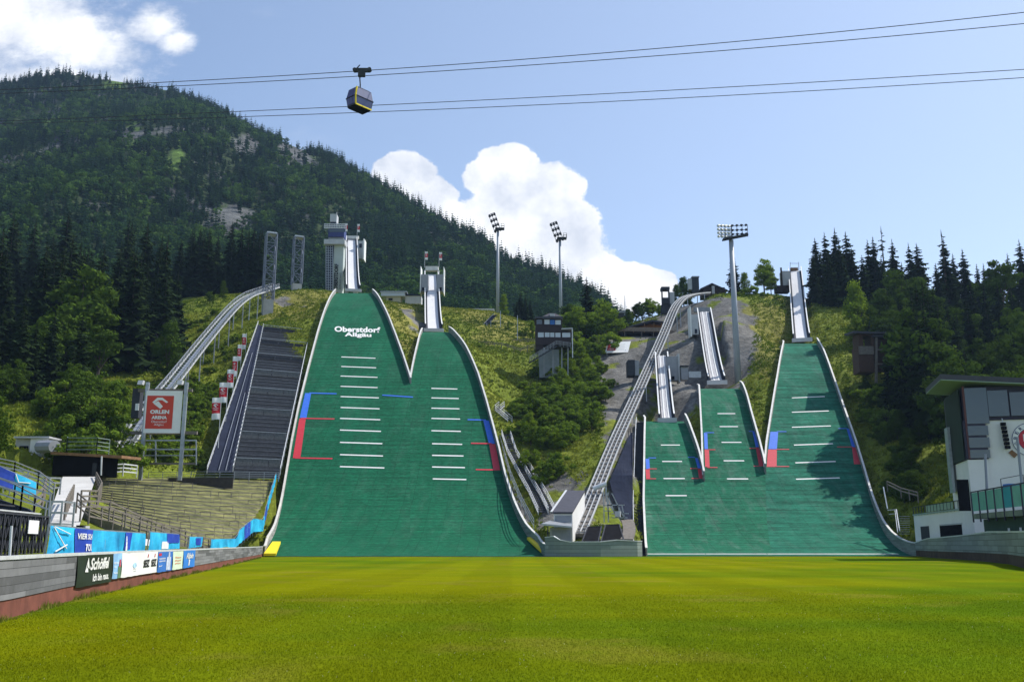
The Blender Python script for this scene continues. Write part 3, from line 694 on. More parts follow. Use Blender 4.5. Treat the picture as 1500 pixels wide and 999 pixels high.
rA, clA, sA = inrun('tallest in-run ramp with plain white track beside the lettered tower', (517.5, 424), (515, 351), 4.3, 318, 404, M_track, 1.6, legs=3)
def sidebox(root, name, px0, px1, py0, py1, Y, depth, m, rim=None):
    bb = MB(); pbox(bb, px0, px1, py0, py1, Y, depth); o = bb.build(name, m, root)
    return o
def add(root, name, m, *boxes):
    bb = MB()
    for b_ in boxes: pbox(bb, *b_)
    return bb.build(name, m, root)
o = add(rA, 'start_box', M_lgrey, (524, 531.5, 353, 379, 386, 4)); add(o, 'end_wall', M_white, (531.6, 533.5, 350, 380, 385.6, 5)); add(o, 'window', M_navy, (526, 530, 357, 363, 385.8, 0.3))
add(rA, 'start_gate', M_offwhite, (506, 525, 345.5, 350, 403, 1.5)); add(rA, 'end_wall', M_grey, (503, 507, 352, 378, 388, 4))
for bx in ((505, 345, 327, 403), (523, 345, 328, 403)): pole_flag('small red and white flag on the head of the tallest ramp, ' + ('right one' if bx[0] > 515 else 'left one'), bx[0], bx[2], bx[1], bx[3], 3.6, 1.0, 1, group='flags on the ramp heads')
rB, clB, sB = inrun('second in-run ramp with white track, two grey side cabins and two flags', (635.5, 482), (632, 402), 4.6, 272, 345, M_track, 1.5)
o = add(rB, 'start_cabin', M_grey, (616.5, 627, 402, 427, 322, 4)); add(o, 'end_wall', M_white, (615.3, 616.4, 390, 429, 321.6, 5)); add(o, 'window', M_black, (618, 621.5, 421, 426, 321.8, .3))
o = add(rB, 'start_cabin', M_grey, (639.5, 649, 402, 427, 322, 4)); add(o, 'end_wall', M_white, (649.1, 650.3, 391, 429, 321.6, 5)); add(o, 'window', M_black, (644, 647, 421, 426, 321.8, .3))
add(rB, 'start_gate', M_offwhite, (623, 642, 390, 396, 344, 2)); add(rB, 'side_post', M_lgrey, (621, 623, 396, 408, 343.5, 1)); add(rB, 'side_post', M_lgrey, (641.5, 643.5, 396, 408, 343.5, 1))
for bx in ((622, 392, 368, 343), (643, 392, 369, 343)): pole_flag('small red and white flag on the ramp with two grey cabins, ' + ('right one' if bx[0] > 630 else 'left one'), bx[0], bx[2], bx[1], bx[3], 3.2, 1.0, 1, group='flags on the ramp heads')
rC, clC, sC = inrun('lowest in-run ramp with grooved track beside the inclined rail', (977, 613), (969, 521), 2.9, 207, 245, M_trackw, 1.0, legs=2, rails=True)
o = add(rC, 'coach_box', M_grey, (977.5, 993.5, 522, 557, 236, 2.5)); add(o, 'end_wall', M_lgrey, (993.6, 996, 518, 560, 235.8, 3)); add(o, 'window', M_black, (984, 988, 551, 556, 235.8, .3))
rD, clD, sD = inrun('grooved in-run ramp leaning left in front of the big lamp mast', (1050, 558), (1031.5, 457), 3.6, 230, 278, M_trackw, 1.2, legs=2, rails=True)
o = add(rD, 'coach_box', M_lgrey, (1013, 1023, 461, 490, 262, 3)); add(o, 'end_wall', M_white, (1011, 1012.9, 449, 493, 261.7, 3.5)); add(o, 'window', M_navy, (1018, 1021, 482, 488, 261.8, .3)); add(rD, 'start_wall', M_grey, (1017, 1041, 450, 457, 281, 1))
rE, clE, sE = inrun('in-run ramp with grey cabin against the sky, far right', (1174.5, 496), (1164.5, 397), 3.9, 250, 318, M_track, 1.4)
o = add(rE, 'start_cabin', M_lgrey, (1146, 1157.5, 397, 418, 306, 3)); add(o, 'cabin_base', M_darkwood, (1138, 1157.5, 418.2, 427, 305.6, 3.5)); add(o, 'post', M_darkwood, (1144, 1146, 392, 418, 305.6, .5))
add(rE, 'start_seat', M_timber, (1159, 1169, 392, 397, 318, 1))
b = MB()
for x in (1157.5, 1170): b.beam(P(x, 398, 318), P(x, 384, 318), .15)
b.beam(P(1157.5, 386, 318), P(1170, 386, 318), .12); b.build('gantry', M_steel, rE)

# ------------------------------------------------------------------ lettered lift tower
Yt = 352
root = thing('lift_tower', 'pale tower with vertical lettering and dark blue viewing cabin', 'tower', P(492, 440, Yt))
add(root, 'glass_shaft', M_navy, (477.5, 487.5, 358, 440, Yt, 6))
b = MB()
for i in range(22): y = 360 + i * 3.6; b.beam(P(477.5, y, Yt - .1), P(487.5, y, Yt - .1), .22)
for x in (477.5, 480.8, 484.1, 487.5): b.beam(P(x, 440, Yt - .1), P(x, 358, Yt - .1), .22)
b.build('glazing_bars', M_steel, root)
o = add(root, 'concrete_shaft', mat('pale_green_concrete', (0.42, 0.47, 0.45), .8, .08, .2), (487.7, 502, 358, 440, Yt + .3, 4))
q = P(494.5, 424, Yt); text('lettering', 'OBERSTDORF', q + Vector((0, -.1, 0)), (0, 0, 1), (-1, 0, 0), ppm(390, Yt) ** -1 * 38.5, 1.5, M_black, o, off=0.06, bold=0.03)
q = P(499.5, 424, Yt); text('lettering', 'SKISPRUNGSCHANZE', q + Vector((0, -.1, 0)), (0, 0, 1), (-1, 0, 0), ppm(390, Yt) ** -1 * 25, 0.7, M_black, o, off=0.06)
add(root, 'lower_deck', M_lgrey, (474.5, 505, 350.5, 357.5, Yt - 1.5, 5)); add(root, 'neck', M_grey, (481, 503, 347, 350.4, Yt - .5, 5))
o = add(root, 'viewing_cabin', mat('dark_blue_cabin', (.03, .04, .16), .4, .1, 1), (481, 504, 334.5, 347, Yt - 1.2, 5)); add(o, 'window', M_glass, (482, 506, 336, 340, Yt - 1.35, .2))
b = MB()
for x in np.linspace(475, 507.5, 14): b.beam(P(x, 334.3, Yt - 1.6), P(x, 328.5, Yt - 1.6), .15)
for y in (328.5, 331.5, 334.2): b.beam(P(475, y, Yt - 1.6), P(507.5, y, Yt - 1.6), .3)
b.build('roof_railing', M_steelw, root)
add(root, 'lift_head', M_lgrey, (483.5, 493, 313.5, 325, Yt, 4)); add(root, 'lift_head_base', M_navy, (484, 492.5, 325, 334, Yt + .2, 4))
b = MB(); b.tube(P(492.5, 330, Yt - .4), P(493.5, 311, Yt - .4), .12); b.build('aerial', M_steelw, root)

# ------------------------------------------------------------------ lattice towers
M_lat = mat('dull_blue_steel', (.17, .19, .25), .6, .2, 1.5)
def lattice(label, px, ybot, ytop, ybase, Y, w, ang):
    a, t = P(px, ybot, Y), P(px, ytop, Y); t.x = a.x
    root = thing('lattice_tower', label, 'tower', (a.x, a.y, a.z), 'steel lattice towers on the grassy hilltop')
    zb = PZ(px, ybase, Y); c, s_ = math.cos(ang), math.sin(ang)
    def cr(i, z): dx, dy = [(-1,-1),(1,-1),(1,1),(-1,1)][i]; return Vector((a.x + (dx * c - dy * s_) * w / 2, a.y + (dx * s_ + dy * c) * w / 2, z))
    b = MB(); b.hexa([cr(i, a.z - 2) for i in range(4)], [cr(i, zb) for i in range(4)]); b.build('concrete_base', M_conc, root)
    for i in range(4): b = MB(); b.beam(cr(i, zb), cr(i, t.z), .34); b.build('leg', M_lat, root)
    n = max(5, int((t.z - zb) / (w * 0.95)))
    for i in range(4):
        b = MB()
        for k in range(n):
            z0, z1 = lerp(zb, t.z, k / n), lerp(zb, t.z, (k + 1) / n); j = (i + 1) % 4
            b.beam(cr(i, z1), cr(j, z1), .2)
            b.beam(cr(i, z0), cr(j, z1), .2) if k % 2 else b.beam(cr(j, z0), cr(i, z1), .2)
        b.build('bracing', M_lat, root)
    b = MB()
    for k in range(n * 3): z = lerp(zb, t.z, k / n / 3); b.beam(lerp(cr(0, z), cr(3, z), .5) + Vector((.4, .3, 0)), lerp(cr(1, z), cr(2, z), .5) + Vector((-.4, .3, 0)), .12)
    b.build('ladder', M_dsteel, root)
    b = MB(); b.hexa([cr(i, t.z - .1) for i in range(4)], [cr(i, t.z + .5) for i in range(4)]); b.build('head_frame', M_steelw, root)
lattice('taller steel lattice tower on concrete block, nearer the inclined rail', 391.5, 455, 344, 440, 288, 3.1, R(24))
lattice('shorter steel lattice tower nearer the lettered tower', 434, 423, 349, 417, 318, 3.1, R(24))

# ------------------------------------------------------------------ floodlight masts
def mast(label, px, ybot, ytop, Y, r0, r1, kind):
    a, t = P(px, ybot, Y), P(px, ytop, Y); t.x = a.x; g = tz(a.x, a.y)
    root = thing('floodlight_mast', label, 'floodlight', (a.x, a.y, g), 'floodlight masts')
    b = MB(); b.tube((a.x, a.y, min(g, a.z) - .5), (a.x, a.y, t.z), r0, r1, 16); b.build('mast', mat('mast_paint', (.33, .36, .42), .5, .08, .3), root, True)
    if kind == 0:     # small mast: lamp frame facing right of picture, with service platform
        k = 1.0
        b = MB(); b.box(t.x - 1.0, t.x + 2.3, t.y - 1.2, t.y + 1.2, t.z + .2, t.z + .55); b.build('platform', M_dsteel, root)
        b = MB()
        for x, y in ((2.3,-1.2),(2.3,1.2),(1.2,-1.2),(1.2,1.2)): b.beam((t.x + x, t.y + y, t.z + .5), (t.x + x, t.y + y, t.z + 1.9), .1)
        for z in (1.2, 1.9): b.path([(t.x + 1.0, t.y - 1.2, t.z + z), (t.x + 2.3, t.y - 1.2, t.z + z), (t.x + 2.3, t.y + 1.2, t.z + z), (t.x + 1.0, t.y + 1.2, t.z + z)], .09)
        b.build('railing', M_dsteel, root)
        o0 = Vector((t.x - .3, t.y - .4, t.z + .2)); uu = Vector((-.36, -.1, 1)).normalized(); rr_ = Vector((.62, -.75, .0)).normalized()
        fr = MB()
        for i in range(4): fr.beam(o0 + uu * (i * 2.0) - rr_ * 1.7, o0 + uu * (i * 2.0) + rr_ * 1.7, .14)
        for s_ in (-1.7, 0, 1.7): fr.beam(o0 + rr_ * s_ - uu * 1.2, o0 + rr_ * s_ + uu * 6, .14)
        fr.build('lamp_frame', M_dsteel, root)
        nrm = rr_.cross(uu)
        for i in range(4):
            for j in range(3):
                c = o0 + uu * (i * 2.0 - .6) + rr_ * ((j - 1) * 1.35) - nrm * .0
                l = MB(); l.tube(c - nrm * .1, c + nrm * .5, .55, .25, 10); l.build('lamp', M_dsteel, root)
    else:
        t = t + Vector((1.0, 0, 0))
        b = MB(); b.add([(t.x - 3.4, t.y - 2.2, t.z - 0.4), (t.x + 3.4, t.y - .6, t.z + 1.2), (t.x + 3.4, t.y + .6, t.z + 1.2), (t.x - 3.4, t.y - .2, t.z - .4), (t.x - 3.4, t.y - 2.2, t.z), (t.x + 3.4, t.y - .6, t.z + 1.6), (t.x + 3.4, t.y + .6, t.z + 1.6), (t.x - 3.4, t.y - .2, t.z)], [(3,2,1,0),(4,5,6,7),(0,1,5,4),(1,2,6,5),(2,3,7,6),(3,0,4,7)]); b.build('platform', M_dsteel, root)
        fr = MB(); b0, b1 = Vector((t.x - .8, t.y - .4, t.z + .6)), Vector((t.x + 3.6, t.y + .8, t.z + 1.2))
        for z in (.8, 1.9, 3.1): fr.beam(b0 + Vector((0,0,z)), b1 + Vector((0,0,z)), .13)
        for q in (0, .33, .66, 1): fr.beam(b0.lerp(b1, q), b0.lerp(b1, q) + Vector((0, 0, 3.3)), .11)
        c0, c1 = Vector((t.x - 4.6, t.y - 2.6, t.z)), Vector((t.x - .9, t.y - .4, t.z + .6))
        for z in (.6, 1.7, 2.9): fr.beam(c0 + Vector((0,0,z)), c1 + Vector((0,0,z)), .13)
        for q in (0, .5, 1): fr.beam(c0.lerp(c1, q), c0.lerp(c1, q) + Vector((0, 0, 3.2)), .11)
        fr.build('lamp_frame', M_dsteel, root)
        for z in (.9, 2.0, 3.25):
            for q in (0.06, .35, .64, .93):
                c = b0.lerp(b1, q) + Vector((0, 0, z)); l = MB(); l.tube(c + Vector((.25, .3, .1)), c + Vector((-.2, -.35, -.2)), .2, .34, 10); l.build('lamp', M_dsteel, root)
        for z in (.3, 1.25, 2.2, 3.15):
            for q in (.02, .3, .58, .86):
                c = c0.lerp(c1, q) + Vector((0, 0, z)); l = MB(); l.tube(c + Vector((.35, .3, .1)), c + Vector((-.35, -.2, -.25)), .2, .36, 10); l.build('lamp', M_steelw, root)
mast('slim floodlight mast nearest the wooded mountain spur', 729, 452, 337, 330, .62, .42, 0)
mast('slim floodlight mast rising behind the dark judges tower', 821.5, 470, 351, 315, .6, .42, 0)
mast('thick grey floodlight mast with two wide lamp banks', 1080, 533, 352, 236, .85, .6, 1)
# ================================================================== perimeter wall on the left, with its banners
def wall_base(line):
    xs = [p[1] for p in line]; X_ = [p[0] for p in line]
    if xs[0] > xs[-1]: xs, X_ = xs[::-1], X_[::-1]
    return lambda y: interp(xs, X_, y)
lwx = wall_base(LW); rwx = wall_base(RW)
def wall_y(px, fx, y0, y1, z=.7):
    lo, hi = y0, y1
    for _ in range(50):
        m = (lo + hi) / 2; q = proj(fx(m), m, z)[0]
        if q < px: lo = m
        else: hi = m
    return lo
WH = 1.41
def long_wall(name, label, cat, fx, ys, z0, z1, th, outward, parts, group=None, loc=None):
    """parts: (name, material, zlo, zhi, proud)"""
    root = thing(name, label, cat, loc or (fx(ys[0]), ys[0], 0), group)
    for nm, m, a, c, pr in parts:
        b = MB()
        sec = []
        for i, y in enumerate(ys):
            t = Vector((fx(y + .5) - fx(y - .5), 1, 0)).normalized(); n = Vector((t.y, -t.x, 0)) * (-outward)   # n points to the arena
            p = Vector((fx(y), y, 0)); aa = a(y) if callable(a) else a; cc = c(y) if callable(c) else c
            sec.append([p + n * pr + Vector((0, 0, aa)), p + n * pr + Vector((0, 0, cc)), p - n * (th + pr * .5) + Vector((0, 0, cc)), p - n * (th + pr * .5) + Vector((0, 0, aa))])
        for s0, s1 in zip(sec[:-1], sec[1:]):
            for i in range(4): b.quad(s0[i], s1[i], s1[(i+1) % 4], s0[(i+1) % 4])
        b.quad(*sec[0]); b.quad(*sec[-1]); b.build(nm, m, root)
    return root
M_plankL = mat_planks('left_wall_boards', (0.165, 0.165, 0.172), 2, 0.19, .45)
ysL = list(np.linspace(-30, 138, 80))
wl = long_wall('perimeter_wall', 'long low grey plank wall with rust red steel base along the left of the lawn', 'wall', lwx, ysL, 0, WH, .12, -1,
    [('steel_base', M_rust, -.1, .44, .0), ('boards', M_plankL, .443, WH - .06, .03), ('top_rail', M_steelw, WH - .057, WH + .03, .06)], loc=(lwx(30), 30, 0))
def banner(px0, px1, f0, f1, m, label, name='advertising_banner', dep=.0):
    ya, yb = wall_y(px0, lwx, 10, 137), wall_y(px1, lwx, 10, 137)
    root = thing(name, label, 'banner', (lwx(ya), ya, WH * f0), 'advertising banners on the plank wall')
    def at(u, v, off=0.0):
        y = lerp(ya, yb, u); t = Vector((lwx(y + .5) - lwx(y - .5), 1, 0)).normalized(); n = Vector((t.y, -t.x, 0))
        sag = .012 * math.sin(u * 9 + v * 3) + .01 * math.sin(v * 5 + u * 4)
        edge = -.02 * abs(math.sin(u * (yb - ya) * 2.2)) * (1 - v) 
        return Vector((lwx(y), y, lerp(WH * f0, WH * f1, v) + edge)) + n * (.075 + dep + sag + off)
    def panel(nm, u0, u1, v0, v1, mm, off=0.0):
        b = MB(); b.grid([[at(lerp(u0, u1, j / 12), lerp(v0, v1, i / 6), off) for j in range(13)] for i in range(7)]); return b.build(nm, mm, root)
    panel('cloth', 0, 1, 0, 1, m)
    def txt(s, u0, u1, v0, v1, mm, bold=.02, shear=0, nm='lettering'):
        return text(nm, s, None, None, None, 1, 1, mm, root, fn=lambda a, c: at(lerp(u0, u1, a), lerp(v0, v1, c), .02), bold=bold, shear=shear)
    return root, at, panel, txt
M_bgreen = mat('banner_dark_green', (.012, .022, .014), .6, .2, 1); M_bwhite = mat('banner_white', (.78, .78, .77), .6, .05, 1.5); M_bblue = mat('banner_blue', (.035, .15, .48), .6, .15, .8)
M_bpale = mat('banner_pale_green', (.60, .72, .55), .6, .08, .8); M_bsky = mat('banner_sky_blue', (.22, .42, .68), .6, .4, .9); M_ink = mat('black_ink', (.015, .015, .02), .7, .1, 1); M_orange = mat('orange_ink', (.6, .2, .12), .7, .1, 1)
root, at, panel, txt = banner(108, 161, .27, .965, M_bgreen, 'dark green banner with white mountain logo and slogan lettering')
txt('Schöffel', .34, .86, .50, .90, M_white, .03, .15); txt('Ich bin raus.', .42, .88, .12, .36, M_white, .025, .12)
b = MB(); b.add([at(*p, .02) for p in ((.19,.46),(.27,.92),(.33,.50),(.285,.44),(.27,.60),(.262,.74),(.235,.55),(.30,.52),(.32,.55))], [(0,1,5,6),(1,8,4,5),(0,6,4,3)]); b.build('emblem', M_white, root)
root, at, panel, txt = banner(161.4, 174, .33, .97, M_bsky, 'narrow blue landscape banner between the dark green and the white one')
panel('green_meadow', .62, 1, 0, .5, mat('print_green', (.10, .20, .12), .7, .4, 2), .012); panel('red_print', .70, .88, .45, .75, M_red, .016)
txt('OBERSTDORF', .06, .6, .58, .66, M_white); txt('ALLGÄU', .06, .45, .44, .52, M_white); txt('Tourismus', .06, .6, .20, .27, M_white)
root, at, panel, txt = banner(174.4, 227.5, .32, .97, M_bwhite, 'long white banner with black doubled company lettering')
txt('SEIZ', .58, .745, .30, .66, M_ink, .04); txt('SEIZ', .80, .965, .30, .66, M_ink, .04); txt('Sponsoren', .28, .40, .26, .32, mat('grey_ink', (.3, .3, .34), .7, .1, 1)); txt('Partner', .30, .39, .18, .23, MATS['grey_ink'])
b = MB(); b.add([at(.34 + .055 * math.cos(i * .7854), .45 + .12 * math.sin(i * .7854), .02) for i in range(8)], [(0,1,2,3,4,5,6,7)]); b.build('emblem', mat('light_blue_ink', (.35, .55, .75), .7, .4, 4), root)
for u in (.685, .90): b = MB(); b.add([at(*p, .02) for p in ((u-.012,.75),(u+.01,.75),(u+.016,.92),(u,.92))], [(0,1,2,3)]); b.build('red_mark', M_red, root)
root, at, panel, txt = banner(227.9, 250, .30, .96, M_bblue, 'blue banner with a pale glass carafe picture')
panel('carafe_print', .58, .86, .05, .72, mat('print_pale', (.45, .50, .62), .7, .4, 3), .012); panel('carafe_neck', .66, .78, .72, .97, MATS['print_pale'], .012); panel('red_print', .05, .25, .80, .93, M_red, .012)
txt('WASSER', .06, .5, .62, .70, M_white); txt('GENUSS', .06, .5, .50, .57, M_white); txt('pur', .06, .3, .26, .33, M_white)
root, at, panel, txt = banner(250.4, 265.5, .30, .95, M_bpale, 'pale green banner with small orange lettering')
for i, s in enumerate(('Oberst', 'Dorf', 'Mittag')): txt(s, .2, .78, .62 - i * .17, .72 - i * .17, M_orange)
root, at, panel, txt = banner(266, 283.5, .30, .97, mat('banner_mid_blue', (.03, .19, .58), .6, .1, .8), 'mid blue banner with tall white script word, farthest along the wall')
txt('Alpin', .2, .8, .42, .86, M_white, .03, .3)
b = MB(); b.add([at(*p, .02) for p in ((.42,.12),(.50,.12),(.56,.44),(.48,.44))], [(0,1,2,3)]); b.build('emblem', M_white, root)

# ================================================================== right wall and the wall between the two slope groups
M_plankR = mat_planks('right_wall_boards', (0.22, 0.26, 0.24), 2, 0.52, .2)
M_brown = mat('brown_steel_base', (.07, .045, .032), .85, .3, 1.0)
ysR = list(np.linspace(-30, 143.5, 70))
rt = lambda y: interp([40, 72, 96, 109, 122, 130, 138, 143.5], [2.55, 2.65, 2.95, 2.75, 2.55, 2.5, 2.3, 1.98], y)
long_wall('perimeter_wall', 'tall curving green grey board wall on the right below the white clubhouse', 'wall', rwx, ysR, 0, 2.6, .2, 1,
    [('steel_base', M_brown, -.1, .85, .0), ('boards', M_plankR, .853, lambda y: rt(y) - .1, .03), ('top_rail', M_steelw, lambda y: rt(y) - .097, lambda y: rt(y) + .02, .07)], loc=(rwx(90), 90, 0))
cx0 = hx(hB, 'r', 138.6); pc = [(cx0 - .1, 138.4, 2.6), (P(811, 800, 137.2).x, 137.4, 2.75), (P(820, 800, 136.6).x, 136.9, 2.25), (P(835, 800, 136.4).x, 136.6, 1.98), (P(880, 800, 137).x, 137.2, 2.0), (P(905, 800, 138.5).x, 138.6, 2.25), (P(934, 800, 140.2).x, 140.4, 2.1), (P(941, 800, 141.5).x, 141.8, 2.1)]
root = thing('board_wall', 'low green grey board wall between the two groups of landing slopes', 'wall', (pc[4][0], pc[4][1], 0))
def ribbon(b, pcs, z0, th, zfn=None, lift=0):
    sec = []
    for i, (x, y, h_) in enumerate(pcs):
        t = Vector((pcs[min(i+1, len(pcs)-1)][0] - pcs[max(i-1, 0)][0], pcs[min(i+1, len(pcs)-1)][1] - pcs[max(i-1, 0)][1], 0)).normalized(); n = Vector((t.y, -t.x, 0)); p = Vector((x, y, 0))
        lo, hi = (z0, h_) if zfn is None else zfn(h_)
        sec.append([p + n * lift + Vector((0,0,lo)), p + n * lift + Vector((0,0,hi)), p - n * th + Vector((0,0,hi)), p - n * th + Vector((0,0,lo))])
    for s0, s1 in zip(sec[:-1], sec[1:]):
        for i in range(4): b.quad(s0[i], s1[i], s1[(i+1) % 4], s0[(i+1) % 4])
    b.quad(*sec[0]); b.quad(*sec[-1]); return b
ribbon(MB(), pc, -.1, .2).build('boards', M_plankR, root); ribbon(MB(), pc, 0, .28, lambda h_: (h_ + .003, h_ + .12), .06).build('top_rail', M_steelw, root)

# ================================================================== helpers for stairs, rails and tracks
def railing(b, pts, hgt=1.0, n_mid=1, r=.06, post=None, every=2.0):
    for a, c in zip(pts[:-1], pts[1:]):
        a, c = Vector(a), Vector(c); L = (c - a).length; k = max(1, int(L / every))
        for i in range(k + 1): q = a.lerp(c, i / k); b.beam(q - Vector((0, 0, .3)), q + Vector((0, 0, hgt)), post or r)
        for m_ in range(n_mid + 1): z = Vector((0, 0, hgt * (m_ + 1) / (n_mid + 1))); b.beam(a + z, c + z, r)
    return b
def spline(cps, n):
    """cps: (px,py,Y) smoothed to n points in space"""
    p = np.array([tuple(P(*c)) for c in cps]); L = np.concatenate([[0], np.cumsum(np.linalg.norm(np.diff(p, axis=0), axis=1))]); out = []
    for s in np.linspace(0, L[-1], n):
        k = min(len(p) - 2, int(np.searchsorted(L, s, 'right') - 1)); t = (s - L[k]) / (L[k+1] - L[k]); p0, p1, p2, p3 = p[max(k-1, 0)], p[k], p[k+1], p[min(k+2, len(p)-1)]
        m1, m2 = (p2 - p0) / 2, (p3 - p1) / 2; out.append(Vector((2*t**3-3*t*t+1) * p1 + (t**3-2*t*t+t) * m1 + (-2*t**3+3*t*t) * p2 + (t**3-t*t) * m2))
    return out
M_trk = mat('track_steel', (.42, .43, .44), .6, .25, 1.0)
def rail_track(label, cps, width, n, kind, post_every=10):
    pts_ = spline(cps, n); root = thing('inclined_rail', label, 'rail track', pts_[0], 'inclined lift rails')
    sd_ = []
    for i, p in enumerate(pts_):
        t = pts_[min(i+1, n-1)] - pts_[max(i-1, 0)]; s = Vector((t.y, -t.x, 0)).normalized(); sd_.append(s)
    L_ = [p - s * width / 2 for p, s in zip(pts_, sd_)]; R_ = [p + s * width / 2 for p, s in zip(pts_, sd_)]
    for side in (L_, R_): b = MB(); b.path(side, .20, .34); b.build('side_rail', M_trk, root)
    if kind == 'truss':
        up = Vector((0, 0, 1.3))
        for S_, w_ in ((L_, .16), (R_, .10)):
            b = MB(); b.path([q + up for q in S_], w_, w_)
            for i in range(n - 1): b.beam(S_[i], S_[i] + up, .09); (b.beam(S_[i], S_[i+1] + up, .09) if i % 2 else b.beam(S_[i+1], S_[i] + up, .09))
            b.build('side_truss', M_steel, root)
        for i in range(n): b = MB(); b.beam(L_[i], R_[i], .16); b.build('cross_tie', M_steel, root)
        b = MB(); b.path([lerp(l, r_, .5) for l, r_ in zip(L_, R_)], .8, .08); b.build('walkway', M_steel, root)
    else:
        for i in range(n): b = MB(); b.beam(L_[i], R_[i], .3, .12); b.build('cross_tie', M_steel, root)
        for f_ in (.33, .67): b = MB(); b.path([lerp(l, r_, f_) + Vector((0, 0, .16)) for l, r_ in zip(L_, R_)], .16, .2); b.build('running_rail', M_trk, root)
        b = MB(); b.path([lerp(l, r_, .5) - Vector((0, 0, .45)) for l, r_ in zip(L_, R_)], width * .86, .5); b.build('bed', mat('track_bed', (.16, .15, .14), .9, .3, 1), root)
    for i in range(3, n - 2, post_every):
        for q in (L_[i], R_[i]):
            g = tz(q.x, q.y)
            if q.z - g > .3: b = MB(); b.beam((q.x, q.y, g - .5), (q.x, q.y, q.z - .15), .22); b.build('support_post', M_steel, root)
    return root
rail_track('long steel truss rail climbing the left hillside past the lattice tower', [(160,684,150),(182,655,155),(215,606,172),(255,558,196),(300,501,228),(340,454,258),(362,436,274),(382,428,286),(404,421,306)], 2.5, 90, 'truss', 9)
rail_track('straight pale ladder like rail climbing the rocky bank from the centre shed', [(846,780,152),(862,744,163),(900,650,193),(940,562,229),(972,490,262),(986,456,279),(994,443,288),(1004,435,296),(1018,431,306),(1036,429,318)], 2.5, 98, 'ladder', 10)

# ================================================================== sign board on its steel frame
Ys_ = 150
root = thing('sign_board', 'red and white arena sign board on a tall steel frame beside the grandstand', 'sign', P(235, 695, Ys_))
for x0, x1 in ((204, 208), (262, 266)): o = MB(); a, c = P((x0+x1)/2, 694, Ys_), P((x0+x1)/2, 560, Ys_); c.x = a.x; o.beam(a - Vector((0,0,1)), c, .5); o.build('post', M_steel, root)
for y, xa, xb, w in ((572,203,282,.45),(634,180,289,.5),(645,200,288,.2),(658,190,288,.22),(679,190,287,.3),(667,200,288,.14)): o = MB(); o.beam(P(xa, y, Ys_ + .4), P(xb, y, Ys_ + .4), w); o.build('crossbar', M_steel if w < .3 else M_post, root)
for x in (287.5, 228): o = MB(); o.beam(P(x, 645, Ys_ + .4), P(x, 681, Ys_ + .4), .16); o.build('crossbar', M_steel, root)
for x in (206.5, 264): o = MB(); q = P(x, 561, Ys_ - .3); o.obox(q + Vector((-.4, -.5, -.3)), (.8, 0, 0), (0, .8, .0), (0, .3, .7)); o.build('floodlight', M_lgrey, root)
bl, br = P(209.5, 634, Ys_ - .5), P(263.5, 634, Ys_ - .1); tl = P(209.5, 572, Ys_ - .5); hgt = tl.z - bl.z
rr_ = (br - bl); rr_.z = 0; wd = rr_.length; rr_.normalize(); nn = rr_.cross(Vector((0, 0, 1)))
b = MB(); b.obox(bl, rr_ * wd, -nn * .12, Vector((0, 0, hgt))); b.build('white_panel', M_bwhite, root)
def on(u, v, off=.03): return bl + rr_ * (u * wd) + Vector((0, 0, v * hgt)) + nn * off
b = MB(); b.quad(on(.04, .10), on(.77, .10), on(.77, .88), on(.04, .88)); o = b.build('red_panel', mat('sign_red', (.58, .06, .035), .6, .08, .3), root)
b = MB(); emblem(b, on(.405, .70, .05), rr_, Vector((0, 0, 1)), wd * .44); b.build('emblem', M_white, root)
text('lettering', 'ORLEN', on(.15, .45), rr_, (0, 0, 1), wd * .52, hgt * .095, M_white, root, bold=.05)
text('lettering', 'ARENA', on(.20, .325), rr_, (0, 0, 1), wd * .42, hgt * .08, M_white, root, bold=.05)
text('lettering', 'Oberstdorf', on(.20, .24), rr_, (0, 0, 1), wd * .42, hgt * .055, M_bwhite, root); text('lettering', 'Allgäu', on(.28, .16), rr_, (0, 0, 1), wd * .26, hgt * .06, M_bwhite, root)
root = thing('loudspeaker_box', 'tall dark loudspeaker box mounted behind the arena sign board', 'loudspeaker', P(199, 615, Ys_ + 1.5)); add(root, 'cabinet', M_dsteel, (193, 204, 569, 612, Ys_ + 1.2, 1.5)); add(root, 'bracket', M_steelw, (198, 203, 591, 601, Ys_ + 1.0, .15))

# ================================================================== flags beside the grandstand
for i, (px, yt, yb, Y, h_, w_) in enumerate(((320.5,581,640,172,4.0,1.5),(330.5,559,616,184,4.0,1.5),(340,540,592,197,3.9,1.3),(345.5,521,572,210,4.6,1.0),(351.5,504,552,222,3.9,.85),(358.5,488,536,236,4.0,.95))):
    pole_flag(('lowest', 'second lowest', 'third lowest', 'third highest', 'second highest', 'highest')[i] + ' of the six red and white flags beside the grandstand', px, yt, yb, Y, h_, w_, -1, ext=3, group='flags beside the grandstand')

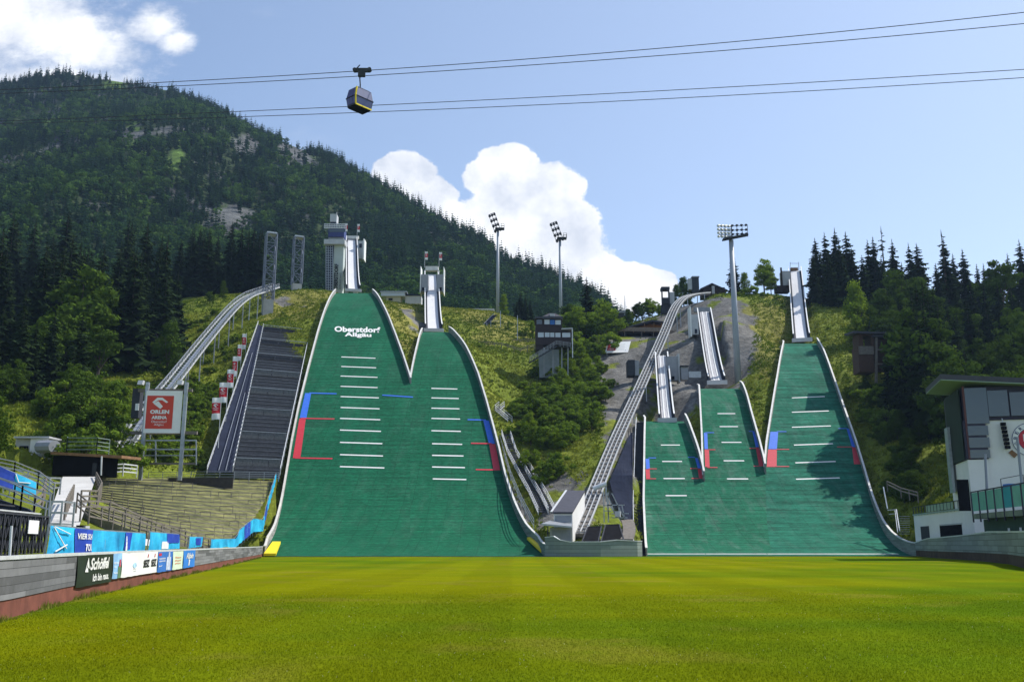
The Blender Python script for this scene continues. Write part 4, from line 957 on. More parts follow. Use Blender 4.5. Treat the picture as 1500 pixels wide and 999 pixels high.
# ================================================================== big grandstand
g = {'bl': P(341, 693, 164), 'br': P(409, 696, 168), 'tr': P(455, 482, 256), 'tl': P(386, 479, 250), 'wl': P(303, 693, 162), 'wt': P(378, 476, 249)}
root = thing('grandstand', 'steep dark steel grandstand climbing the bank left of the widest slope', 'grandstand', g['bl'])
M_mesh = mat('mesh_panel', (.12, .125, .13), .9, .3, 3, spec=.05); NR = 46; dn = Vector((0, 0, -1))
def gs(u, v): return g['bl'].lerp(g['tl'], v).lerp(g['br'].lerp(g['tr'], v), u)
st, bn, fr = MB(), MB(), MB()
for i in range(NR):
    v0, v1 = i / NR, (i + 1) / NR; a, c, d, e = gs(0, v0), gs(1, v0), gs(1, v1), gs(0, v1); z = (a.z + e.z) / 2
    for q in (a, c, d, e): q.z = z
    st.hexa([a + dn * 1.1, c + dn * 1.1, d + dn * 1.1, e + dn * 1.1], [a, c, d, e])
    m0, m1 = lerp(v0, v1, .45), lerp(v0, v1, .8); pq = [gs(.02, m0), gs(.98, m0), gs(.98, m1), gs(.02, m1)]
    for q in pq: q.z = z + .36
    bn = MB(); bn.hexa(pq, [q + Vector((0, 0, .10)) for q in pq]); bn.build('bench_row', mat('bench_grey', (.19, .195, .21), .8, .3, 1, spec=.1), root)
st.build('steps', mat('stand_steps', (.085, .088, .098), .85, .3, 2, spec=.1), root)
for i in range(1, NR, 6):
    v = i / NR
    for u0, u1 in ((.03, .38), (.40, .72), (.74, .98)):
        a, c = gs(u0, v), gs(u1, v); z = gs(.5, v + .6 / NR).z
        a.z = c.z = z - .05; b = MB(); b.obox(a, c - a, (0, .08, 0), (0, 0, 1.25 if i < 26 else .8)); b.build('balustrade_panel', M_mesh if i < 26 else M_dsteel, root)
    a, c = gs(0, v), gs(1, v); a.z = c.z = gs(.5, v + .6 / NR).z + 1.3; b = MB(); b.beam(a, c, .1); b.build('handrail', M_steel, root)
b = MB(); n_ = 30; wk = lambda u, v: g['wl'].lerp(g['wt'], v).lerp(g['bl'].lerp(g['tl'], v), u)
b.grid([[wk(u, v / n_) + Vector((0, 0, .1)) for u in (0, 1)] for v in range(n_ + 1)]); b.build('ramp_deck', M_navy, root)
for u, h_, m_ in ((.0, 1.1, M_steelw), (.45, .5, M_steel), (.72, .5, M_steel)):
    b = MB(); vmax = 1 if u == 0 else (.72 if u < .5 else .42); pts_ = [wk(u, k / 24 * vmax) for k in range(25)]; b.path([q + Vector((0, 0, h_)) for q in pts_], .09)
    if u == 0:
        b.path([q + Vector((0, 0, h_ * .5)) for q in pts_], .07)
        for q in pts_: b.beam(q, q + Vector((0, 0, h_)), .07)
    b.build('handrail', m_, root)
b = MB()
for k in range(46): q = gs(0, k / 46); q2 = gs(0, (k + 1) / 46); b.beam(q + Vector((0, 0, .2)), q + Vector((0, 0, 1.3)), .09); b.beam(q + Vector((0, 0, 1.3)), q2 + Vector((0, 0, .9)), .12)
b.build('stair_rail', M_steelw, root)
b = MB(); pts_ = [gs(1, k / 24) + Vector((.15, 0, 1.2)) for k in range(25)]; b.path(pts_, .12); [b.beam(q, q - Vector((0, 0, 1.2)), .08) for q in pts_]; b.build('handrail', M_steelw, root)

# ================================================================== standing terrace below it
T = {'tl': P(150, 699, 152), 'tr': P(404, 703, 169), 'bl': P(116, 744, 104), 'bm': P(232, 790, 103), 'br': P(338, 802, 121), 'rm': P(388, 768, 146)}
def tr_(u, v):
    top = T['tl'].lerp(T['tr'], u); q0, q1, q2 = T['bl'], T['bm'], T['br']; bot = q0 * (2 * (u - .5) * (u - 1)) + q1 * (4 * u * (1 - u)) + q2 * (2 * u * (u - .5))
    p = bot.lerp(top, v); p.z -= 1.5 * math.sin(math.pi * v) * .6; return p
M_terrace = mat('terrace_ground', (.068, .085, .020), .95, .5, .5, col2=(.155, .15, .052)); M_riser = mat('terrace_kerb', (.17, .155, .12), .95, .4, 1.2)
root = thing('standing_terrace', 'wide grassy standing terrace with grey step edges below the grandstand', 'terrace', T['bm'])
td, rs = MB(), MB(); NT = 19; NU = 26
for i in range(NT):
    v0, v1 = i / NT, (i + 1) / NT; r0 = []; r1 = []; kk = []
    for j in range(NU + 1):
        u = j / NU; a, c = tr_(u, v0), tr_(u, v1); r0.append(Vector((a.x, a.y, a.z + .16))); r1.append(Vector((c.x, c.y, c.z + .02))); kk.append(Vector((a.x, a.y, a.z - .12)))
    td.grid([r0, r1]); rs = MB()
    for j in range(NU): rs.hexa([kk[j], kk[j+1], kk[j+1] + Vector((0, .18, 0)), kk[j] + Vector((0, .18, 0))], [r0[j] + Vector((0,0,.02)), r0[j+1] + Vector((0,0,.02)), r0[j+1] + Vector((0, .18, .02)), r0[j] + Vector((0, .18, .02))])
    rs.build('kerb', M_riser, root)
td.build('treads', M_terrace, root)
# skirt of earth under the terrace
b = MB(); b.grid([[tr_(j / NU, 0) for j in range(NU + 1)], [tr_(j / NU, 0) - Vector((0, -.3, 4)) for j in range(NU + 1)]]); b.build('front_kerb', M_riser, root)
cb0 = None
for i in range(1, NT, 2):
    for j in range(9):
        if rnd.random() < .18: continue
        u = (j + .25 + .5 * rnd.random()) / 9.2; v = (i + .35) / NT; q = tr_(u, v); q.z += .1; w_ = rnd.uniform(.5, 1.1)
        nm = 'thin steel crush barrier standing on the grassy terrace'
        if cb0 is None:
            cb0 = MB(); cb0.beam((-.9, 0, 1.0), (.9, 0, 1.0), .08); cb0.beam((-.9, 0, 0), (-.9, 0, 1.0), .07); cb0.beam((.9, 0, 0), (.9, 0, 1.0), .07); cb0 = cb0.build('crush_barrier', M_post); o = cb0
        else: o = cb0.copy(); C.objects.link(o)
        o.location = q; o.scale = (w_, 1, rnd.uniform(.8, 1)); tag(o, nm, 'barrier', 'crush barriers on the terrace')
M_dwall = mat('dark_board', (.05, .045, .042), .85, .3, 1)
root = thing('retaining_wall', 'dark board wall with rail at the top of the standing terrace', 'wall', P(295, 712, 155)); add(root, 'boards', M_dwall, (246, 341, 699.5, 715, 155, .3))
b = MB(); railing(b, [P(217, 703, 156), P(300, 702, 155.5), P(343, 702, 155.5)], 1.25, 2, .07); b.build('railing', M_steel, root)
root = thing('railing_fence', 'grey rail fence at the foot of the steep steel grandstand', 'fence', P(375, 702, 165)); b = MB(); railing(b, [P(343, 702, 164), P(408, 703, 167)], 1.3, 3, .08); b.build('rails', M_steel, root)
def wood_fence(label, cps, hgt=1.1, mids=2, r=.11, m=None, every=2.2, name='timber_fence', cat='fence', grp=None):
    pts_ = [P(*c) for c in cps]; root = thing(name, label, cat, pts_[0], grp); posts = 0
    for a, c in zip(pts_[:-1], pts_[1:]):
        k = max(1, int((c - a).length / every))
        for i in range(k if c is not pts_[-1] else k + 1): q = a.lerp(c, i / k); b = MB(); b.beam(q - Vector((0, 0, .5)), q + Vector((0, 0, hgt)), r * 1.25); b.build('post', m or M_post, root)
    for z in range(mids): b = MB(); zz = Vector((0, 0, hgt * (1 - z * .42) - .05)); b.path([q + zz for q in pts_], r * .6, r * 1.6); b.build('rail', m or M_post, root)
    return root
wood_fence('dark timber rail fence running down along the foot of the terrace', [(112,742,76),(130,758,74),(165,766,80),(215,778,90),(262,790,100),(305,803,112)], 1.1, 3, .08)
wood_fence('lower timber rail fence beside the path behind the blue banners', [(118,752,62),(160,752,66),(205,772,72),(250,790,80),(275,800,86)], .85, 2, .07)
wood_fence('weathered rail fence beside the dark hut and the sign board', [(152,694,128),(180,692,130),(200,694,134)], 1.2, 3, .1, M_steelw)
wood_fence('curving timber rail along the right side of the pale path', [(140,706,118),(148,722,108),(142,736,96),(118,737,90)], 1.2, 3)
wood_fence('dark handrail on the left edge of the pale path', [(107,725,92),(100,740,82),(95,752,74)], 1.0, 2)
wood_fence('grey metal gate of rails at the foot of the pale path', [(72,772,56),(88,772,56),(106,773,57)], 1.5, 4, .07, M_steel, .9, 'metal_gate', 'gate')
wood_fence('timber rail fence above the left steel stand', [(50,745,70),(62,735,74),(66,720,80)], 1.1, 3)
wood_fence('grey rail fence on the path edge above the steel stand', [(0,700,86),(40,706,84),(72,716,84),(88,716,86)], 1.0, 3, .09, M_steel)
root = thing('litter_bin', 'black and grey pair of bins on the path behind the blue banners', 'bin', P(118, 784, 60)); add(root, 'bin_body', M_black, (111, 119, 769, 782, 60, .7)); add(root, 'bin_body', M_lgrey, (119.3, 125, 770, 782, 60.3, .6))
# path up to the hut
b = MB(); rows = []
for i in range(15):
    t = i / 14; pa, pb = lerp(92, 62, t), lerp(141, 112, t); py = lerp(698, 782, t); Y = lerp(119, 62, t); l, r_ = P(pa, py, Y), P(pb, py, Y); rows.append([l, l.lerp(r_, .5), r_])
b.grid(rows); tag(b.build('path', mat('pale_concrete_path', (.50, .49, .47), .9, .12, .4)), kind='structure')
b = MB(); b.grid([[P(62, 782, 62), P(112, 782, 62)], [P(130, 792, 70), P(160, 782, 76)], [P(230, 800, 84), P(250, 794, 90)]]); tag(b.build('path', MATS['pale_concrete_path']), kind='structure')

# ================================================================== blue banner fences
M_cyan = mat('banner_cyan', (.012, .33, .72), .6, .5, .35, col2=(.03, .42, .80)); M_deep = mat('banner_deep_blue', (.02, .06, .40), .6, .3, .5)
def blue_fence(label, cps, hs, marks=(), n=14, name='banner_fence'):
    """cps (px, py_bottom, Y); hs heights in metres"""
    pts_ = [P(*c) for c in cps]; root = thing(name, label, 'banner fence', pts_[0], 'blue banner fences'); L = [0]
    for a, c in zip(pts_[:-1], pts_[1:]): L.append(L[-1] + (c - a).length)
    def at(u, v, off=0):
        s = u * L[-1]; k = min(len(pts_) - 2, max(0, int(np.searchsorted(L, s, 'right') - 1))); t = (s - L[k]) / (L[k+1] - L[k]); p = pts_[k].lerp(pts_[k+1], t); d = (pts_[k+1] - pts_[k]); nrm = Vector((d.y, -d.x, 0)).normalized()
        h_ = lerp(hs[k], hs[k+1], t); w_ = .05 * math.sin(s * 2.2 + v * 2); return p + Vector((0, 0, v * h_)) + nrm * (w_ + off)
    k = max(8, int(L[-1] / .5)); b = MB(); b.grid([[at(j / k, i / 4) for j in range(k + 1)] for i in range(5)]); b.build('cloth', M_cyan, root)
    for m_, u0, u1, v0, v1 in marks:
        b = MB(); b.grid([[at(lerp(u0, u1, j / 6), lerp(v0, v1, i / 4), .03) for j in range(7)] for i in range(5)]); b.build('print_panel', m_, root)
    b = MB()
    for j in range(n + 1): b.beam(at(j / n, -.25, -.06), at(j / n, 1.03, -.06), .06)
    b.path([at(j / n, 1.03, -.06) for j in range(n + 1)], .06); b.build('frame', M_steel, root); return root, at
root, at = blue_fence('long bright blue banner fence with white event lettering above the plank wall', [(68,812,36),(140,810,44),(211,806,56)], [1.05, 1.0, .95], [(M_deep, .20, .36, 0, 1), (M_deep, .70, .80, .1, 1), (M_bwhite, .715, .735, .05, .8)], 18)
text('lettering', 'VIER SCH', None, None, None, 1, 1, M_white, root, fn=lambda a, c: at(lerp(.22, .35, a), lerp(.58, .82, c), .06), bold=.03); text('lettering', 'TOU', None, None, None, 1, 1, M_white, root, fn=lambda a, c: at(lerp(.28, .345, a), lerp(.1, .4, c), .06), bold=.03)
b = MB(); b.beam(at(.02, .95, .05), at(.13, .2, .05), .035); b.beam(at(.04, .1, .05), at(.13, .35, .05), .035); b.beam(at(.03, .98, .05), at(.14, .75, .05), .03); b.build('printed_stroke', M_white, root)
root, at = blue_fence('second blue banner fence with a blank white label', [(217,807,60),(262,803,72)], [1.15, 1.0], [(M_deep, .55, .95, .4, 1), (M_bwhite, .4, .62, .05, .5)], 8)
blue_fence('short low blue banner fence behind the far banners', [(276,803,78),(296,800,86)], [.9, .8], [(M_deep, .5, .9, .2, .9)], 6)
root, at = blue_fence('blue banner fence climbing the corner of the terrace beside the widest slope', [(308,804,112),(345,802,122),(350,797,125),(371,779,139),(385,778,143),(391,752,152),(404,706,167)], [1.1,1.1,1.8,1.9,1.6,1.7,1.5], [(M_deep, .3, .42, 0, 1), (M_deep, .62, .70, 0, 1), (M_bwhite, .36, .39, .35, .65)], 30)
root, at = blue_fence('blue banner on the left steel stand', [(-30,706,60),(10,716,61),(52,726,63)], [1.5, 1.15, .85], [(M_deep, 0, .55, 0, 1)], 8)
b = MB(); b.beam(at(.55, .95, .06), at(.62, .55, .06), .05); b.beam(at(.62, .55, .06), at(.85, .75, .06), .05); b.build('printed_stroke', M_white, root)

# ================================================================== left steel stand
a0, a1 = P(-70, 806, 33), P(66, 806, 43); along = (a1 - a0); along.z = 0; Ls = along.length; along.normalize(); back = Vector((-along.y, along.x, 0))
root = thing('steel_stand', 'dark tubular steel stand with crossed braces and benches at the left edge', 'grandstand', a1)
z0 = .9; zt_ = P(66, 757, 43).z
b = MB()
for k in range(12):
    f_ = k / 11; q = a0 + along * (Ls * f_); q.z = z0; b.beam(q, (q.x, q.y, zt_), .07); q2 = q + back * 2.2; b.beam(q2, (q2.x, q2.y, zt_ + .3), .07)
for z in (z0 + .1, zt_): q = a0.copy(); q.z = z; b.beam(q, q + along * Ls, .07)
b.build('uprights', M_dsteel, root)
for lay in range(3):
    b = MB()
    for k in range(22):
        for r_ in range(2):
            q = a0 + along * (Ls * k / 22) + back * (lay * 1.1 + .05); h0 = lerp(z0, zt_, r_ / 2); h1 = lerp(z0, zt_, (r_ + 1) / 2); q2 = q + along * (Ls / 22)
            b.beam((q.x, q.y, h0), (q2.x, q2.y, h1), .07); b.beam((q.x, q.y, h1), (q2.x, q2.y, h0), .07)
    b.build('cross_brace', M_dsteel, root)
for r_ in range(7):
    q = a0 + back * (.3 + r_ * 1.0); q.z = zt_ + .1 + r_ * .32; b = MB(); b.obox(q, along * (Ls - r_ * .35), back * .35, (0, 0, .06)); b.build('bench', M_steelw if r_ % 3 == 0 else M_dsteel, root)
    q = q - Vector((0, 0, .35)); b = MB(); b.obox(q, along * (Ls - r_ * .35), back * .95, (0, 0, .05)); b.build('deck', M_dsteel, root)
q = a0 + back * 8; b = MB(); b.obox(Vector((q.x, q.y, z0)), along * (Ls - 2), back * .1, (0, 0, zt_ + 1.8 - z0)); b.build('back_panel', M_dsteel, root)
for f_ in (1.0,):
    pts_ = [a0 + along * (Ls - r_ * .3) + back * (r_ * 1.1) + Vector((0, 0, zt_ - a0.z + r_ * .36)) for r_ in range(8)]; b = MB(); railing(b, pts_, 1.0, 2, .06, every=1.0); b.build('handrail', M_steel, root)
q = a0 + along * (Ls * .72); b = MB(); b.obox(Vector((q.x, q.y, zt_ - .75)) - back * .1, along * 1.3, back * .03, (0, 0, .55)); b.build('notice', M_bwhite, root)
b = MB(); b.tube(P(14, 815, 27), P(17, 770, 27), .035); tag(b.build('fence_post', M_steelw), 'thin grey steel post in front of the crossed brace stand', 'post')
pts_ = [P(-20, 690, 64), P(20, 698, 65), P(55, 712, 66), P(78, 730, 66)]; root = thing('stair_railing', 'double sloping steel railing above the left blue banner', 'railing', pts_[-1]); b = MB(); railing(b, pts_, 1.0, 3, .07, every=1.2); b.build('rails', M_grey, root)
pts_ = [P(-20, 716, 58), P(20, 732, 58), P(50, 748, 58), P(66, 756, 58)]; root = thing('stair_railing', 'sloping steel railing below the left blue banner', 'railing', pts_[-1]); b = MB(); railing(b, pts_, .9, 1, .07, every=1.5); b.build('rails', M_grey, root)
b = MB(); b.prism([P(-30, 722, 60), P(40, 745, 60), P(66, 762, 60), P(-30, 762, 60)], (0, .3, 0)); b.build('side_panel', M_navy, root)

# ================================================================== dark hut with roof deck, white flat building
root = thing('wooden_hut', 'black timber hut with railed roof deck beside the pale path', 'hut', P(115, 696, 123))
add(root, 'wall', M_black, (77, 149, 667, 696, 123, 5)); add(root, 'door', M_dsteel, (135, 141, 678, 696, 122.85, .1))
b = MB(); b.obox(P(74, 665.5, 122.3), P(178, 671, 122.3) - P(74, 665.5, 122.3), (0, 6.5, .3), (0, 0, .35)); b.build('roof', M_timber, root)
b = MB(); q0, q1 = P(97, 664, 123), P(141, 664, 123); q2, q3 = P(159, 666, 127), P(97, 662, 128); railing(b, [q3, q0, q1, q2], 2.0, 3, .09, every=2.5); b.build('railing', mat('green_grey_paint', (.18, .24, .22), .6, .1, 1), root)
b = MB(); b.beam(P(148, 696, 121), P(149, 668, 121), .14); b.build('post', M_steelw, root)
root = thing('flat_building', 'small white flat roofed building with grey tank under the left trees', 'building', P(45, 670, 142))
add(root, 'wall', M_wall, (44, 70, 641, 665, 142, 5)); add(root, 'side_wall', M_conc, (22, 43.8, 642, 668, 142.4, 5)); add(root, 'doorway', M_black, (28, 40, 653, 667, 142.2, .3)); add(root, 'roof', M_lgrey, (20, 72, 639, 641.5, 141.6, 6)); add(root, 'plinth', M_conc, (42, 78, 664.5, 673, 141.7, 5))
b = MB(); q = P(62, 654, 141); b.tube(q + Vector((-.6, .6, 0)), P(80, 654, 139.6), .95, .95, 10); b.build('tank', M_grey, root)

# ================================================================== centre: shed, stairs, tarpaulins, scaffold
nr, nl, fr_, fl = P(839, 794, 149), P(811.5, 794, 149), P(857, 767, 163), P(833, 767, 163)
def col(p, z): return Vector((p.x, p.y, z))
zn, zf = PZ(750, 752.5, 149), PZ(750, 720.5, 163)
root = thing('lift_shed', 'small white shed with steep dark roof at the foot of the ladder rail', 'shed', nl)
b = MB(); b.hexa([col(nl, 0), col(nr, 0), col(fr_, 0), col(fl, 0)], [col(nl, zn), col(nr, zn), col(fr_, zf), col(fl, zf)]); b.build('wall', M_wall, root)
d_ = Vector((0, 0, .06)); ov = (nr - nl).normalized() * .3; bk = (nl - fl); bk.z = 0; bk = bk.normalized() * .35
b = MB(); q = [col(nl, zn) - ov + bk, col(nr, zn) + ov * .3 + bk, col(fr_, zf) + ov * .3, col(fl, zf) - ov]; b.hexa([v + d_ for v in q], [v + d_ + Vector((0, 0, .22)) for v in q]); b.build('roof', M_slate, root)
b = MB(); b.path([q[3] - ov * .1 + Vector((0, 0, .3)), q[0] - ov * .1 + Vector((0, 0, .3))], .3, .1); b.build('gutter', M_steelw, root)
add(root, 'front_panel', M_grey, (813, 837, 755, 765, 148.9, .1))  # blue-grey panel over the front wall below the eave
b = MB(); q = [P(793, 769, 144.5), P(837, 773, 144.5), P(838, 769, 149), P(808, 764, 149)]; b.hexa(q, [v + Vector((0, 0, .25)) for v in q]); b.build('canopy', M_steel, root)
add(root, 'porch_wall', M_conc, (806, 838.4, 772.5, 800, 147.5, 1.4)); add(root, 'door', M_grey, (809, 836, 776, 797, 147.4, .08)); b = MB(); b.beam(P(802.5, 798, 145), P(802.5, 771, 145), .16); b.build('post', M_dsteel, root)
def stairs(label, cps, width, hr=1.0, name='steel_stairway'):
    pts_ = [HT(px, py, .5) for px, py in cps]; root = thing(name, label, 'stairs', pts_[0]); sides = [[], []]; b = MB()
    for a, c in zip(pts_[:-1], pts_[1:]):
        s = Vector((c.y - a.y, a.x - c.x, 0)).normalized() * width / 2; k = max(2, int((c - a).length / .9))
        for i in range(k): q = a.lerp(c, i / k); b.obox(q - s, s * 2, (c - a).normalized() * .5, (0, 0, .08))
        for j, sg in enumerate((-1, 1)): sides[j] += [a + s * sg, c + s * sg]
    b.build('steps', M_dsteel, root)
    for sd2 in sides: b = MB(); railing(b, sd2, hr, 1, .08, every=3); b.path(sd2, .08, .2); b.build('handrail', M_steelw, root)
    return root
stairs('pale steel stairway descending the shaded bank toward the centre shed', [(741,640),(750,668),(766,698),(782,726),(796,756)], 1.8)
stairs('second narrow steel stairway beside the bushes above the shed', [(763,672),(778,700),(796,730),(807,752)], 1.2)
stairs('short steel stairway higher up beside the second slope', [(735,598),(728,604),(747,620)], 1.3)
wood_fence('thin rail fence along the right edge of the second slope', [(716,600,221),(733,650,199),(748,700,181),(764,738,167),(782,772,153)], 1.3, 3, .08, M_steel, 4)
wood_fence('dark rail fence crossing the grass below the judges tower', [(692,505,281),(735,508,276),(762,516,270),(783,510,272)], 1.2, 2, .14)
wood_fence('rail fence on the grass beside the judges tower', [(750,503,288),(785,502,286)], 1.2, 2, .14)
def sheet(label, rows, m, name, cat, lift=.35, sub=8, kind_=None):
    """sheet lying on the ground; rows of photo pixels"""
    b = MB(); rr = []
    for i in range(len(rows) - 1):
        for k in range(sub): t = k / sub; rr.append([lerp(Vector(p + (0,)), Vector(q + (0,)), t) for p, q in zip(rows[i], rows[i+1])])
    rr.append([Vector(p + (0,)) for p in rows[-1]]); g_ = []
    for r_ in rr: a, c = r_[0], r_[-1]; g_.append([HT(*a.lerp(c, j / 6)[:2], lift) for j in range(7)])
    b.grid(g_); return tag(b.build(name, m), label, cat)
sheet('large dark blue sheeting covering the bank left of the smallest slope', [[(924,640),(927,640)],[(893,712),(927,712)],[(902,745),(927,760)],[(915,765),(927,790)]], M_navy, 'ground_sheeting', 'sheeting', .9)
def tarp(label, pts_):
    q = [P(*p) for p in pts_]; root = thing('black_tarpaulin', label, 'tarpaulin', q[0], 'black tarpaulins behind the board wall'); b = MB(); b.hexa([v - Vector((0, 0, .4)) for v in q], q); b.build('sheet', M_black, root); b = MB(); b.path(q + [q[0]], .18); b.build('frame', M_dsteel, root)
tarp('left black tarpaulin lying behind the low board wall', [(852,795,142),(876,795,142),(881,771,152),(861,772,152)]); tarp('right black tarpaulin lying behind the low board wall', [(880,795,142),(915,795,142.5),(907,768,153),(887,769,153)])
root = thing('scaffold', 'light steel scaffold frame with a small tank beside the ladder rail', 'scaffold', P(908, 762, 155))
for a, c in (((888,722),(892,760)),((889,722),(903,758)),((896,722),(914,758)),((890,739.5),(915,739.5)),((893,739),(903,756)),((911,740),(915,760)),((896,758),(919,758)),((896,752),(921,752)),((905,740),(908,752)),((884,740),(896,740)),((884,748),(896,748)),((884,720),(885,765)),((891,721),(891,765))):
    b = MB(); b.beam(P(a[0], a[1], 156), P(c[0], c[1], 156), .14); b.build('tube', M_steel, root)
b = MB(); q = P(905, 757, 155.5); b.tube(q, q + Vector((0, 0, .9)), .5, .5, 10); b.build('tank', M_lgrey, root)
root = thing('grey_cylinder', 'pale grey cylinder fixed across the ladder rail above the shed', 'cylinder'); root.location = P(880, 712, 169); b = MB(); b.tube(P(869, 715.5, 169), P(888, 708.5, 169), .42, .42, 12); b.build('drum', M_steelw, root); b = MB(); b.beam(P(888, 712, 169.3), P(888, 735, 169.3), .2); b.build('post', M_steel, root)
root = thing('timber_steps', 'curved dark timber steps at the corner of the low board wall', 'steps', P(922, 793, 146))
for k in range(5):
    b = MB(); b.path([P(lerp(911, 925, k / 4) + 4 * math.sin(t * 3), lerp(792, 763, t), lerp(144.5, 156, t)) + Vector((0, 0, .15)) for t in np.linspace(0, 1, 7)], .45, .25); b.build('log', M_post, root)
# service stair along the smallest slope
root = thing('service_stair', 'narrow dark stair with handrail along the left edge of the smallest slope', 'stairs', (hx(hC, 'l', 143) - 1.5, 143, 0))
Yc = np.linspace(142.6, 207, 70); b, hr = MB(), MB(); lo = []
for y0, y1 in zip(Yc[:-1], Yc[1:]): x = hx(hC, 'l', y0); z = hC.p.z(y0) + .05; b.box(x - 2.0, x - .24, y0, y1 + .02, z - 2.5, z + .08)
b.build('steps', M_dsteel, root); pts_ = [Vector((hx(hC, 'l', y) - 2.0, y, hC.p.z(y) + .1)) for y in Yc[::4]]; railing(hr, pts_, 1.1, 1, .1, every=4); hr.build('handrail', M_steelw, root)
# blocks around the low in-run
for lab, bxs in (('dark grey utility cabin left of the lowest ramp', (('wall', M_dsteel, (920, 930, 527, 550, 236, 4)), ('side_panel', M_grey, (930.2, 936, 528, 550, 236.3, 4)))),
                 ('small grey cabin between the two short ramps', (('wall', M_grey, (998, 1008, 537, 556, 235, 3)), ('roof', M_dsteel, (997, 1009, 535, 537, 234.6, 4)), ('railing', M_steel, (1009, 1027, 544, 553, 233, .2))))):
    a = bxs[0][2]; root = thing('utility_cabin', lab, 'cabin', P(a[0], a[3], a[4])); [add(root, nm, m, bx) for nm, m, bx in bxs]
# white information board on the rock
root = thing('billboard', 'white board with red logo panel lying on the rocky bank', 'sign', HT(905, 518)); q0_ = HT(903, 520, .8).y; q = [P(886, 517, q0_), P(920, 516, q0_)]; a, c = q; e, d = P(890, 501, a.y + 3.2), P(924, 500, c.y + 3.2)
b = MB(); b.hexa([v + Vector((0, .3, -.1)) for v in (a, c, d, e)], [a, c, d, e]); b.build('white_panel', M_bwhite, root)
bo = lambda u, v, o=.06: a.lerp(c, u).lerp(e.lerp(d, u), v) + Vector((0, -.09, .03))
b = MB(); b.quad(bo(.06, .2), bo(.42, .2), bo(.42, .78), bo(.06, .78)); b.build('red_panel', M_red, root)
b = MB(); emblem(b, bo(.24, .58) + Vector((0, -.05, 0)), (c - a).normalized(), (e - a).normalized(), 1.3); b.build('emblem', M_white, root); text('lettering', 'ORLEN', None, None, None, 1, 1, M_white, root, fn=lambda u, v: bo(lerp(.12, .36, u), lerp(.27, .38, v)) + Vector((0, -.05, 0)), bold=.02)
for k in range(3): b = MB(); b.quad(*[bo(u, v) for u, v in ((.52, .3 + k * .2), (.8, .3 + k * .2), (.8, .33 + k * .2), (.52, .33 + k * .2))]); b.build('faint_line', mat('pale_grey_ink', (.55, .57, .62), .7, .05, 1), root)
for f_ in (.1, .9): b = MB(); q = a.lerp(c, f_); b.beam(q + Vector((0, .6, -2.5)), q + Vector((0, .6, .8)), .15); b.build('post', M_steel, root)
# timber shelter on the rock edge
Yh = 292; root = thing('timber_shelter', 'long open timber shelter with balustrade on the edge of the rocky bank', 'shelter', P(950, 492, Yh))
add(root, 'deck', M_darkwood, (885, 1000, 485, 488, Yh, 5))
b = MB(); q = [P(880, 489, Yh - .5), P(955, 468.5, Yh - .5), P(972, 471, Yh - .5), P(972, 473, Yh - .5), P(955, 470.8, Yh - .5), P(880, 490.5, Yh - .5)]; b.prism(q, (0, 6, 0)); b.build('roof', M_slate, root)
b = MB(); q = [P(928, 479, Yh + 3), P(955, 471.5, Yh + 3), P(970, 473.5, Yh + 3), P(970, 486, Yh + 3), P(928, 486, Yh + 3)]; b.prism(q, (0, .2, 0)); b.build('rear_wall', mat('orange_timber', (.42, .17, .06), .7, .25, 1), root)
for x in (914, 928, 944, 958, 969): b = MB(); b.beam(P(x, 487, Yh - .2), P(x, 473 if x > 940 else 479, Yh - .2), .25); b.build('post', M_timber, root)
b = MB()
for x0, x1, y0, y1 in ((886,913,485,479),(913.3,970,479,480),(971,998,482,486)): b.hexa([P(x0, y0 + 6, Yh - .5), P(x1, y1 + 6, Yh - .5), P(x1, y1 + 6, Yh - .3), P(x0, y0 + 6, Yh - .3)], [P(x0, y0, Yh - .5), P(x1, y1, Yh - .5), P(x1, y1, Yh - .3), P(x0, y0, Yh - .3)])
b.build('balustrade', mat('grey_brown_boards', (.23, .18, .14), .8, .3, 3), root)
for x in (915, 940, 957, 975): b = MB(); b.beam(P(x, 500, Yh), P(x, 486, Yh), .3); b.build('support_post', M_post, root)
# lift heads and hut on the crest
root = thing('lift_cabin', 'open grey tower cabin left of the top of the ladder rail', 'cabin', P(977, 450, 300)); add(root, 'frame', M_dsteel, (969, 981, 420, 424, 300, 3), (969, 971, 424, 448, 300, .4), (979, 981, 424, 448, 300, .4), (971, 979, 436, 445, 300.5, 2)); add(root, 'side_panel', M_lgrey, (981.3, 988, 428, 448, 301, 3)); add(root, 'base', M_dsteel, (970, 983, 445, 458, 301, 3))
root = thing('lift_cabin', 'dark lift head with pale side box above the curve of the ladder rail', 'cabin', P(1016, 430, 318)); add(root, 'wall', M_dsteel, (1014, 1024, 406, 428, 318, 3)); add(root, 'side_panel', M_lgrey, (1008.5, 1013.8, 408, 424, 318.3, 2)); add(root, 'roof', M_grey, (1013.5, 1024.5, 404.5, 406, 317.8, 3.4)); add(root, 'post', M_dsteel, (1016, 1018, 428, 433, 319, .5), (1021, 1023, 428, 433, 319, .5))
root = thing('crest_hut', 'low brown hut with shallow gable on the crest behind the ramps', 'hut', P(1045, 430, 322)); add(root, 'wall', M_darkwood, (1030, 1062, 421, 434, 322, 6)); b = MB(); b.prism([P(1026, 422.5, 321.4), P(1043, 414.5, 321.4), P(1066, 424.5, 321.4), P(1066, 426, 321.4), P(1043, 416.5, 321.4), P(1026, 424, 321.4)], (0, 7, 0)); b.build('roof', M_slate, root); add(root, 'post', M_lgrey, (1043, 1047, 419, 430, 320.8, .4))
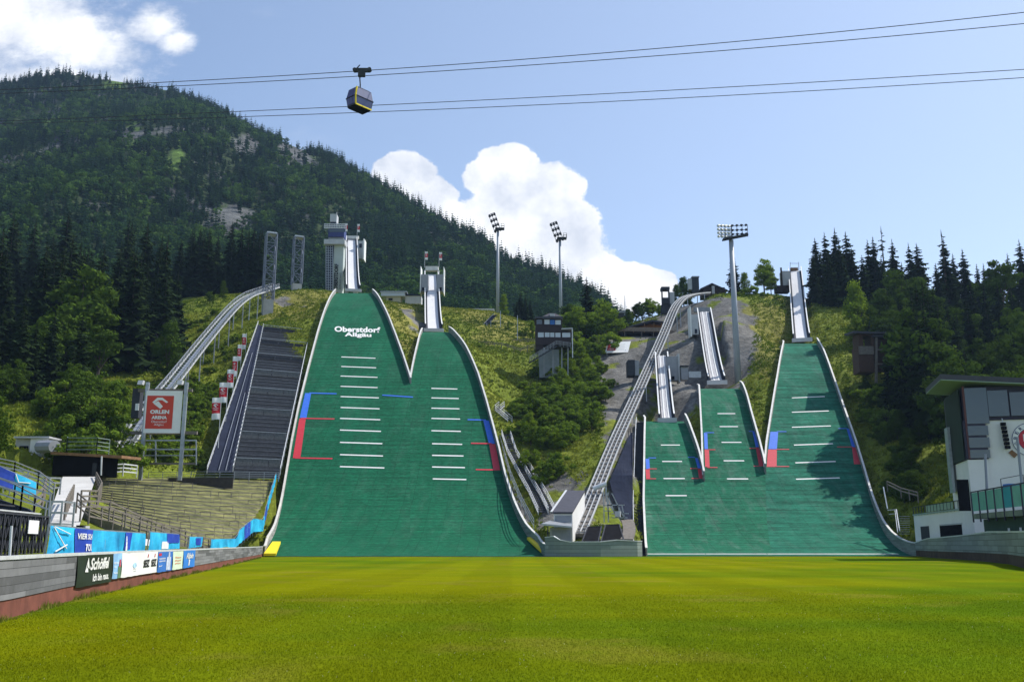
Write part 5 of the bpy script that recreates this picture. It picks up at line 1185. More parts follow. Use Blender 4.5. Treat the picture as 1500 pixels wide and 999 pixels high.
# far buildings behind the big slope, and on the centre crest
root = thing('station_building', 'long low pale building behind the tallest slope', 'building', P(590, 445, 352)); add(root, 'wall', mat('yellow_grey_wall', (.42, .40, .32), .8, .1, .3), (566, 587, 434, 444, 350, 5)); add(root, 'glazing', M_glassl, (558, 593, 428, 433.5, 349, 6)); add(root, 'roof', M_steel, (557, 596, 426.5, 428, 348.6, 7)); add(root, 'window', M_black, (569, 575, 437, 440, 349.9, .2)); add(root, 'side_wing', M_lgrey, (593.5, 617, 433, 445, 351, 5)); add(root, 'wing_roof', M_navy, (592, 617, 431, 433, 350.6, 6))
root = thing('flat_building', 'low dark flat roofed building on the crest right of the second ramp', 'building', P(698, 460, 345)); add(root, 'wall', M_dsteel, (672, 722, 455, 461, 345, 5)); add(root, 'roof', M_lgrey, (670, 724, 452, 455, 344.4, 6))
root = thing('flat_building', 'low grey roofed building among the trees on the centre crest', 'building', P(900, 460, 335)); add(root, 'wall', M_dsteel, (890, 922, 458, 464, 335, 5)); add(root, 'roof', M_grey, (885, 925, 455.5, 458, 334.4, 6))
root = thing('radio_mast', 'thin lattice aerial on the centre crest against the cloud', 'mast', P(915.5, 460, 335)); b = MB(); b.tube(P(915.5, 462, 335), P(915.2, 433, 335), .22, .1, 6); b.build('pole', M_steel, root)
# training ramp frame on the grass right of the second slope
root = thing('training_ramp', 'small dark training ramp on steel posts on the grass crest', 'ramp', P(712, 492, 300)); b = MB(); b.beam(P(697, 489, 298), P(724, 462, 305), 2.2, .25); b.build('deck', M_navy, root)
for x, yt, yb in ((713,473,492),(719,470,493),(726,478,492),(731,478,494)): b = MB(); b.beam(P(x, yb, 300), P(x, yt, 300), .16); b.build('post', M_steel, root)
b = MB(); b.path([P(697, 486, 297.5), P(724, 459, 304.5)], .1); b.path([P(719, 470, 300), P(731, 470, 300)], .1); b.build('handrail', M_steel, root)
for px, yt, yb, Y in ((733,455,494,302),(758,462,503,288),(731.5,496,494,300)): 
    if yt < yb: root = thing('light_pole', 'thin lamp pole on the grass ' + ('beside the training ramp' if px < 740 else 'left of the judges tower'), 'pole', P(px, yb, Y)); b = MB(); b.tube(P(px, yb + 3, Y), P(px, yt, Y), .14, .1, 8); b.build('pole', M_steel, root)

# ================================================================== judges tower
Yj = 250; root = thing('judges_tower', 'dark timber judges tower with two window bands on a concrete base', 'tower', P(806, 550, Yj))
M_jt = mat('dark_maroon_timber', (.028, .018, .020), .7, .25, 1.0)
add(root, 'concrete_base', mat('pale_base_concrete', (.24, .27, .29), .85, .15, .4), (790, 819, 512, 553, Yj + 1.2, 6)); add(root, 'lower_storey', M_jt, (785, 837, 494.5, 505, Yj, 7), (785, 796, 505, 512, Yj + .2, 6))
add(root, 'window_frame', M_jt, (785, 837.5, 486.3, 494.4, Yj + .3, 6.5)); add(root, 'upper_storey', M_jt, (784.5, 823, 476, 486.2, Yj, 6.5)); add(root, 'window_frame', M_jt, (785, 823, 466.5, 475.9, Yj + .3, 6)); add(root, 'roof', M_slate, (784, 824.5, 463.5, 466.4, Yj - .5, 8)); 
b = MB(); q0 = [P(795, 463.4, Yj), P(823, 463.4, Yj), P(823, 463.4, Yj + 6), P(795, 463.4, Yj + 6)]; q1 = [P(804, 459, Yj + 1.5), P(813, 459, Yj + 1.5), P(813, 459, Yj + 4), P(804, 459, Yj + 4)]; b.hexa(q0, q1); b.build('roof_lantern', M_slate, root); add(root, 'lantern_box', M_lgrey, (805.5, 812.5, 459.5, 463.2, Yj - .1, 1))
for x0, x1, y0, y1, m in ((797.5,805,468,475,M_glassl),(805.8,812.5,468.5,475.5,M_bblue),(813.5,821.5,469,475.5,M_glassl),(786,794,468,475,M_glass),(788,796.5,487,494,M_glassl),(798,805,487,493.8,M_glassl),(806,812,487.2,493.8,M_glassl),(813.5,821,487.4,494,M_glassl),(823.5,835.5,487.5,494,M_glassl)): 
    o = add(root, 'window', m, (x0, x1, y0, y1, Yj + .2, .12))
b = MB(); q = [P(822.5, 482.5, Yj - .4), P(839, 481.5, Yj - .4)]; b.obox(q[0], q[1] - q[0], (0, 6, 0), (0, 0, .3)); b.build('side_roof', M_lgrey, root); b = MB(); b.beam(P(838.3, 482, Yj - .3), P(838.8, 524, Yj - .3), .24); b.build('post', M_steelw, root)
b = MB(); d0, d1 = P(776, 531, Yj - 3), P(815, 507.5, Yj - 1.2); b.beam(d0, d1, 1.6, .35); b.obox(d1, P(836, 509, Yj - 1.2) - d1, (0, 1.2, 0), (0, 0, .2)); b.build('stair', M_dsteel, root)
b = MB(); railing(b, [d0 + Vector((0, -.8, .2)), d1 + Vector((0, -.8, .2)), P(836, 508.5, Yj - 2)], 1.2, 3, .09, every=.9); b.build('stair_rail', M_grey, root)
for x in (797, 810, 823, 832): b = MB(); b.beam(P(x, 552, Yj - .4), P(x, 509, Yj - .4), .3); b.build('pillar', M_grey, root)

# ================================================================== right: wooden hut, clubhouse
M_hut = mat('hut_timber', (.075, .042, .028), .8, .35, 2.0, stretch=(1, 1, 6)); Yw = 214; root = thing('wooden_hut', 'brown timber hut on stilts in the shade above the right slope', 'hut', P(1285, 540, Yw)); add(root, 'wall', M_hut, (1258, 1280, 507, 545, Yw, 4), (1258, 1280, 487, 492, Yw, 4), (1258, 1264, 492, 507, Yw, 4), (1276, 1280, 492, 507, Yw, 4)); add(root, 'balustrade', M_post, (1258, 1280, 507, 519, Yw - .2, .15)); b = MB(); q = P(1250, 487.5, Yw - 1); b.obox(q, P(1316, 489.5, Yw - 1) - q, (0, 6, .6), (0, 0, .4)); b.build('roof', M_slate, root)
for x in (1283.5, 1309.5): b = MB(); b.beam(P(x, 575, Yw), P(x, 494, Yw), .5); b.build('post', M_post, root)
for y in (512, 533): b = MB(); b.beam(P(1283, y, Yw), P(1311, y, Yw), .3); b.build('crossbar', M_post, root)
add(root, 'rear_wall', M_hut, (1281, 1312, 496, 543, Yw + 2, 2)); add(root, 'lower_roof', M_slate, (1278, 1315, 491, 493.5, Yw - .6, 3))
Yb = 113; M_frame = mat('blue_black_frame', (.025, .022, .05), .5, .1, 1); M_soffit = mat('pale_soffit', (.24, .32, .26), .8, .08, .3)
root = thing('clubhouse', 'white clubhouse with glazed upper floor, round emblem and green glass terrace', 'building', P(1460, 800, Yb))
xl = P(1421, 700, Yb).x; xr = xl + 24; root.location = (xl, Yb, 0); CLUB = root; CROT = R(-14); zroof0 = PZ(750, 566, Yb); z_sill = PZ(750, 613, Yb); z_bot = PZ(750, 672, Yb)
b = MB(); b.box(xl + 2.2, xr, Yb + .5, Yb + 12, 0, z_sill - .25); b.build('wall', M_wall, root)
b = MB(); b.box(xl, xl + 2.19, Yb + .3, Yb + 11, 0, PZ(750, 673, Yb)); b.build('corner_wall', M_wall, root)
b = MB(); b.box(xl + .05, xr, Yb + .35, Yb + 11.5, z_sill - .24, zroof0 - .1); b.build('upper_floor', M_frame, root)
b = MB(); b.box(xl - .1, xl + 2.3, Yb + .2, Yb + 11, z_bot, z_sill - .245); b.build('glazed_corner', M_frame, root)
add(root, 'mullion', mat('maroon_post', (.11, .04, .04), .6, .1, 1), (1413.5, 1416, 566, 672, Yb + .12, .3))
M_gb = mat_glass('blue_window_glass', (.04, .06, .08), .03)
for x0, x1, y0, y1 in ((1416.5,1441,569,621),(1417,1444,624,638),(1418.5,1446,641,656),(1421,1447,659,671),(1446,1469,573.5,611),(1475.5,1499,577,611),(1505,1528,579,611),(1534,1557,580,611)):
    a, c = P(x0, y1, Yb + .1), P(x1, y0, Yb + .1); o = MB(); o.box(a.x, c.x, Yb + .12, Yb + .3, a.z, c.z); o.build('window', M_gb, root)
# side glass facing the slopes, set back
b = MB(); b.box(xl - .25, xl - .12, Yb + .8, Yb + 9.5, z_bot, zroof0 - .2); b.build('side_glazing', mat('dark_green_glass', (.010, .020, .015), .5, .3, .4, spec=.1), root)
b = MB(); b.box(xl - .6, xl - .28, Yb + 7.5, Yb + 9.4, z_bot - 3.5, PZ(750, 625, Yb + 7)); b.build('side_louvre', M_steel, root)
p0, p1 = P(1383, 552, Yb - 1.0), P(1545, 579, Yb - 1.0); rf = [P(1368, 574, Yb + .2), P(1392, 549, Yb - 2.2), P(1545, 574, Yb - 2.2), P(1545, 574, Yb + 12), P(1368, 574, Yb + 12)]
zz0 = P(1390, 553, Yb - 2.2)
b = MB(); lo = [Vector((zz0.x, Yb - 1.0, zz0.z)), Vector((xr + 2, Yb - 1.0, zz0.z - 2.6)), Vector((xr + 2, Yb + 13, zz0.z - 2.6)), Vector((zz0.x, Yb + 9.5, zz0.z - .1))]; b.hexa(lo, [v + Vector((0, 0, .10)) for v in lo]); b.build('soffit', M_soffit, root)
b = MB(); lo2 = [v + Vector((0, 0, .103)) for v in lo]; b.hexa(lo2, [v + Vector((0, 0, .62)) for v in lo2]); b.build('roof', M_slate, root)
# the round emblem
ec = P(1500, 646, Yb + .35); er = 24.5 / ppm(646, Yb); M_ering = mat('emblem_blue', (.03, .05, .14), .6, .05, 1)
def disc(nm, r0, r1, y, m, n=48):
    b = MB(); b.add([(ec.x + r_ * math.cos(6.2832 * i / n), y, ec.z + r_ * math.sin(6.2832 * i / n)) for r_ in (r0, r1) for i in range(n)], [(i, (i+1) % n, n + (i+1) % n, n + i) for i in range(n)]); return b.build(nm, m, root)
disc('emblem_disc', .001, er * .97, Yb + .44, M_bwhite); disc('emblem_rim', er * .965, er, Yb + .43, M_ering); disc('emblem_centre', .001, er * .64, Yb + .42, M_red); disc('emblem_rim', er * .64, er * .67, Yb + .425, M_ering)
def arc_text(s, a0, a1, r_, size, flip=False):
    n = len(s)
    for i, ch in enumerate(s):
        a = R(lerp(a0, a1, i / max(1, n - 1))); rad = Vector((math.cos(a), 0, math.sin(a))); tan = Vector((math.sin(a), 0, -math.cos(a)))
        if flip: rad2, tan = -rad, -tan
        else: rad2 = rad
        o = Vector((ec.x, Yb + .41, ec.z)) + rad * r_ - tan * size * .4 - rad2 * size * .5; text('lettering', ch, o, tan, rad2, size * .8, size, M_ering, root, bold=.02, off=0)
arc_text('OBERSTDORF', 195, -15, er * .815, er * .2); arc_text('1906', 250, 290, er * .815, er * .18, True)
for k, (dx, dz_, w_, h_) in enumerate(((-.30,.12,.16,.42),(.05,.1,.5,.2),(-.05,-.3,.45,.2),(.35,.0,.2,.5))): b = MB(); b.box(ec.x + er * (dx - w_ / 2), ec.x + er * (dx + w_ / 2), Yb + .40, Yb + .415, ec.z + er * (dz_ - h_ / 2), ec.z + er * (dz_ + h_ / 2)); b.build('emblem_figure', (M_bwhite, M_bwhite, M_post, M_bwhite)[k], root)
# speaker array
q = P(1462, 620, Yb - .2); sp = thing('loudspeaker_array', 'black hanging loudspeaker column on the white clubhouse wall', 'loudspeaker', q)
for k in range(7): b = MB(); z = q.z - k * 5.6 / ppm(640, Yb); x = q.x + k * .035; b.obox(Vector((x, Yb - .3, z - .37)), (.55, 0, 0), (.05, .6, 0), (0, 0, .35)); b.build('speaker_unit', M_black, sp)
b = MB(); b.path([Vector((q.x + .3, Yb, q.z)), Vector((q.x + .3, Yb + .3, q.z + .5))], .08); b.build('bracket', M_steelw, sp)
b = MB(); b.add([(P(x, y, Yb + .3).x, Yb + .38, P(x, y, Yb + .3).z) for x, y in ((1471,664),(1476,660),(1484,667),(1479,672))], [(0,1,2,3)]); b.build('plaque', M_timber, root)
# lower wing, running back along the arena wall
CLUB.rotation_euler = (0, 0, CROT)
_v = sp.location - CLUB.location; _v.rotate(Matrix.Rotation(CROT, 3, 'Z')); sp.location = CLUB.location + _v; sp.rotation_euler = (0, 0, CROT)
wing = thing('clubhouse_wing', 'low white flat roofed wing with dark openings left of the clubhouse', 'building', P(1380, 790, 122))
wa, wb = P(1338, 752, 144), P(1428, 748, 114.5); wa.z = wb.z = 5.85; wd_ = wb - wa; wn_ = Vector((wd_.y, -wd_.x, 0)).normalized(); wn_ = wn_ if wn_.x < 0 else -wn_
b = MB(); b.obox(Vector((wa.x, wa.y, 0)), wd_, -wn_ * 7, (0, 0, 5.85)); b.build('wall', M_wall, wing)
def wq(px, py0, py1, px1, nm, m, pr=.06):
    def f_of(px):
        lo, hi = 0., 1.
        for _ in range(40):
            k = (lo + hi) / 2; q = wa + wd_ * k
            if proj(q.x, q.y, 4)[0] < px: lo = k
            else: hi = k
        return lo
    a, c = wa + wd_ * f_of(px), wa + wd_ * f_of(px1); za = max(.3, PZ(750, py1, a.y)); zc = PZ(750, py0, a.y); b = MB(); b.obox(Vector((a.x, a.y, za)) + wn_ * pr, c - a, -wn_ * .05, (0, 0, zc - za)); b.build(nm, m, wing)
wq(1349, 771, 790, 1361, 'window', M_dsteel); wq(1377, 770, 792, 1421, 'door', M_black); wq(1377, 768, 769.8, 1421, 'lintel', M_lgrey, .1)
b = MB(); b.obox(wa + Vector((0, 0, .003)) + wn_ * .15, wd_, -wn_ * 7.2, (0, 0, .2)); b.build('parapet', M_steel, wing)
b = MB(); railing(b, [wa + Vector((0, 0, .25)), wb + Vector((0, 0, .25))], .95, 0, .08, every=1.6); b.build('railing', M_dsteel, wing)
b = MB(); b.obox(wa + wd_ * .25 + Vector((0, 0, .3)), wd_ * .45, -wn_ * .04, (0, 0, .85)); b.build('railing_glass', mat('pale_green_glass', (.28, .32, .26), .3, .1, .3), wing)
add(CLUB, 'opening', M_black, (1404, 1420, 702, 748, Yb + .22, .15))
# terrace in front
g0, g1 = P(1425, 750, 107), P(1530, 739.5, 83.5); tdir = g1 - g0; tn = Vector((tdir.y, -tdir.x, 0)).normalized(); hg = PZ(750, 721, 107) - g0.z
tr2 = thing('glass_terrace', 'raised terrace with green glass balustrade in front of the clubhouse', 'terrace', g0)
b = MB(); b.obox(g0 - Vector((0, 0, .75)), tdir, -tn * 6, (0, 0, .55)); b.build('deck_edge', mat('green_concrete', (.16, .19, .14), .9, .3, .6), tr2)
b = MB(); b.obox(Vector((g0.x, g0.y, 0)) - tn * 1.0, tdir, -tn * .3, (0, 0, g0.z - .8)); b.build('dark_green_wall', mat('dark_green_render', (.045, .085, .06), .85, .15, .4), tr2)
M_gg = mat('balustrade_glass', (.16, .36, .30), .25, .2, .25); M_gt = mat('teal_banner', (.02, .27, .33), .5, .2, .4)
for k in range(8):
    f0, f1 = (k / 8) ** 1.0 + .008, (k + 1) / 8 - .008; a, c = g0 + tdir * f0, g0 + tdir * f1; b = MB(); b.obox(a + Vector((0, 0, .1)), c - a, -tn * .03, (0, 0, hg - .2)); b.build('glass_panel', M_gt if k in (4,) else M_gg, tr2)
    b = MB(); q = g0 + tdir * (k / 8); b.beam(q - Vector((0, 0, 1.1)), q + Vector((0, 0, hg)), .13); b.build('post', M_frame, tr2)
b = MB(); b.beam(g0 + Vector((0, 0, hg)), g1 + Vector((0, 0, hg)), .12); b.build('handrail', M_frame, tr2)
for f_ in (.38, .54): q = g0 + tdir * f_ - tn * .95; b = MB(); b.obox(Vector((q.x, q.y, 2.0)), tdir.normalized() * .6, tn * .05, (0, 0, 1.3)); b.build('notice', M_bwhite, tr2)
for i, (x0, y0, x1, y1) in enumerate(((1443,665,1447,735),(1490,640,1500,735))): root2 = thing('steel_pole', ('shorter' if i == 0 else 'taller') + ' grey steel pole standing on the glass terrace', 'pole', P(x1, y1, 102 - i * 8)); b = MB(); b.tube(P(x1, y1 + 6, 102 - i * 8), P(x0, y0, 102 - i * 8), .14, .13, 10); b.build('pole', mat('pole_grey', (.22, .24, .30), .5, .1, 1), root2)
q = P(1480, 708, 101); root2 = thing('covered_bench', 'blue covered seating behind the green glass balustrade', 'seating', q); b = MB(); b.obox(P(1478, 716, 100), (3.5, .3, 0), (0, 1.2, 0), (0, 0, .55)); b.build('blue_cover', M_bblue, root2); b = MB(); railing(b, [P(1467, 714, 101), P(1500, 708, 99)], .9, 0, .06); b.build('rail', M_dsteel, root2)
# stair at the foot of the right slope
root = thing('steel_stairway', 'steel stairway with white handrail behind the foot of the rightmost slope', 'stairs', P(1315, 785, 152))
for k in range(9): b = MB(); b.obox(P(1319, 782 - k * 3.2, 150 + k * .5), P(1333, 782 - k * 3.2, 150 + k * .5) - P(1319, 782 - k * 3.2, 150 + k * .5), (0, .5, 0), (0, 0, .08)); b.build('tread', M_steel, root)
b = MB(); b.beam(P(1318, 778, 149), P(1313, 746, 153), .14); b.beam(P(1315, 780, 149), P(1311, 747, 153), .1); b.path([P(1300, 747, 153), P(1313, 746, 153)], .1); b.path([P(1302, 753, 153), P(1313, 752, 153)], .08); b.beam(P(1300, 745, 154), P(1294, 713, 156), .16); b.build('handrail', M_steelw, root)
wood_fence('shaded rail fence on the dark bank behind the right stairway', [(1300,715,160),(1320,725,157),(1345,732,152)], 1.2, 2, .12)

# ================================================================== cable car
def cable(label, pp, ya, yb, r=.05):
    xs = np.array([p[0] for p in pp]); ys_ = np.array([p[1] for p in pp]); co_ = np.polyfit(xs, ys_, 2); px = np.linspace(-350, 1900, 60); q = [P(x, np.polyval(co_, x), lerp(ya, yb, (x - 0) / 1500)) for x in px]
    b = MB(); [b.tube(a, c, r, r, 6, False) for a, c in zip(q[:-1], q[1:])]; tag(b.build('lift_cable', M_dsteel), label, 'cable', 'cable car ropes'); return lambda x: P(x, np.polyval(co_, x), lerp(ya, yb, x / 1500))
c1 = cable('highest dark rope crossing the sky, carrying the gondola', [(0,131),(320,117),(490,108.5),(600,99.8),(1000,66),(1500,19.5)], 135, 108)
cable('second highest rope just under the one with the gondola', [(0,136),(320,126),(490,115),(600,107),(1000,77),(1500,36)], 137, 110)
cable('third rope crossing the sky, level with the gondola cabin', [(0,178),(320,165),(490,157.3),(600,152),(1000,132),(1500,102)], 150, 124)
cable('lowest rope crossing the sky behind the gondola cabin', [(0,181),(320,173.5),(490,167),(600,162),(1000,143),(1500,114.5)], 152, 126)
Yg = lerp(135, 108, 532 / 1500); hook = c1(530); root = thing('gondola', 'blue and black gondola with yellow corner trim hanging from the top rope', 'gondola', hook)
k_ = 1 / ppm(150, Yg)     # metres per photo pixel
top = hook + Vector((-.15, 0, -32 * k_)); L_, W_, Hg = 3.1, 2.1, 2.75
ex = Vector((.66, .75, 0)).normalized(); ey = Vector((-ex.y, ex.x, 0))
def gp(x, y, z): return top + ex * x + ey * y + Vector((0, 0, z))
M_gblue = mat('gondola_blue_glass', (.05, .04, .16), .15, .15, .6, spec=.6); M_gpanel = mat('gondola_panel', (.06, .08, .20), .35, .2, .4)
def ring(z, sx_, sy_): return [gp(-L_ / 2 * sx_, -W_ / 2 * sy_, z), gp(L_ / 2 * sx_, -W_ / 2 * sy_, z), gp(L_ / 2 * sx_, W_ / 2 * sy_, z), gp(-L_ / 2 * sx_, W_ / 2 * sy_, z)]
b = MB(); b.hexa(ring(-Hg, .90, .86), ring(-Hg * .55, 1.02, 1.0)); b.hexa(ring(-Hg * .55, 1.02, 1.0), ring(-.12, .84, .86)); b.build('cabin', mat('gondola_dark', (.018, .018, .04), .4, .2, 1), root)
for sg in (-1, 1):
    for za, zb_, sa, sb in ((-Hg * .97, -Hg * .57, (.90, .87), (1.0, 1.0)), (-Hg * .53, -.16, (1.0, 1.0), (.84, .86))):
        q = [gp(-L_ / 2 * sa[0] * .93, sg * W_ / 2 * sa[1], za), gp(L_ / 2 * sa[0] * .93, sg * W_ / 2 * sa[1], za), gp(L_ / 2 * sb[0] * .93, sg * W_ / 2 * sb[1], zb_), gp(-L_ / 2 * sb[0] * .93, sg * W_ / 2 * sb[1], zb_)]; b = MB(); o_ = ey * sg * .04; b.hexa(q, [v + o_ for v in q]); b.build('side_panel', M_gpanel, root)
b = MB(); b.hexa(ring(-.12, .86, .88), ring(.12, .6, .62)); b.build('roof', M_black, root); b = MB(); b.hexa(ring(-Hg - .22, .80, .78), ring(-Hg - .003, .93, .9)); b.build('floor', M_black, root)
# end windows, side windows, trim
def face(nm, pts4, m, off): n_ = (pts4[1] - pts4[0]).cross(pts4[3] - pts4[0]).normalized() * off; b = MB(); b.hexa(pts4, [v + n_ for v in pts4]); return b.build(nm, m, root)
for sgn in (-1, 1):
    lo, up = ring(-Hg * .92, .93, .88), ring(-Hg * .55, 1.02, 1.0); hi_ = ring(-.15, .85, .87)
    i, j = (0, 3) if sgn < 0 else (1, 2)
    cc_ = gp(0, 0, -Hg * .5)
    for (p, q) in ((up, hi_), (lo, up)):
        for f0, f1 in ((.06, .32), (.36, .64), (.68, .94)):
            a, c, d, e = p[i].lerp(p[j], f0), p[i].lerp(p[j], f1), q[i].lerp(q[j], f1), q[i].lerp(q[j], f0); o_ = (lerp(a, d, .5) - cc_); o_.z = 0; o_.normalize(); b = MB(); b.hexa([v.lerp(cc_, .0) for v in (a, c, d, e)], [v + o_ * .03 for v in (a, c, d, e)]); b.build('end_window', M_gblue, root)
tb = MB(); rl = [ring(-Hg, .92, .88), ring(-Hg * .55, 1.04, 1.02), ring(-.12, .86, .88)]
TI, TJ = 0, 1
tb.path([rl[2][TI], rl[1][TI], rl[0][TI], rl[0][TJ]], .17); tb.build('yellow_trim', M_yellow, root)
b = MB(); b.path([rl[1][i] for i in (0, 1, 2, 3, 0)], .10); b.build('belt_line', M_black, root)
b = MB(); b.path([hook + Vector((-.1, 0, -.4)), hook + Vector((-.25, 0, -12 * k_)), hook + Vector((-.15, 0, -22 * k_)), top + Vector((0, 0, .1))], .16); b.build('hanger', M_dsteel, root)
b = MB(); b.box(hook.x - 1.1, hook.x + 1.2, hook.y - .2, hook.y + .2, hook.z - .2, hook.z + .35); b.tube(hook + Vector((-.8, 0, .3)), hook + Vector((-.3, 0, .9)), .08); b.tube(hook + Vector((-1.0, -.25, .1)), hook + Vector((-1.0, .25, .1)), .3, .3, 10); b.tube(hook + Vector((1.1, -.25, .15)), hook + Vector((1.1, .25, .15)), .3, .3, 10); b.box(hook.x - .5, hook.x + .5, hook.y - .25, hook.y + .25, hook.z - .9, hook.z - .2); b.build('grip', M_dsteel, root)

# ------------------------------------------------------------------ mountain
RIDGE = [(-900,210),(-500,150),(-250,135),(-60,125),(0,118),(50,107),(95,101),(130,107),(180,114),(240,125),(265,129),(320,153),(370,184),(440,212),(480,220),(540,256),(600,289),(650,319),(700,342),(740,372),(800,392),(830,407),(880,432),(905,458),(960,500),(1060,560)]
def ridge(px):
    xs = [p[0] for p in RIDGE]; py = np.interp(px, xs, [p[1] for p in RIDGE]) + 7
    Y = np.interp(px, [-900, 0, 300, 600, 900, 1060], [1050, 1000, 930, 780, 600, 520]); return py, Y
def mpoint(px, v):
    """point on the mountain: azimuth by ridge pixel, v 0 at the foot .. 1 at the ridge"""
    px = np.asarray(px, float); v = np.asarray(v, float)
    py, Yr = ridge(px); t = (CY - py) / F; dz = Yr * (SP + t * CP) / (CP - t * SP); d = Yr * CP + dz * SP
    Xr = (px - CX) / F * d; Zr = H + dz
    Yf = 345.0; Xf = Xr / Yr * Yf * 1.0; Zf = np.where(px < 560, 72.0, 66.0)
    vv = np.clip(v, 0, 1)
    X = Xf + (Xr - Xf) * v; Y = Yf + (Yr - Yf) * v
    prof = 0.85 * vv + 0.15 * vv ** 2
    Z = Zf + (Zr - Zf) * prof
    over = np.clip(v - 1, 0, 10); Z = Z - over * (Zr - Zf) * 0.8
    amp = 46 * np.sin(np.pi * np.clip(v, 0, 1)) ** 0.8
    Z = Z + amp * (fbm(X, Y * 0.45, 120, 61, 5) - 0.5) * 1.6
    return X, Y, Z
CLEAR = [[(178,200),(200,170),(212,200),(190,225),(180,212)], [(300,318),(345,298),(372,310),(368,340),(320,350),(285,345)], [(338,205),(365,195),(385,215),(370,232),(348,228)], [(30,270),(50,262),(55,275),(36,280)], [(60,180),(88,160),(92,172),(66,190)], [(410,190),(440,215),(470,245),(440,250),(410,225)],[(150,120),(185,118),(185,132),(150,132)],[(240,240),(262,205),(272,230),(255,262)]]
ROCKC = (1, 2, 3, 5)
def build_mountain():
    pu = np.linspace(-900, 1060, 300); vv = np.concatenate([np.linspace(0, 1, 120), [1.06, 1.2, 1.5]])
    PX, V_ = np.meshgrid(pu, vv); X, Y, Z = mpoint(PX, V_)
    qx, qy = projnp(X, Y, Z); rk = np.zeros(X.shape, bool); md = np.zeros(X.shape, bool)
    for i, c in enumerate(CLEAR):
        m = inpoly(qx, qy, c)
        if i in ROCKC: rk |= m
        else: md |= m
    n = fbm(X, Y, 14, 71)[..., None]
    g = np.array([.035, .055, .02]) * (.6 + .8 * n)
    g = np.where(md[..., None], np.array([.09, .15, .03]) * (.7 + .6 * n), g)
    g = np.where(rk[..., None], np.array([.115, .12, .12]) * (.25 + 1.25 * n), g)
    nat = (fbm(X, Z, 22, 81) > .66)[..., None] & (V_[..., None] > .3); g = np.where(nat, np.array([.11, .115, .115]) * (.3 + n), g)
    m_, n_ = X.shape; i = np.arange(m_ - 1)[:, None] * n_ + np.arange(n_ - 1)[None]
    Fc = np.stack([i, i + 1, i + n_ + 1, i + n_], -1).reshape(-1, 4)
    o = npmesh('mountain', np.stack([X, Y, Z], -1).reshape(-1, 3), Fc, mat_attr('mountain_ground', nscale=.15, namt=.5, bump=3, bscale=.12), smooth=True, col=g.reshape(-1, 3)); tag(o, kind='structure')
def projnp(X, Y, Z):
    zz = Z - H; d = Y * CP + zz * SP; return CX + F * X / d, CY - F * (-Y * SP + zz * CP) / d
build_mountain()

# ------------------------------------------------------------------ tree meshes
def conifer_faces(seed, levels=24, nb=11, sprays=4, R0=0.175, bare=0.06, sparse=0.0, fill=1.0):
    """unit height spruce: (n,4,3) quads, drooping boughs with hanging twigs"""
    r = random.Random(seed); Q = []
    for l in range(levels):
        f = l / (levels - 1); z = bare + (0.975 - bare) * f ** 0.95
        rad = R0 * (1 - f) ** 0.75 * r.uniform(.78, 1.12) + 0.012
        m = max(5, int(nb * (1 - .4 * f)))
        a0 = r.random() * 6.28
        for k in range(m):
            if r.random() < sparse: continue
            a = a0 + 6.283 * k / m + r.uniform(-.3, .3); rr = rad * r.uniform(.55, 1.2); droop = rr * r.uniform(.25, .6); zz = z + r.uniform(-.015, .015)
            d = np.array([math.cos(a), math.sin(a), 0]); s_ = np.array([-math.sin(a), math.cos(a), 0])
            n = sprays
            for q in range(n):
                t0, t1 = q / n, min(1.08, (q + 1.4) / n)
                w = rr * fill * (.42 if q < n - 1 else .26) * (1.1 - t0 * .5) * r.uniform(.7, 1.25)
                p0 = d * rr * t0 + np.array([0, 0, zz - droop * t0 ** 1.3]); p1 = d * rr * t1 + np.array([0, 0, zz - droop * t1 ** 1.3 + rr * .12 * (t1 > .9)])
                for sg in (-1, 1):
                    hang = np.array([0, 0, -w * r.uniform(.35, 1.1)])
                    Q.append([p0, p1, p0 * .35 + p1 * .65 + sg * s_ * w + hang, p0 + sg * s_ * w * .6 + hang * .7])
    for s_ in (np.array([.006, 0, 0]), np.array([0, .006, 0])): Q.append([s_ + [0, 0, .92], -s_ + [0, 0, .92], -s_ * .15 + [0, 0, 1.0], s_ * .15 + [0, 0, 1.0]])
    return np.array(Q)
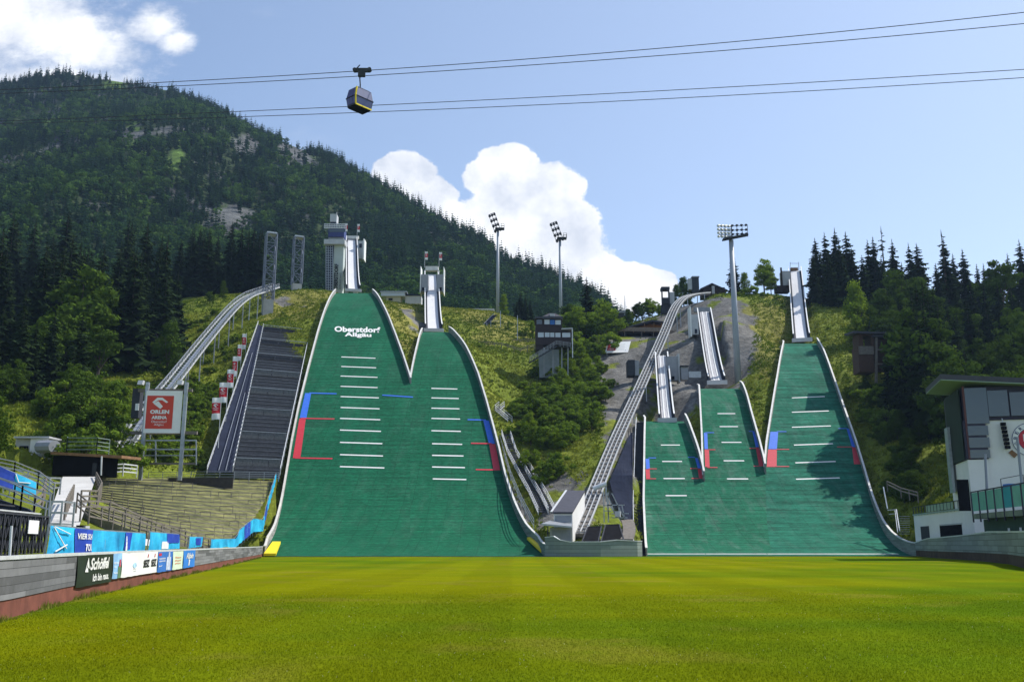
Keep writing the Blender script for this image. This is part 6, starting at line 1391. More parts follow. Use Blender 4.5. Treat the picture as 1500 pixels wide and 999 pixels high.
def broad_faces(seed, n_cl=42, n_leaf=95, ls=0.030, shape='round', wid=0.36):
    """unit height broadleaf crown of leaf quads in clumps"""
    g = np.random.default_rng(seed); r = random.Random(seed); Q = []
    cents = []
    lobes = [(r.uniform(-.14, .14), r.uniform(-.14, .14), r.uniform(.38, .8), r.uniform(.55, .95)) for _ in range(7)] + [(0, 0, .58, 1.0)]
    while len(cents) < n_cl:
        p = g.normal(size=3); p /= np.linalg.norm(p); p *= g.random() ** .30
        lx, ly, lz, ls_ = lobes[r.randrange(len(lobes))]
        if shape == 'round': c = np.array([lx + p[0] * wid * .72 * ls_, ly + p[1] * wid * .72 * ls_, lz + p[2] * .30 * ls_])
        elif shape == 'tall':
            zz = .12 + .86 * g.random(); w = wid * (1 - abs(zz - .4) ** 1.5 * 1.5) ; w = max(.05, w * (1.02 - zz) ** .35); c = np.array([p[0] * w, p[1] * w, zz])
        else: c = np.array([lx * 1.6 + p[0] * wid * 1.1, ly * 1.6 + p[1] * wid * 1.1, .45 + p[2] * .42 * ls_])
        cents.append(c)
    for c in cents:
        cr = r.uniform(.065, .12) * (1.3 if shape == 'bush' else 1); k = int(n_leaf * r.uniform(.6, 1.3))
        u = g.normal(size=(k, 3)); u /= np.linalg.norm(u, axis=1)[:, None]; rad = g.random((k, 1)) ** .45
        p = c + u * rad * cr * np.array([1.15, 1.15, .75]); p[:, 2] = np.maximum(p[:, 2], .02)
        t = g.normal(size=(k, 3)); t -= (t * u).sum(1)[:, None] * u * .6; t /= np.linalg.norm(t, axis=1)[:, None]
        b_ = np.cross(u, t) + g.normal(size=(k, 3)) * .35; b_ /= np.linalg.norm(b_, axis=1)[:, None]
        s_ = ls * g.uniform(.6, 1.25, (k, 1))
        Q.append(np.stack([p - t * s_, p + b_ * s_ * .55, p + t * s_, p - b_ * s_ * .55], 1))
    return np.concatenate(Q)
def mat_leaf(name, c0, c1, trans=0.3, nscale=.35, rv=.25):
    m = bpy.data.materials.new(name); N, L = nt(m); N.remove(N['Principled BSDF'])
    tc = N.new('ShaderNodeTexCoord'); ge = N.new('ShaderNodeNewGeometry'); oi = N.new('ShaderNodeObjectInfo')
    nz = N.new('ShaderNodeTexNoise'); nz.inputs['Scale'].default_value = nscale; nz.inputs['Detail'].default_value = 3; L.new(ge.outputs['Position'], nz.inputs['Vector'])
    wn = N.new('ShaderNodeTexWhiteNoise'); wn.noise_dimensions = '1D'; L.new(ge.outputs['Random Per Island'], wn.inputs['W'])
    ad = N.new('ShaderNodeMath'); ad.operation = 'MULTIPLY_ADD'; ad.inputs[1].default_value = .45; L.new(wn.outputs['Value'], ad.inputs[0]); L.new(nz.outputs['Fac'], ad.inputs[2])
    a2 = N.new('ShaderNodeMath'); a2.operation = 'MULTIPLY_ADD'; a2.inputs[1].default_value = rv * 2; L.new(oi.outputs['Random'], a2.inputs[0]); L.new(ad.outputs[0], a2.inputs[2])
    rp = N.new('ShaderNodeValToRGB'); rp.color_ramp.elements[0].position = .35; rp.color_ramp.elements[1].position = 1.25 / 1.3
    rp.color_ramp.elements[0].color = tuple(c0) + (1,); rp.color_ramp.elements[1].color = tuple(c1) + (1,)
    L.new(a2.outputs[0], rp.inputs[0])
    d = N.new('ShaderNodeBsdfDiffuse'); t = N.new('ShaderNodeBsdfTranslucent'); mx = N.new('ShaderNodeMixShader'); mx.inputs[0].default_value = trans
    L.new(rp.outputs[0], d.inputs['Color']); L.new(rp.outputs[0], t.inputs['Color']); L.new(d.outputs[0], mx.inputs[1]); L.new(t.outputs[0], mx.inputs[2])
    L.new(mx.outputs[0], N['Material Output'].inputs['Surface']); return m
M_spruce = mat_leaf('spruce_needles', (.006, .013, .007), (.022, .038, .014), .10)
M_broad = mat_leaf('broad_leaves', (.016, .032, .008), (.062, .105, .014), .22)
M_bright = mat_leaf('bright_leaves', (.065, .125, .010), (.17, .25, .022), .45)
M_bush = mat_leaf('bush_leaves', (.035, .072, .010), (.13, .20, .022), .35)
M_bark = mat('bark', (.075, .06, .05), .95, .3, 3.0, stretch=(1, 1, .3))
def quads_obj(name, Q, m, parent=None): return npmesh(name, Q.reshape(-1, 3), np.arange(len(Q) * 4).reshape(-1, 4), m, parent)
def trunk_mb(kind, seed):
    b = MB(); r = random.Random(seed)
    if kind == 'spruce': b.tube((0, 0, -.06), (0, 0, .94), .016, .002, 7)
    else:
        b.tube((0, 0, -.06), (.01, .0, .34), .024, .016, 8); top = Vector((.01, 0, .34))
        for k in range(6):
            a = k * 1.05 + r.random() * .6; e = Vector((math.cos(a) * r.uniform(.1, .2), math.sin(a) * r.uniform(.1, .2), r.uniform(.55, .8))); b.tube(top * .85, e, .011, .003, 6)
        b.tube(top, (0, 0, .85), .013, .003, 6)
    return b
KINDS = {}
def mk(kind, seed):
    """mesh pair (crown, trunk) kept in memory; objects are linked when planted"""
    if kind == 'spruce': Q = conifer_faces(seed)
    elif kind == 'bare_spruce': Q = conifer_faces(seed, 18, 7, 4, .10, .1, .5)
    elif kind == 'broad': Q = broad_faces(seed, 52, 110, .026, 'round', .38)
    elif kind == 'tall': Q = broad_faces(seed, 60, 100, .020, 'tall', .26)
    elif kind == 'low': Q = broad_faces(seed, 110, 120, .018, 'tall', .40)
    else: Q = broad_faces(seed, 32, 130, .044, 'bush', .5)
    return Q
KSEED = {'spruce': (1, 2, 3, 4), 'bare_spruce': (8,), 'broad': (11, 12, 13), 'tall': (21, 22), 'bush': (31, 32, 33, 34), 'low': (41, 42)}
_first = {}
def plant(kind, x, y, h, label, group, name=None, m=None, wide=1.0, sink=0.3, zbase=None, seed=None):
    sd = seed or rnd.choice(KSEED[kind]); key = (kind, sd, m)
    z = (tz(x, y) if zbase is None else zbase) - sink
    nm = name or {'spruce': 'spruce_tree', 'bare_spruce': 'spruce_tree', 'broad': 'leafy_tree', 'tall': 'leafy_tree', 'low': 'leafy_tree', 'bush': 'bush'}[kind]
    cat = 'bush' if kind == 'bush' else 'tree'
    if key not in _first:
        root = thing(nm, label, cat, (0, 0, 0), group)
        mm = m or {'spruce': M_spruce, 'bare_spruce': M_spruce, 'broad': M_broad, 'tall': M_broad, 'low': M_broad, 'bush': M_bush}[kind]
        c = quads_obj('crown' if kind != 'bush' else 'foliage', mk(kind, sd), mm, root)
        t = trunk_mb('spruce' if 'spruce' in kind else 'broad', sd).build('trunk' if kind != 'bush' else 'stems', M_bark, root)
        _first[key] = root
    else:
        src = _first[key]; root = src.copy(); C.objects.link(root); root.name = nm
        for ch in list(src.children):
            c = ch.copy(); C.objects.link(c); c.parent = root
        tag(root, label, cat, group)
    root.location = (x, y, z); root.scale = (h * wide, h * wide * rnd.uniform(.9, 1.1), h); root.rotation_euler = (0, 0, rnd.random() * 6.28)
    return root
def plant_px(kind, px, py_top, Y, label, group, hh=None, **kw):
    """tree whose tip shows at px, py_top at distance Y"""
    t = P(px, py_top, Y); g = tz(t.x, t.y); h = max(1.0, t.z - g + .3) if hh is None else hh
    return plant(kind, t.x, t.y, h, label, group, zbase=(t.z - h) if hh else None, **kw)

# ------------------------------------------------------------------ mountain forest: far wood, nobody could count it
def forest():
    N0 = 33000
    px = rng.uniform(-420, 1000, N0); v = rng.random(N0) ** 1.05 * 1.012
    X, Y, Z = mpoint(px, v); qx, qy = projnp(X, Y, Z)
    keep = np.ones(N0, bool)
    for c in CLEAR: keep &= ~inpoly(qx, qy, c) | (rng.random(N0) < .14)
    dens = fbm(X, Y, 45, 91); keep &= (dens > .30) | (rng.random(N0) < .35)
    # keep only slopes that can be seen or stand close to the ridge
    X, Y, Z, px, v = X[keep], Y[keep], Z[keep], px[keep], v[keep]; n = len(X)
    lush = fbm(X, Y, 38, 95); isb = (rng.random(n) < np.clip((lush - .42) * 3.6, .05, .8)) & (v < .93)
    parts, cols = [], []
    cv = [conifer_faces(100 + i, 9, 7, 1, .20, .04, 0, 1.35) for i in range(3)]
    for i in range(3):
        Q = cv[i]; idx = np.where(~isb & (np.arange(n) % 3 == i))[0]; m = len(idx)
        h = rng.uniform(8, 16, m) * (0.5 + .6 * rng.random(m)); a = rng.random(m) * 6.28; ca, sa = np.cos(a)[:, None, None], np.sin(a)[:, None, None]
        q = np.broadcast_to(Q, (m,) + Q.shape); hh = h[:, None, None]
        wd = rng.uniform(.8, 1.15, m)[:, None, None]
        x = (q[..., 0] * ca - q[..., 1] * sa) * hh * wd + X[idx][:, None, None]; y = (q[..., 0] * sa + q[..., 1] * ca) * hh * wd + Y[idx][:, None, None]; z = q[..., 2] * hh + Z[idx][:, None, None] - .8
        parts.append(np.stack([x, y, z], -1).reshape(-1, 3)); t = rng.random((m, 1))
        c = np.array([.012, .036, .020]) * (1 - t) + np.array([.034, .074, .030]) * t; cols.append(np.repeat(c, Q.shape[0] * 4, 0))
    bv = [broad_faces(200 + i, 14, 11, .085, 'round', .42) for i in range(3)]
    for i in range(3):
        Q = bv[i]; idx = np.where(isb & (np.arange(n) % 3 == i))[0]; m = len(idx)
        h = rng.uniform(6, 12, m); a = rng.random(m) * 6.28; ca, sa = np.cos(a)[:, None, None], np.sin(a)[:, None, None]; q = np.broadcast_to(Q, (m,) + Q.shape); hh = h[:, None, None]
        x = (q[..., 0] * ca - q[..., 1] * sa) * hh + X[idx][:, None, None]; y = (q[..., 0] * sa + q[..., 1] * ca) * hh + Y[idx][:, None, None]; z = q[..., 2] * hh + Z[idx][:, None, None] - 1.5
        parts.append(np.stack([x, y, z], -1).reshape(-1, 3)); t = rng.random((m, 1)) ** 1.5
        c = np.array([.028, .068, .022]) * (1 - t) + np.array([.095, .175, .032]) * t; cols.append(np.repeat(c, Q.shape[0] * 4, 0))
    V = np.concatenate(parts); print('forest', n, 'trees', len(V) // 4, 'faces')
    o = npmesh('mountain_forest', V, np.arange(len(V)).reshape(-1, 4), mat_leafattr('far_foliage', .2), col=np.concatenate(cols)); tag(o, kind='stuff')
forest()

# ------------------------------------------------------------------ nearer trees
GL = 'dense forest behind the left stands'
LS = 'tall dark spruce in the dense forest behind the left stands'; LB = 'bushy green broadleaf tree on the shaded left slope'
for i in range(95):
    px = rnd.uniform(-140, 385); Y = rnd.uniform(215, 335)
    top = lerp(365, 305, (Y - 215) / 120) + rnd.uniform(-12, 60) + max(0, (px - 250)) * .22
    if px > 262 and Y < 316 + (px - 330) * .1: continue
    plant_px('spruce', px, top, Y, LS, GL, wide=rnd.uniform(.8, 1.1))
for px, top, Y in ((-20,400,215),(15,390,220),(40,420,210),(180,430,225),(215,425,230),(245,400,235),(262,395,250),(60,380,235),(-70,400,200),(160,400,240),(100,385,250)):
    plant_px('spruce', px, top, Y, LS, GL)
for px, top, Y, k in ((125,392,212,'broad'),(95,440,200,'broad'),(150,470,200,'broad'),(186,424,225,'tall'),(70,470,195,'broad'),(110,540,172,'broad'),(150,560,176,'broad'),(60,590,165,'broad'),(140,590,162,'broad'),(30,520,190,'broad'),(238,490,228,'broad'),(250,470,215,'tall'),(328,412,305,'tall'),(308,425,300,'broad'),(120,570,152,'broad'),(150,585,150,'broad'),(112,600,150,'bush'),(135,610,144,'bush'),(155,618,146,'bush'),(120,640,142,'bush')):
    plant_px(k, px, top, Y, LB, 'broadleaf trees on the left slope', m=None)
plant_px('low', -24, 535, 118, 'rounded leafy tree at the left edge beside the white flat building', 'broadleaf trees on the left slope', wide=1.1)
plant_px('low', -85, 545, 112, 'rounded leafy tree cut by the left edge of the picture', 'broadleaf trees on the left slope', wide=1.15)
for i in range(34):
    px = rnd.uniform(104, 148); Y = rnd.uniform(152, 180); plant_px('broad' if rnd.random() < .6 else 'bush', px, lerp(600, 545, (Y - 146) / 32) + rnd.uniform(-20, 25), Y, LB, 'broadleaf trees on the left slope')
for i in range(10):
    px = rnd.uniform(-60, 80); Y = rnd.uniform(168, 185); plant_px('broad', px, rnd.uniform(520, 580), Y, LB, 'broadleaf trees on the left slope')
for i in range(44):
    px, py = rnd.uniform(205, 325), rnd.uniform(575, 688)
    if px > lerp(345, 300, (py - 575) / 113) - 8: continue
    Y = lerp(215, 166, (py - 575) / 113); q = P(px, py, Y); plant('bush', q.x, q.y, rnd.uniform(2.6, 5.0), 'green bush on the bank between inclined rail and grandstand', 'bushes beside the grandstand', sink=.6, m=M_bright if rnd.random() < .35 else None)
for i in range(30):
    px = rnd.uniform(-120, 158); Y = rnd.uniform(165, 215); plant_px('spruce', px, rnd.uniform(440, 520), Y, LS, GL)
for i in range(34):
    px = rnd.uniform(255, 392); Y = rnd.uniform(318, 338); plant_px('spruce', px, rnd.uniform(330, 400), Y, LS, GL, wide=rnd.uniform(.9, 1.15))
# middle
for px, top, Y in ((770,430,318),(757,440,325),(783,462,312)): plant_px('spruce', px, top, Y, 'dark narrow spruce behind the judges tower', 'spruces behind the judges tower')
plant_px('spruce', 859, 405, 285, 'large dark spruce right of the judges tower', None, wide=1.35, seed=2)
for px, top, Y, k in ((738,432,322,'tall'),(750,478,305,'bush'),(745,470,300,'tall')): plant_px(k, px, top, Y, 'bright green tree left of the judges tower', 'bright trees left of the judges tower', m=M_bright)
for px, top, Y, k in ((835,440,296,'broad'),(880,440,290,'broad'),(845,460,280,'broad'),(900,462,290,'broad'),(868,470,282,'broad'),(920,452,310,'tall'),(935,440,318,'broad'),(950,436,320,'broad'),(968,448,312,'broad'),(985,455,300,'broad')):
    plant_px(k, px, top, Y, 'leafy green tree on the crest around the timber shelter', 'leafy trees on the centre crest', m=M_bright if rnd.random() < .6 else None)
for px, top, Y, k, mb in ((832,452,278,'broad',1),(848,448,276,'broad',1),(884,440,282,'broad',1),(898,455,280,'broad',1),(872,462,274,'broad',0),(838,475,268,'bush',1),(888,478,270,'bush',1),(875,485,266,'bush',0),(915,462,320,'broad',1),(926,455,326,'broad',1),(940,445,328,'broad',0),(955,440,330,'broad',1),(966,445,326,'broad',1),(985,452,322,'bush',1),(780,470,292,'tall',1),(765,478,296,'bush',0)):
    plant_px(k, px, top, Y, 'leafy green tree on the crest around the timber shelter' if k != 'bush' else 'green bush beside the judges tower and timber shelter', 'leafy trees on the centre crest', m=M_bright if mb else None)
for px, top, Y in ((762,425,330),(776,436,325),(768,445,318)): plant_px('spruce', px, top, Y, 'dark narrow spruce behind the judges tower', 'spruces behind the judges tower', wide=1.2)
for px, top, Y in ((1000,405,330),(990,418,322),(1008,415,325)): plant_px('tall', px, top, Y, 'slim leafy tree beside the small lift cabin on the crest', 'slim trees on the crest')
# top right of the rock slope
plant_px('spruce', 1073, 372, 312, 'single spruce behind the thick floodlight mast', None, wide=1.2, seed=3)
for px, top, Y, k in ((1090,400,310,'tall'),(1117,380,308,'broad'),(1128,400,305,'broad'),(1100,415,300,'bush'),(1120,425,296,'bush'),(1138,430,292,'bush'),(1085,425,300,'bush'),(1145,445,285,'bush')):
    plant_px(k, px, top, Y, 'light green leafy tree on the crest beside the rightmost ramp' if k != 'bush' else 'bright bush on the crest beside the rightmost ramp', 'leafy trees by the rightmost ramp', m=M_bright)
# right forest
RS = 'tall dark spruce in the forest right of the jumps'; GR = 'spruces right of the jumps'
for px, top, Y in ((1193,350,295),(1207,340,298),(1222,334,300),(1238,337,305),(1190,375,290),(1212,365,285),(1228,355,288),(1247,360,300),(1270,350,300),(1278,345,296),(1306,352,300),(1330,357,296),(1342,355,298),(1262,375,285),(1290,375,285),(1320,380,282),(1381,345,285),(1395,370,290),(1409,367,290),(1430,388,280),(1440,385,285),(1475,372,285),(1492,347,285),(1505,350,285),(1525,360,285),(1550,350,285),(1370,385,280),(1455,395,278),(1600,360,280),(1580,370,275),(1420,410,255),(1440,420,245),(1460,415,250),(1480,420,245),(1400,420,250),(1350,400,265),(1500,410,250),(1530,400,240),(1560,410,240),(1415,440,235),(1445,450,230),(1475,455,230)):
    plant_px('spruce', px, top + rnd.uniform(-3, 3), Y, RS, GR, wide=rnd.uniform(.9, 1.2))
plant_px('bare_spruce', 1290, 331, 292, 'thin half bare spruce top in the right skyline', GR); plant_px('bare_spruce', 1378, 336, 284, 'spruce with a bare forked top in the right skyline', GR, wide=1.4)
plant_px('tall', 1250, 412, 245, 'small light green tree standing alone on the right grass bank', None, m=M_bright)
for px, top, Y, k in ((1310,395,260,'broad'),(1340,410,255,'broad'),(1290,425,255,'broad'),(1275,450,245,'broad'),(1325,440,245,'broad'),(1360,425,255,'broad'),(1460,375,275,'broad'),(1400,450,240,'broad'),(1385,470,228,'broad'),(1345,470,232,'broad'),(1430,490,215,'broad'),(1470,500,205,'broad'),(1500,470,210,'broad'),(1290,500,222,'bush'),(1530,480,205,'broad')):
    plant_px(k, px, top, Y, 'broadleaf tree on the shaded right slope', 'broadleaf trees on the right slope')
for px, top, Y, k in ((1290,560,195,'bush'),(1320,540,190,'broad'),(1365,520,185,'broad'),(1345,545,175,'broad'),(1300,590,182,'bush'),(1385,535,170,'broad'),(1410,525,165,'broad'),(1440,560,150,'broad'),(1490,535,150,'broad'),(1330,600,168,'bush'),(1360,600,160,'broad'),(1310,640,172,'bush'),(1390,590,150,'broad'),(1340,650,160,'bush'),(1370,660,150,'bush'),(1530,540,150,'broad'),(1330,700,158,'bush'),(1470,560,140,'broad')):
    if px < 1385: Y = max(Y, 186) + 8
    elif px < 1425: Y = max(Y, 176)
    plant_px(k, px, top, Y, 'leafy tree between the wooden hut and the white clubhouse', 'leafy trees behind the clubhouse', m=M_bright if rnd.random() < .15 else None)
for i in range(42):
    px = rnd.uniform(1300, 1600); Y = rnd.uniform(200, 260); plant_px('spruce', px, lerp(500, 440, (Y - 200) / 60) + rnd.uniform(-25, 30), Y, RS, GR, wide=rnd.uniform(.9, 1.2))
for i in range(46):
    px = rnd.uniform(1265, 1600); Y = rnd.uniform(150, 235)
    if px < 1400: Y = rnd.uniform(196, 240)
    if px < lerp(1330, 1262, (Y - 150) / 85) + 10: continue
    if 1240 < px < 1330 and Y < 214: continue
    plant_px('broad', px, lerp(600, 470, (Y - 150) / 85) + rnd.uniform(-30, 40), Y, 'broadleaf tree on the shaded right slope', 'broadleaf trees on the right slope')
for px, top, Y in ((1300,486,198),(1312,478,203),(1325,470,208),(1338,476,204),(1352,470,210),(1318,500,194),(1335,498,192),(1345,500,192),(1338,440,198),(1348,432,200),(1358,428,203),(1342,452,194),(1366,425,206),(1352,446,192),(1336,466,190),(1347,476,187),(1372,440,198)):
    plant_px('spruce', px, top, Y, RS, GR, wide=.95)
# bushes
BL = 'dark green bush on the bank between the landing slopes'
for i in range(75):
    t = rnd.random(); px = lerp(745, 885, rnd.random()); py = lerp(560, 720, rnd.random())
    if not inpoly(np.array([px]), np.array([py]), [(840,520),(870,500),(890,560),(895,620),(850,655),(820,690),(790,720),(765,690),(750,640),(770,600),(800,560)])[0]: continue
    Y = lerp(250, 172, (py - 520) / 210); q = P(px, py, Y); plant('bush', q.x, q.y, rnd.uniform(3.6, 6.4), BL, 'bushes on the centre bank', wide=rnd.uniform(.9, 1.3), sink=.6)
for px, py in ((786,556),(796,558),(806,560),(816,558),(826,553),(834,548),(790,555),(810,555),(830,545),(845,535),(855,520),(868,512),(820,565),(800,572),(775,580),(785,600),(870,575),(880,560),(890,590),(800,610),(820,600),(840,590),(850,610),(830,620),(870,610),(765,640),(770,660),(780,690),(790,705),(800,700),(780,620),(760,610)):
    Y = lerp(292, 178, (py - 480) / 230); q = P(px, py, Y); plant('bush', q.x, q.y, rnd.uniform(3.4, 5.8), BL, 'bushes on the centre bank', sink=.6, m=M_bright if rnd.random() < .5 else None)
for px, py in ((702,530),(708,545),(715,560),(720,580),(700,515),(735,570),(728,600),(745,590)):
    Y = lerp(300, 215, (py - 480) / 130); q = P(px, py, Y); plant('bush', q.x, q.y, rnd.uniform(1.0, 2.0), 'low bush on the grass right of the second slope', 'low bushes on the grass slope', m=M_bright)
for i in range(110):
    px, py = lerp(200, 375, rnd.random()), lerp(440, 690, rnd.random())
    lim = lerp(385, 300, (py - 440) / 250); low = lerp(340, 190, (py - 440) / 220)
    if px > lim - 12 or px < low - 60: continue
    Y = lerp(290, 168, (py - 440) / 250); q = P(px, py, Y); plant('bush', q.x, q.y, rnd.uniform(1.6, 3.6), 'green bush on the bank between inclined rail and grandstand', 'bushes beside the grandstand', sink=.6, m=M_bright if rnd.random() < .4 else None)
for i in range(26):
    px, py = rnd.uniform(385, 485), rnd.uniform(424, 475); Y = lerp(312, 272, (py - 424) / 50); q = P(px, py, Y); plant('bush', q.x, q.y, rnd.uniform(.7, 1.4), 'low bush on the grassy hilltop below the lattice towers', 'low bushes on the hilltop', m=M_bright, sink=.3)
for i in range(22):
    px, py = rnd.uniform(1205, 1290), rnd.uniform(470, 560)
    if px < lerp(1200, 1240, (py - 470) / 70) + 8: continue
    Y = lerp(268, 205, (py - 470) / 90); q = P(px, py, Y); plant('bush', q.x, q.y, rnd.uniform(1.0, 2.4), 'bush on the steep bank right of the rightmost slope', 'bushes right of the rightmost slope', sink=.4, m=M_bright)
for px, py, h_, mb in ((838,552,6,1),(852,540,6.5,1),(864,528,6,0),(874,518,5.5,1),(846,575,6,0),(862,562,6.5,1),(876,548,6,1),(824,572,5.5,1),(808,580,5,0),(795,592,5.5,1),(812,604,6,0),(832,596,6.5,1),(852,596,6,0),(868,590,5.5,1),(780,612,5.5,0),(798,626,5.5,1),(818,632,5,0),(842,622,5.5,1),(862,612,5,0),(776,640,5,1),(792,660,5,0),(815,658,4.5,1)):
    q = HT(px, py); plant('low', q.x, q.y, h_ * rnd.uniform(.85, 1.1), 'rounded leafy shrub tree in the thicket between the two groups of slopes', 'shrub trees in the centre thicket', sink=.4, wide=1.15, m=M_bright if mb else M_bush)
for px, top, Y in ((1328,440,199),(1334,424,203),(1341,414,208),(1350,410,206)): plant_px('spruce', px, top, Y, RS, GR, wide=.95)
for px, top, Y in ((1346,452,197),(1338,472,192)): plant_px('broad', px, top, Y, 'broadleaf tree on the shaded right slope', 'broadleaf trees on the right slope')
for i in range(60):
    px, py = rnd.uniform(1255, 1345), rnd.uniform(565, 735)
    if px < lerp(1238, 1300, (py - 565) / 170) + 12: continue
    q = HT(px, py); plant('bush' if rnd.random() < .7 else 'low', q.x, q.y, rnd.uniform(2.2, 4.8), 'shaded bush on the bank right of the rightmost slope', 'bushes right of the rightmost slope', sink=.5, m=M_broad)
for i in range(46):
    px, py = rnd.uniform(1285, 1350), rnd.uniform(590, 740)
    if px < lerp(1282, 1322, (py - 590) / 150): continue
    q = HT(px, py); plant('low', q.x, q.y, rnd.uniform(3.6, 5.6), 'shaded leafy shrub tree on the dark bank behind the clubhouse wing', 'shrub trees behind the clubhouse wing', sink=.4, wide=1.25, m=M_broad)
for px, py in ((1250,560),(1262,568),(1275,572),(1290,570),(1305,568),(1318,562),(1268,580),(1296,582),(1330,575)):
    Y = lerp(212, 200, (py - 560) / 20); q = P(px, py + 12, Y); plant('bush', q.x, q.y, rnd.uniform(3.0, 4.6), 'bush at the foot of the brown timber hut', 'bushes below the timber hut', sink=.5)
for i in range(16):
    px, py = rnd.uniform(1095, 1142), rnd.uniform(520, 640); Y = lerp(245, 195, (py - 520) / 120); q = P(px, py, Y)
    if px < 1108 and py > 580: continue
    plant('bush', q.x, q.y, rnd.uniform(.8, 1.8), 'small bush on the strip between the two right landing slopes', 'small bushes between slopes', sink=.4, m=M_bright)

# ------------------------------------------------------------------ meadow tufts: grass and weeds on the banks
def meadow():
    n = 90000; az = rng.uniform(-31, 31, n) * math.pi / 180; r = 105 + rng.random(n) ** .8 * 225
    X, Y = np.sin(az) * r, np.cos(az) * r; Z = tz_np(X, Y)
    ok = Z > 1.5
    for k, h in HILL.items():
        ins = (Y > h.p.Y0) & (Y < h.ytop + 9) & (X > np.interp(Y, *h.l) - .8) & (X < np.interp(Y, *h.r) + .8); ok &= ~ins
    qx, qy = projnp(X, Y, Z)
    for p in ROCK: ok &= ~inpoly(qx, qy, p) | (rng.random(n) < .03)
    ok &= ~inpoly(qx, qy, [(110,690),(410,690),(400,760),(310,815),(60,815),(0,815),(0,690)]) 
    X, Y, Z = X[ok], Y[ok], Z[ok]; n = len(X); k = 5
    c0 = np.stack([X, Y, Z], -1)[:, None] + rng.normal(size=(n, k, 3)) * np.array([.35, .35, .0]); h = rng.uniform(.2, .55, (n, k)); a = rng.random((n, k)) * 6.28; w = rng.uniform(.1, .28, (n, k))
    d = np.stack([np.cos(a) * w, np.sin(a) * w, 0 * a], -1); tip = c0 + np.stack([rng.normal(size=(n, k)) * .2, rng.normal(size=(n, k)) * .2, h], -1); c0[..., 2] -= .1
    V = np.stack([c0 - d, c0 + d, tip], 2).reshape(-1, 3); big = fbm(X, Y, 16, 21); t = np.clip((big - .35) * 2.5 + rng.normal(size=n) * .25, 0, 1)[:, None]
    c = np.array([.085, .135, .012]) * (1 - t) + np.array([.22, .24, .03]) * t
    o = npmesh('meadow_grass', V, np.arange(len(V)).reshape(-1, 3), mat_leafattr('meadow_blade', .3), col=np.repeat(c, k * 3, 0)); tag(o, kind='stuff')
meadow()
# ------------------------------------------------------------------ sun, sky, camera
SUN_AZ, SUN_EL = R(66), R(51)       # azimuth measured from +y (view direction) towards +x
sd = Vector((math.sin(SUN_AZ) * math.cos(SUN_EL), math.cos(SUN_AZ) * math.cos(SUN_EL), math.sin(SUN_EL)))
sl = bpy.data.lights.new('sun', 'SUN'); sl.energy = 4.9; sl.angle = R(0.53); sl.color = (1, .955, .88)
so = bpy.data.objects.new('sun', sl); C.objects.link(so); so.rotation_euler = (-sd).to_track_quat('-Z', 'Y').to_euler(); so.location = (0, 0, 300)
w = bpy.data.worlds.new('World'); scene.world = w; w.use_nodes = True; N, L = w.node_tree.nodes, w.node_tree.links
bg = N['Background']; bg.inputs['Strength'].default_value = 0.15
sky = N.new('ShaderNodeTexSky'); sky.sky_type = 'NISHITA'; sky.sun_disc = False; sky.sun_elevation = SUN_EL; sky.sun_rotation = SUN_AZ; sky.altitude = 800; sky.air_density = 1.0; sky.dust_density = 1.2; sky.ozone_density = 1.5
def math_(op, a, b=None, c=None, clamp=False):
    n = N.new('ShaderNodeMath'); n.operation = op; n.use_clamp = clamp
    for i, q in enumerate((a, b, c)):
        if q is None: continue
        if isinstance(q, (int, float)): n.inputs[i].default_value = q
        else: L.new(q, n.inputs[i])
    return n.outputs[0]
tc = N.new('ShaderNodeTexCoord'); sx = N.new('ShaderNodeSeparateXYZ'); L.new(tc.outputs['Generated'], sx.inputs[0])
yy = math_('MAXIMUM', sx.outputs[1], 0.05); A_ = math_('DIVIDE', sx.outputs[0], yy); E_ = math_('DIVIDE', sx.outputs[2], yy)
cb = N.new('ShaderNodeCombineXYZ'); L.new(A_, cb.inputs[0]); L.new(E_, cb.inputs[1])
def wnoise(scale, det, rough=.6, off=(0, 0, 0), st=(1, 1, 1)):
    mp = N.new('ShaderNodeMapping'); mp.inputs['Location'].default_value = off; mp.inputs['Scale'].default_value = st; L.new(cb.outputs[0], mp.inputs[0])
    n = N.new('ShaderNodeTexNoise'); n.inputs['Scale'].default_value = scale; n.inputs['Detail'].default_value = det; n.inputs['Roughness'].default_value = rough; L.new(mp.outputs[0], n.inputs['Vector']); return n.outputs['Fac']
def blob(px, py, rx_, ry_):
    c = P(px, py, 1.0); s_ = 1.0 / F * 1.05; a0, e0 = c.x, c.z - H
    dx = math_('DIVIDE', math_('SUBTRACT', A_, a0), rx_ * s_); dy = math_('DIVIDE', math_('SUBTRACT', E_, e0), ry_ * s_)
    r = math_('SQRT', math_('ADD', math_('MULTIPLY', dx, dx), math_('MULTIPLY', dy, dy))); return math_('SUBTRACT', 1.0, r)
CUM = [(590,250,55,36),(620,285,55,35),(655,318,48,26),(718,260,48,36),(745,250,58,48),(790,280,75,52),(758,318,95,62),(800,350,95,70),(840,330,45,50),(880,405,55,40),(925,415,55,36),(965,415,32,24),(860,430,130,50),(725,345,70,55),(760,390,160,60)]
BIG = [(0,40,190,110),(-120,60,280,150),(80,30,120,95),(130,80,95,50),(60,120,170,50),(228,36,55,36),(258,60,34,22)]
def union(bl):
    o = blob(*bl[0])
    for q in bl[1:]: o = math_('SMOOTH_MAX', o, blob(*q), .12)
    return o
det = wnoise(22, 9, .62); det2 = wnoise(60, 6, .6)
turb = math_('ADD', math_('MULTIPLY', math_('SUBTRACT', det, .5), 1.5), math_('MULTIPLY', math_('SUBTRACT', det2, .5), .35))
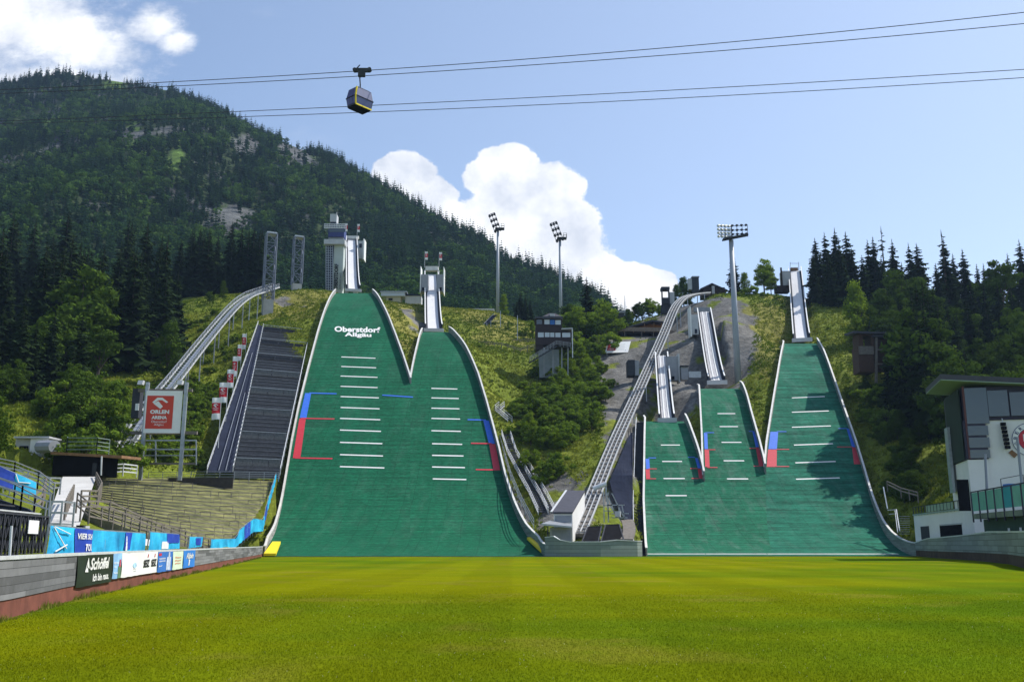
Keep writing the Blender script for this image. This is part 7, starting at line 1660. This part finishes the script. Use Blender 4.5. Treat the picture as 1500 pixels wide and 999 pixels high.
def mask(u, lo, hi, amp):
    v = math_('ADD', u, math_('MULTIPLY', turb, amp)); n = N.new('ShaderNodeMapRange'); n.interpolation_type = 'SMOOTHSTEP'; n.inputs['From Min'].default_value = lo; n.inputs['From Max'].default_value = hi; L.new(v, n.inputs[0]); return n.outputs[0]
m1 = mask(union(CUM), .06, .17, .55); big_t = math_('MULTIPLY', math_('SUBTRACT', wnoise(9, 9, .68, (1.3, .4, 0), (1, 1.5, 1)), .5), 2.6); bu = N.new('ShaderNodeMapRange'); bu.interpolation_type = 'SMOOTHSTEP'; bu.inputs['From Min'].default_value = -.15; bu.inputs['From Max'].default_value = .75; L.new(math_('ADD', union(BIG), big_t), bu.inputs[0]); m2 = bu.outputs[0]
mm = math_('MAXIMUM', m1, m2)
wisp = wnoise(5, 8, .7, (3.1, 1.7, 0), (1, 2.2, 1)); wn_ = N.new('ShaderNodeMapRange'); wn_.inputs['From Min'].default_value = .56; wn_.inputs['From Max'].default_value = .85; wn_.inputs['To Max'].default_value = .35; L.new(wisp, wn_.inputs[0])
left = N.new('ShaderNodeMapRange'); left.inputs['From Min'].default_value = -.1; left.inputs['From Max'].default_value = -.45; L.new(A_, left.inputs[0])
front = math_('GREATER_THAN', sx.outputs[1], .06)
mm = math_('MULTIPLY', math_('MAXIMUM', mm, math_('MULTIPLY', wn_.outputs[0], left.outputs[0])), front)
# cloud shading put into the colour by noise: bright parts, softly grey hollows
sh = wnoise(11, 7, .6, (0, .012, 0)); cr = N.new('ShaderNodeValToRGB'); cr.color_ramp.elements[0].position = .36; cr.color_ramp.elements[1].position = .60
cr.color_ramp.elements[0].color = (4.1, 4.4, 5.0, 1); cr.color_ramp.elements[1].color = (6.5, 6.55, 6.65, 1); L.new(sh, cr.inputs[0])
mix = N.new('ShaderNodeMix'); mix.data_type = 'RGBA'; L.new(mm, mix.inputs['Factor']); veil = N.new('ShaderNodeMapRange'); veil.inputs['From Min'].default_value = -.6; veil.inputs['From Max'].default_value = .6; veil.inputs['To Min'].default_value = .06; veil.inputs['To Max'].default_value = .34; L.new(A_, veil.inputs[0])
vx = N.new('ShaderNodeMix'); vx.data_type = 'RGBA'; L.new(veil.outputs[0], vx.inputs['Factor']); L.new(sky.outputs[0], vx.inputs['A']); vx.inputs['B'].default_value = (4.5, 5.1, 6.1, 1)   # pale tint added to lift the sky's brightness, stronger to the right
L.new(vx.outputs['Result'], mix.inputs['A']); L.new(cr.outputs[0], mix.inputs['B'])
L.new(mix.outputs['Result'], bg.inputs['Color'])
cam = bpy.data.cameras.new('camera'); cam.sensor_width = 36; cam.lens = F / 1500 * 36; cam.clip_end = 20000; cam.clip_start = .1
co = bpy.data.objects.new('camera', cam); C.objects.link(co); co.location = (0, 0, H); co.rotation_euler = (R(90) + PITCH, 0, 0); scene.camera = co
scene.view_settings.view_transform = 'Standard'; scene.view_settings.look = 'None'; scene.view_settings.gamma = 1; scene.view_settings.exposure = 0.30
scene.view_settings.use_curve_mapping = False
scene.render.engine = 'CYCLES'; scene.cycles.max_bounces = 6; scene.cycles.transparent_max_bounces = 8; scene.cycles.use_denoising = True

# ------------------------------------------------------------------ valley haze
hz = MB(); hz.box(-900, 900, -60, 1250, -2.0, 640); m = bpy.data.materials.new('haze_air'); m.use_nodes = True; N2, L2 = m.node_tree.nodes, m.node_tree.links; N2.remove(N2['Principled BSDF'])
pv = N2.new('ShaderNodeVolumePrincipled'); pv.inputs['Color'].default_value = (.45, .66, 1, 1); pv.inputs['Density'].default_value = 0.00008; pv.inputs['Anisotropy'].default_value = 0.2; L2.new(pv.outputs[0], N2['Material Output'].inputs['Volume'])
tag(hz.build('haze', m), kind='stuff'); scene.cycles.volume_bounces = 0
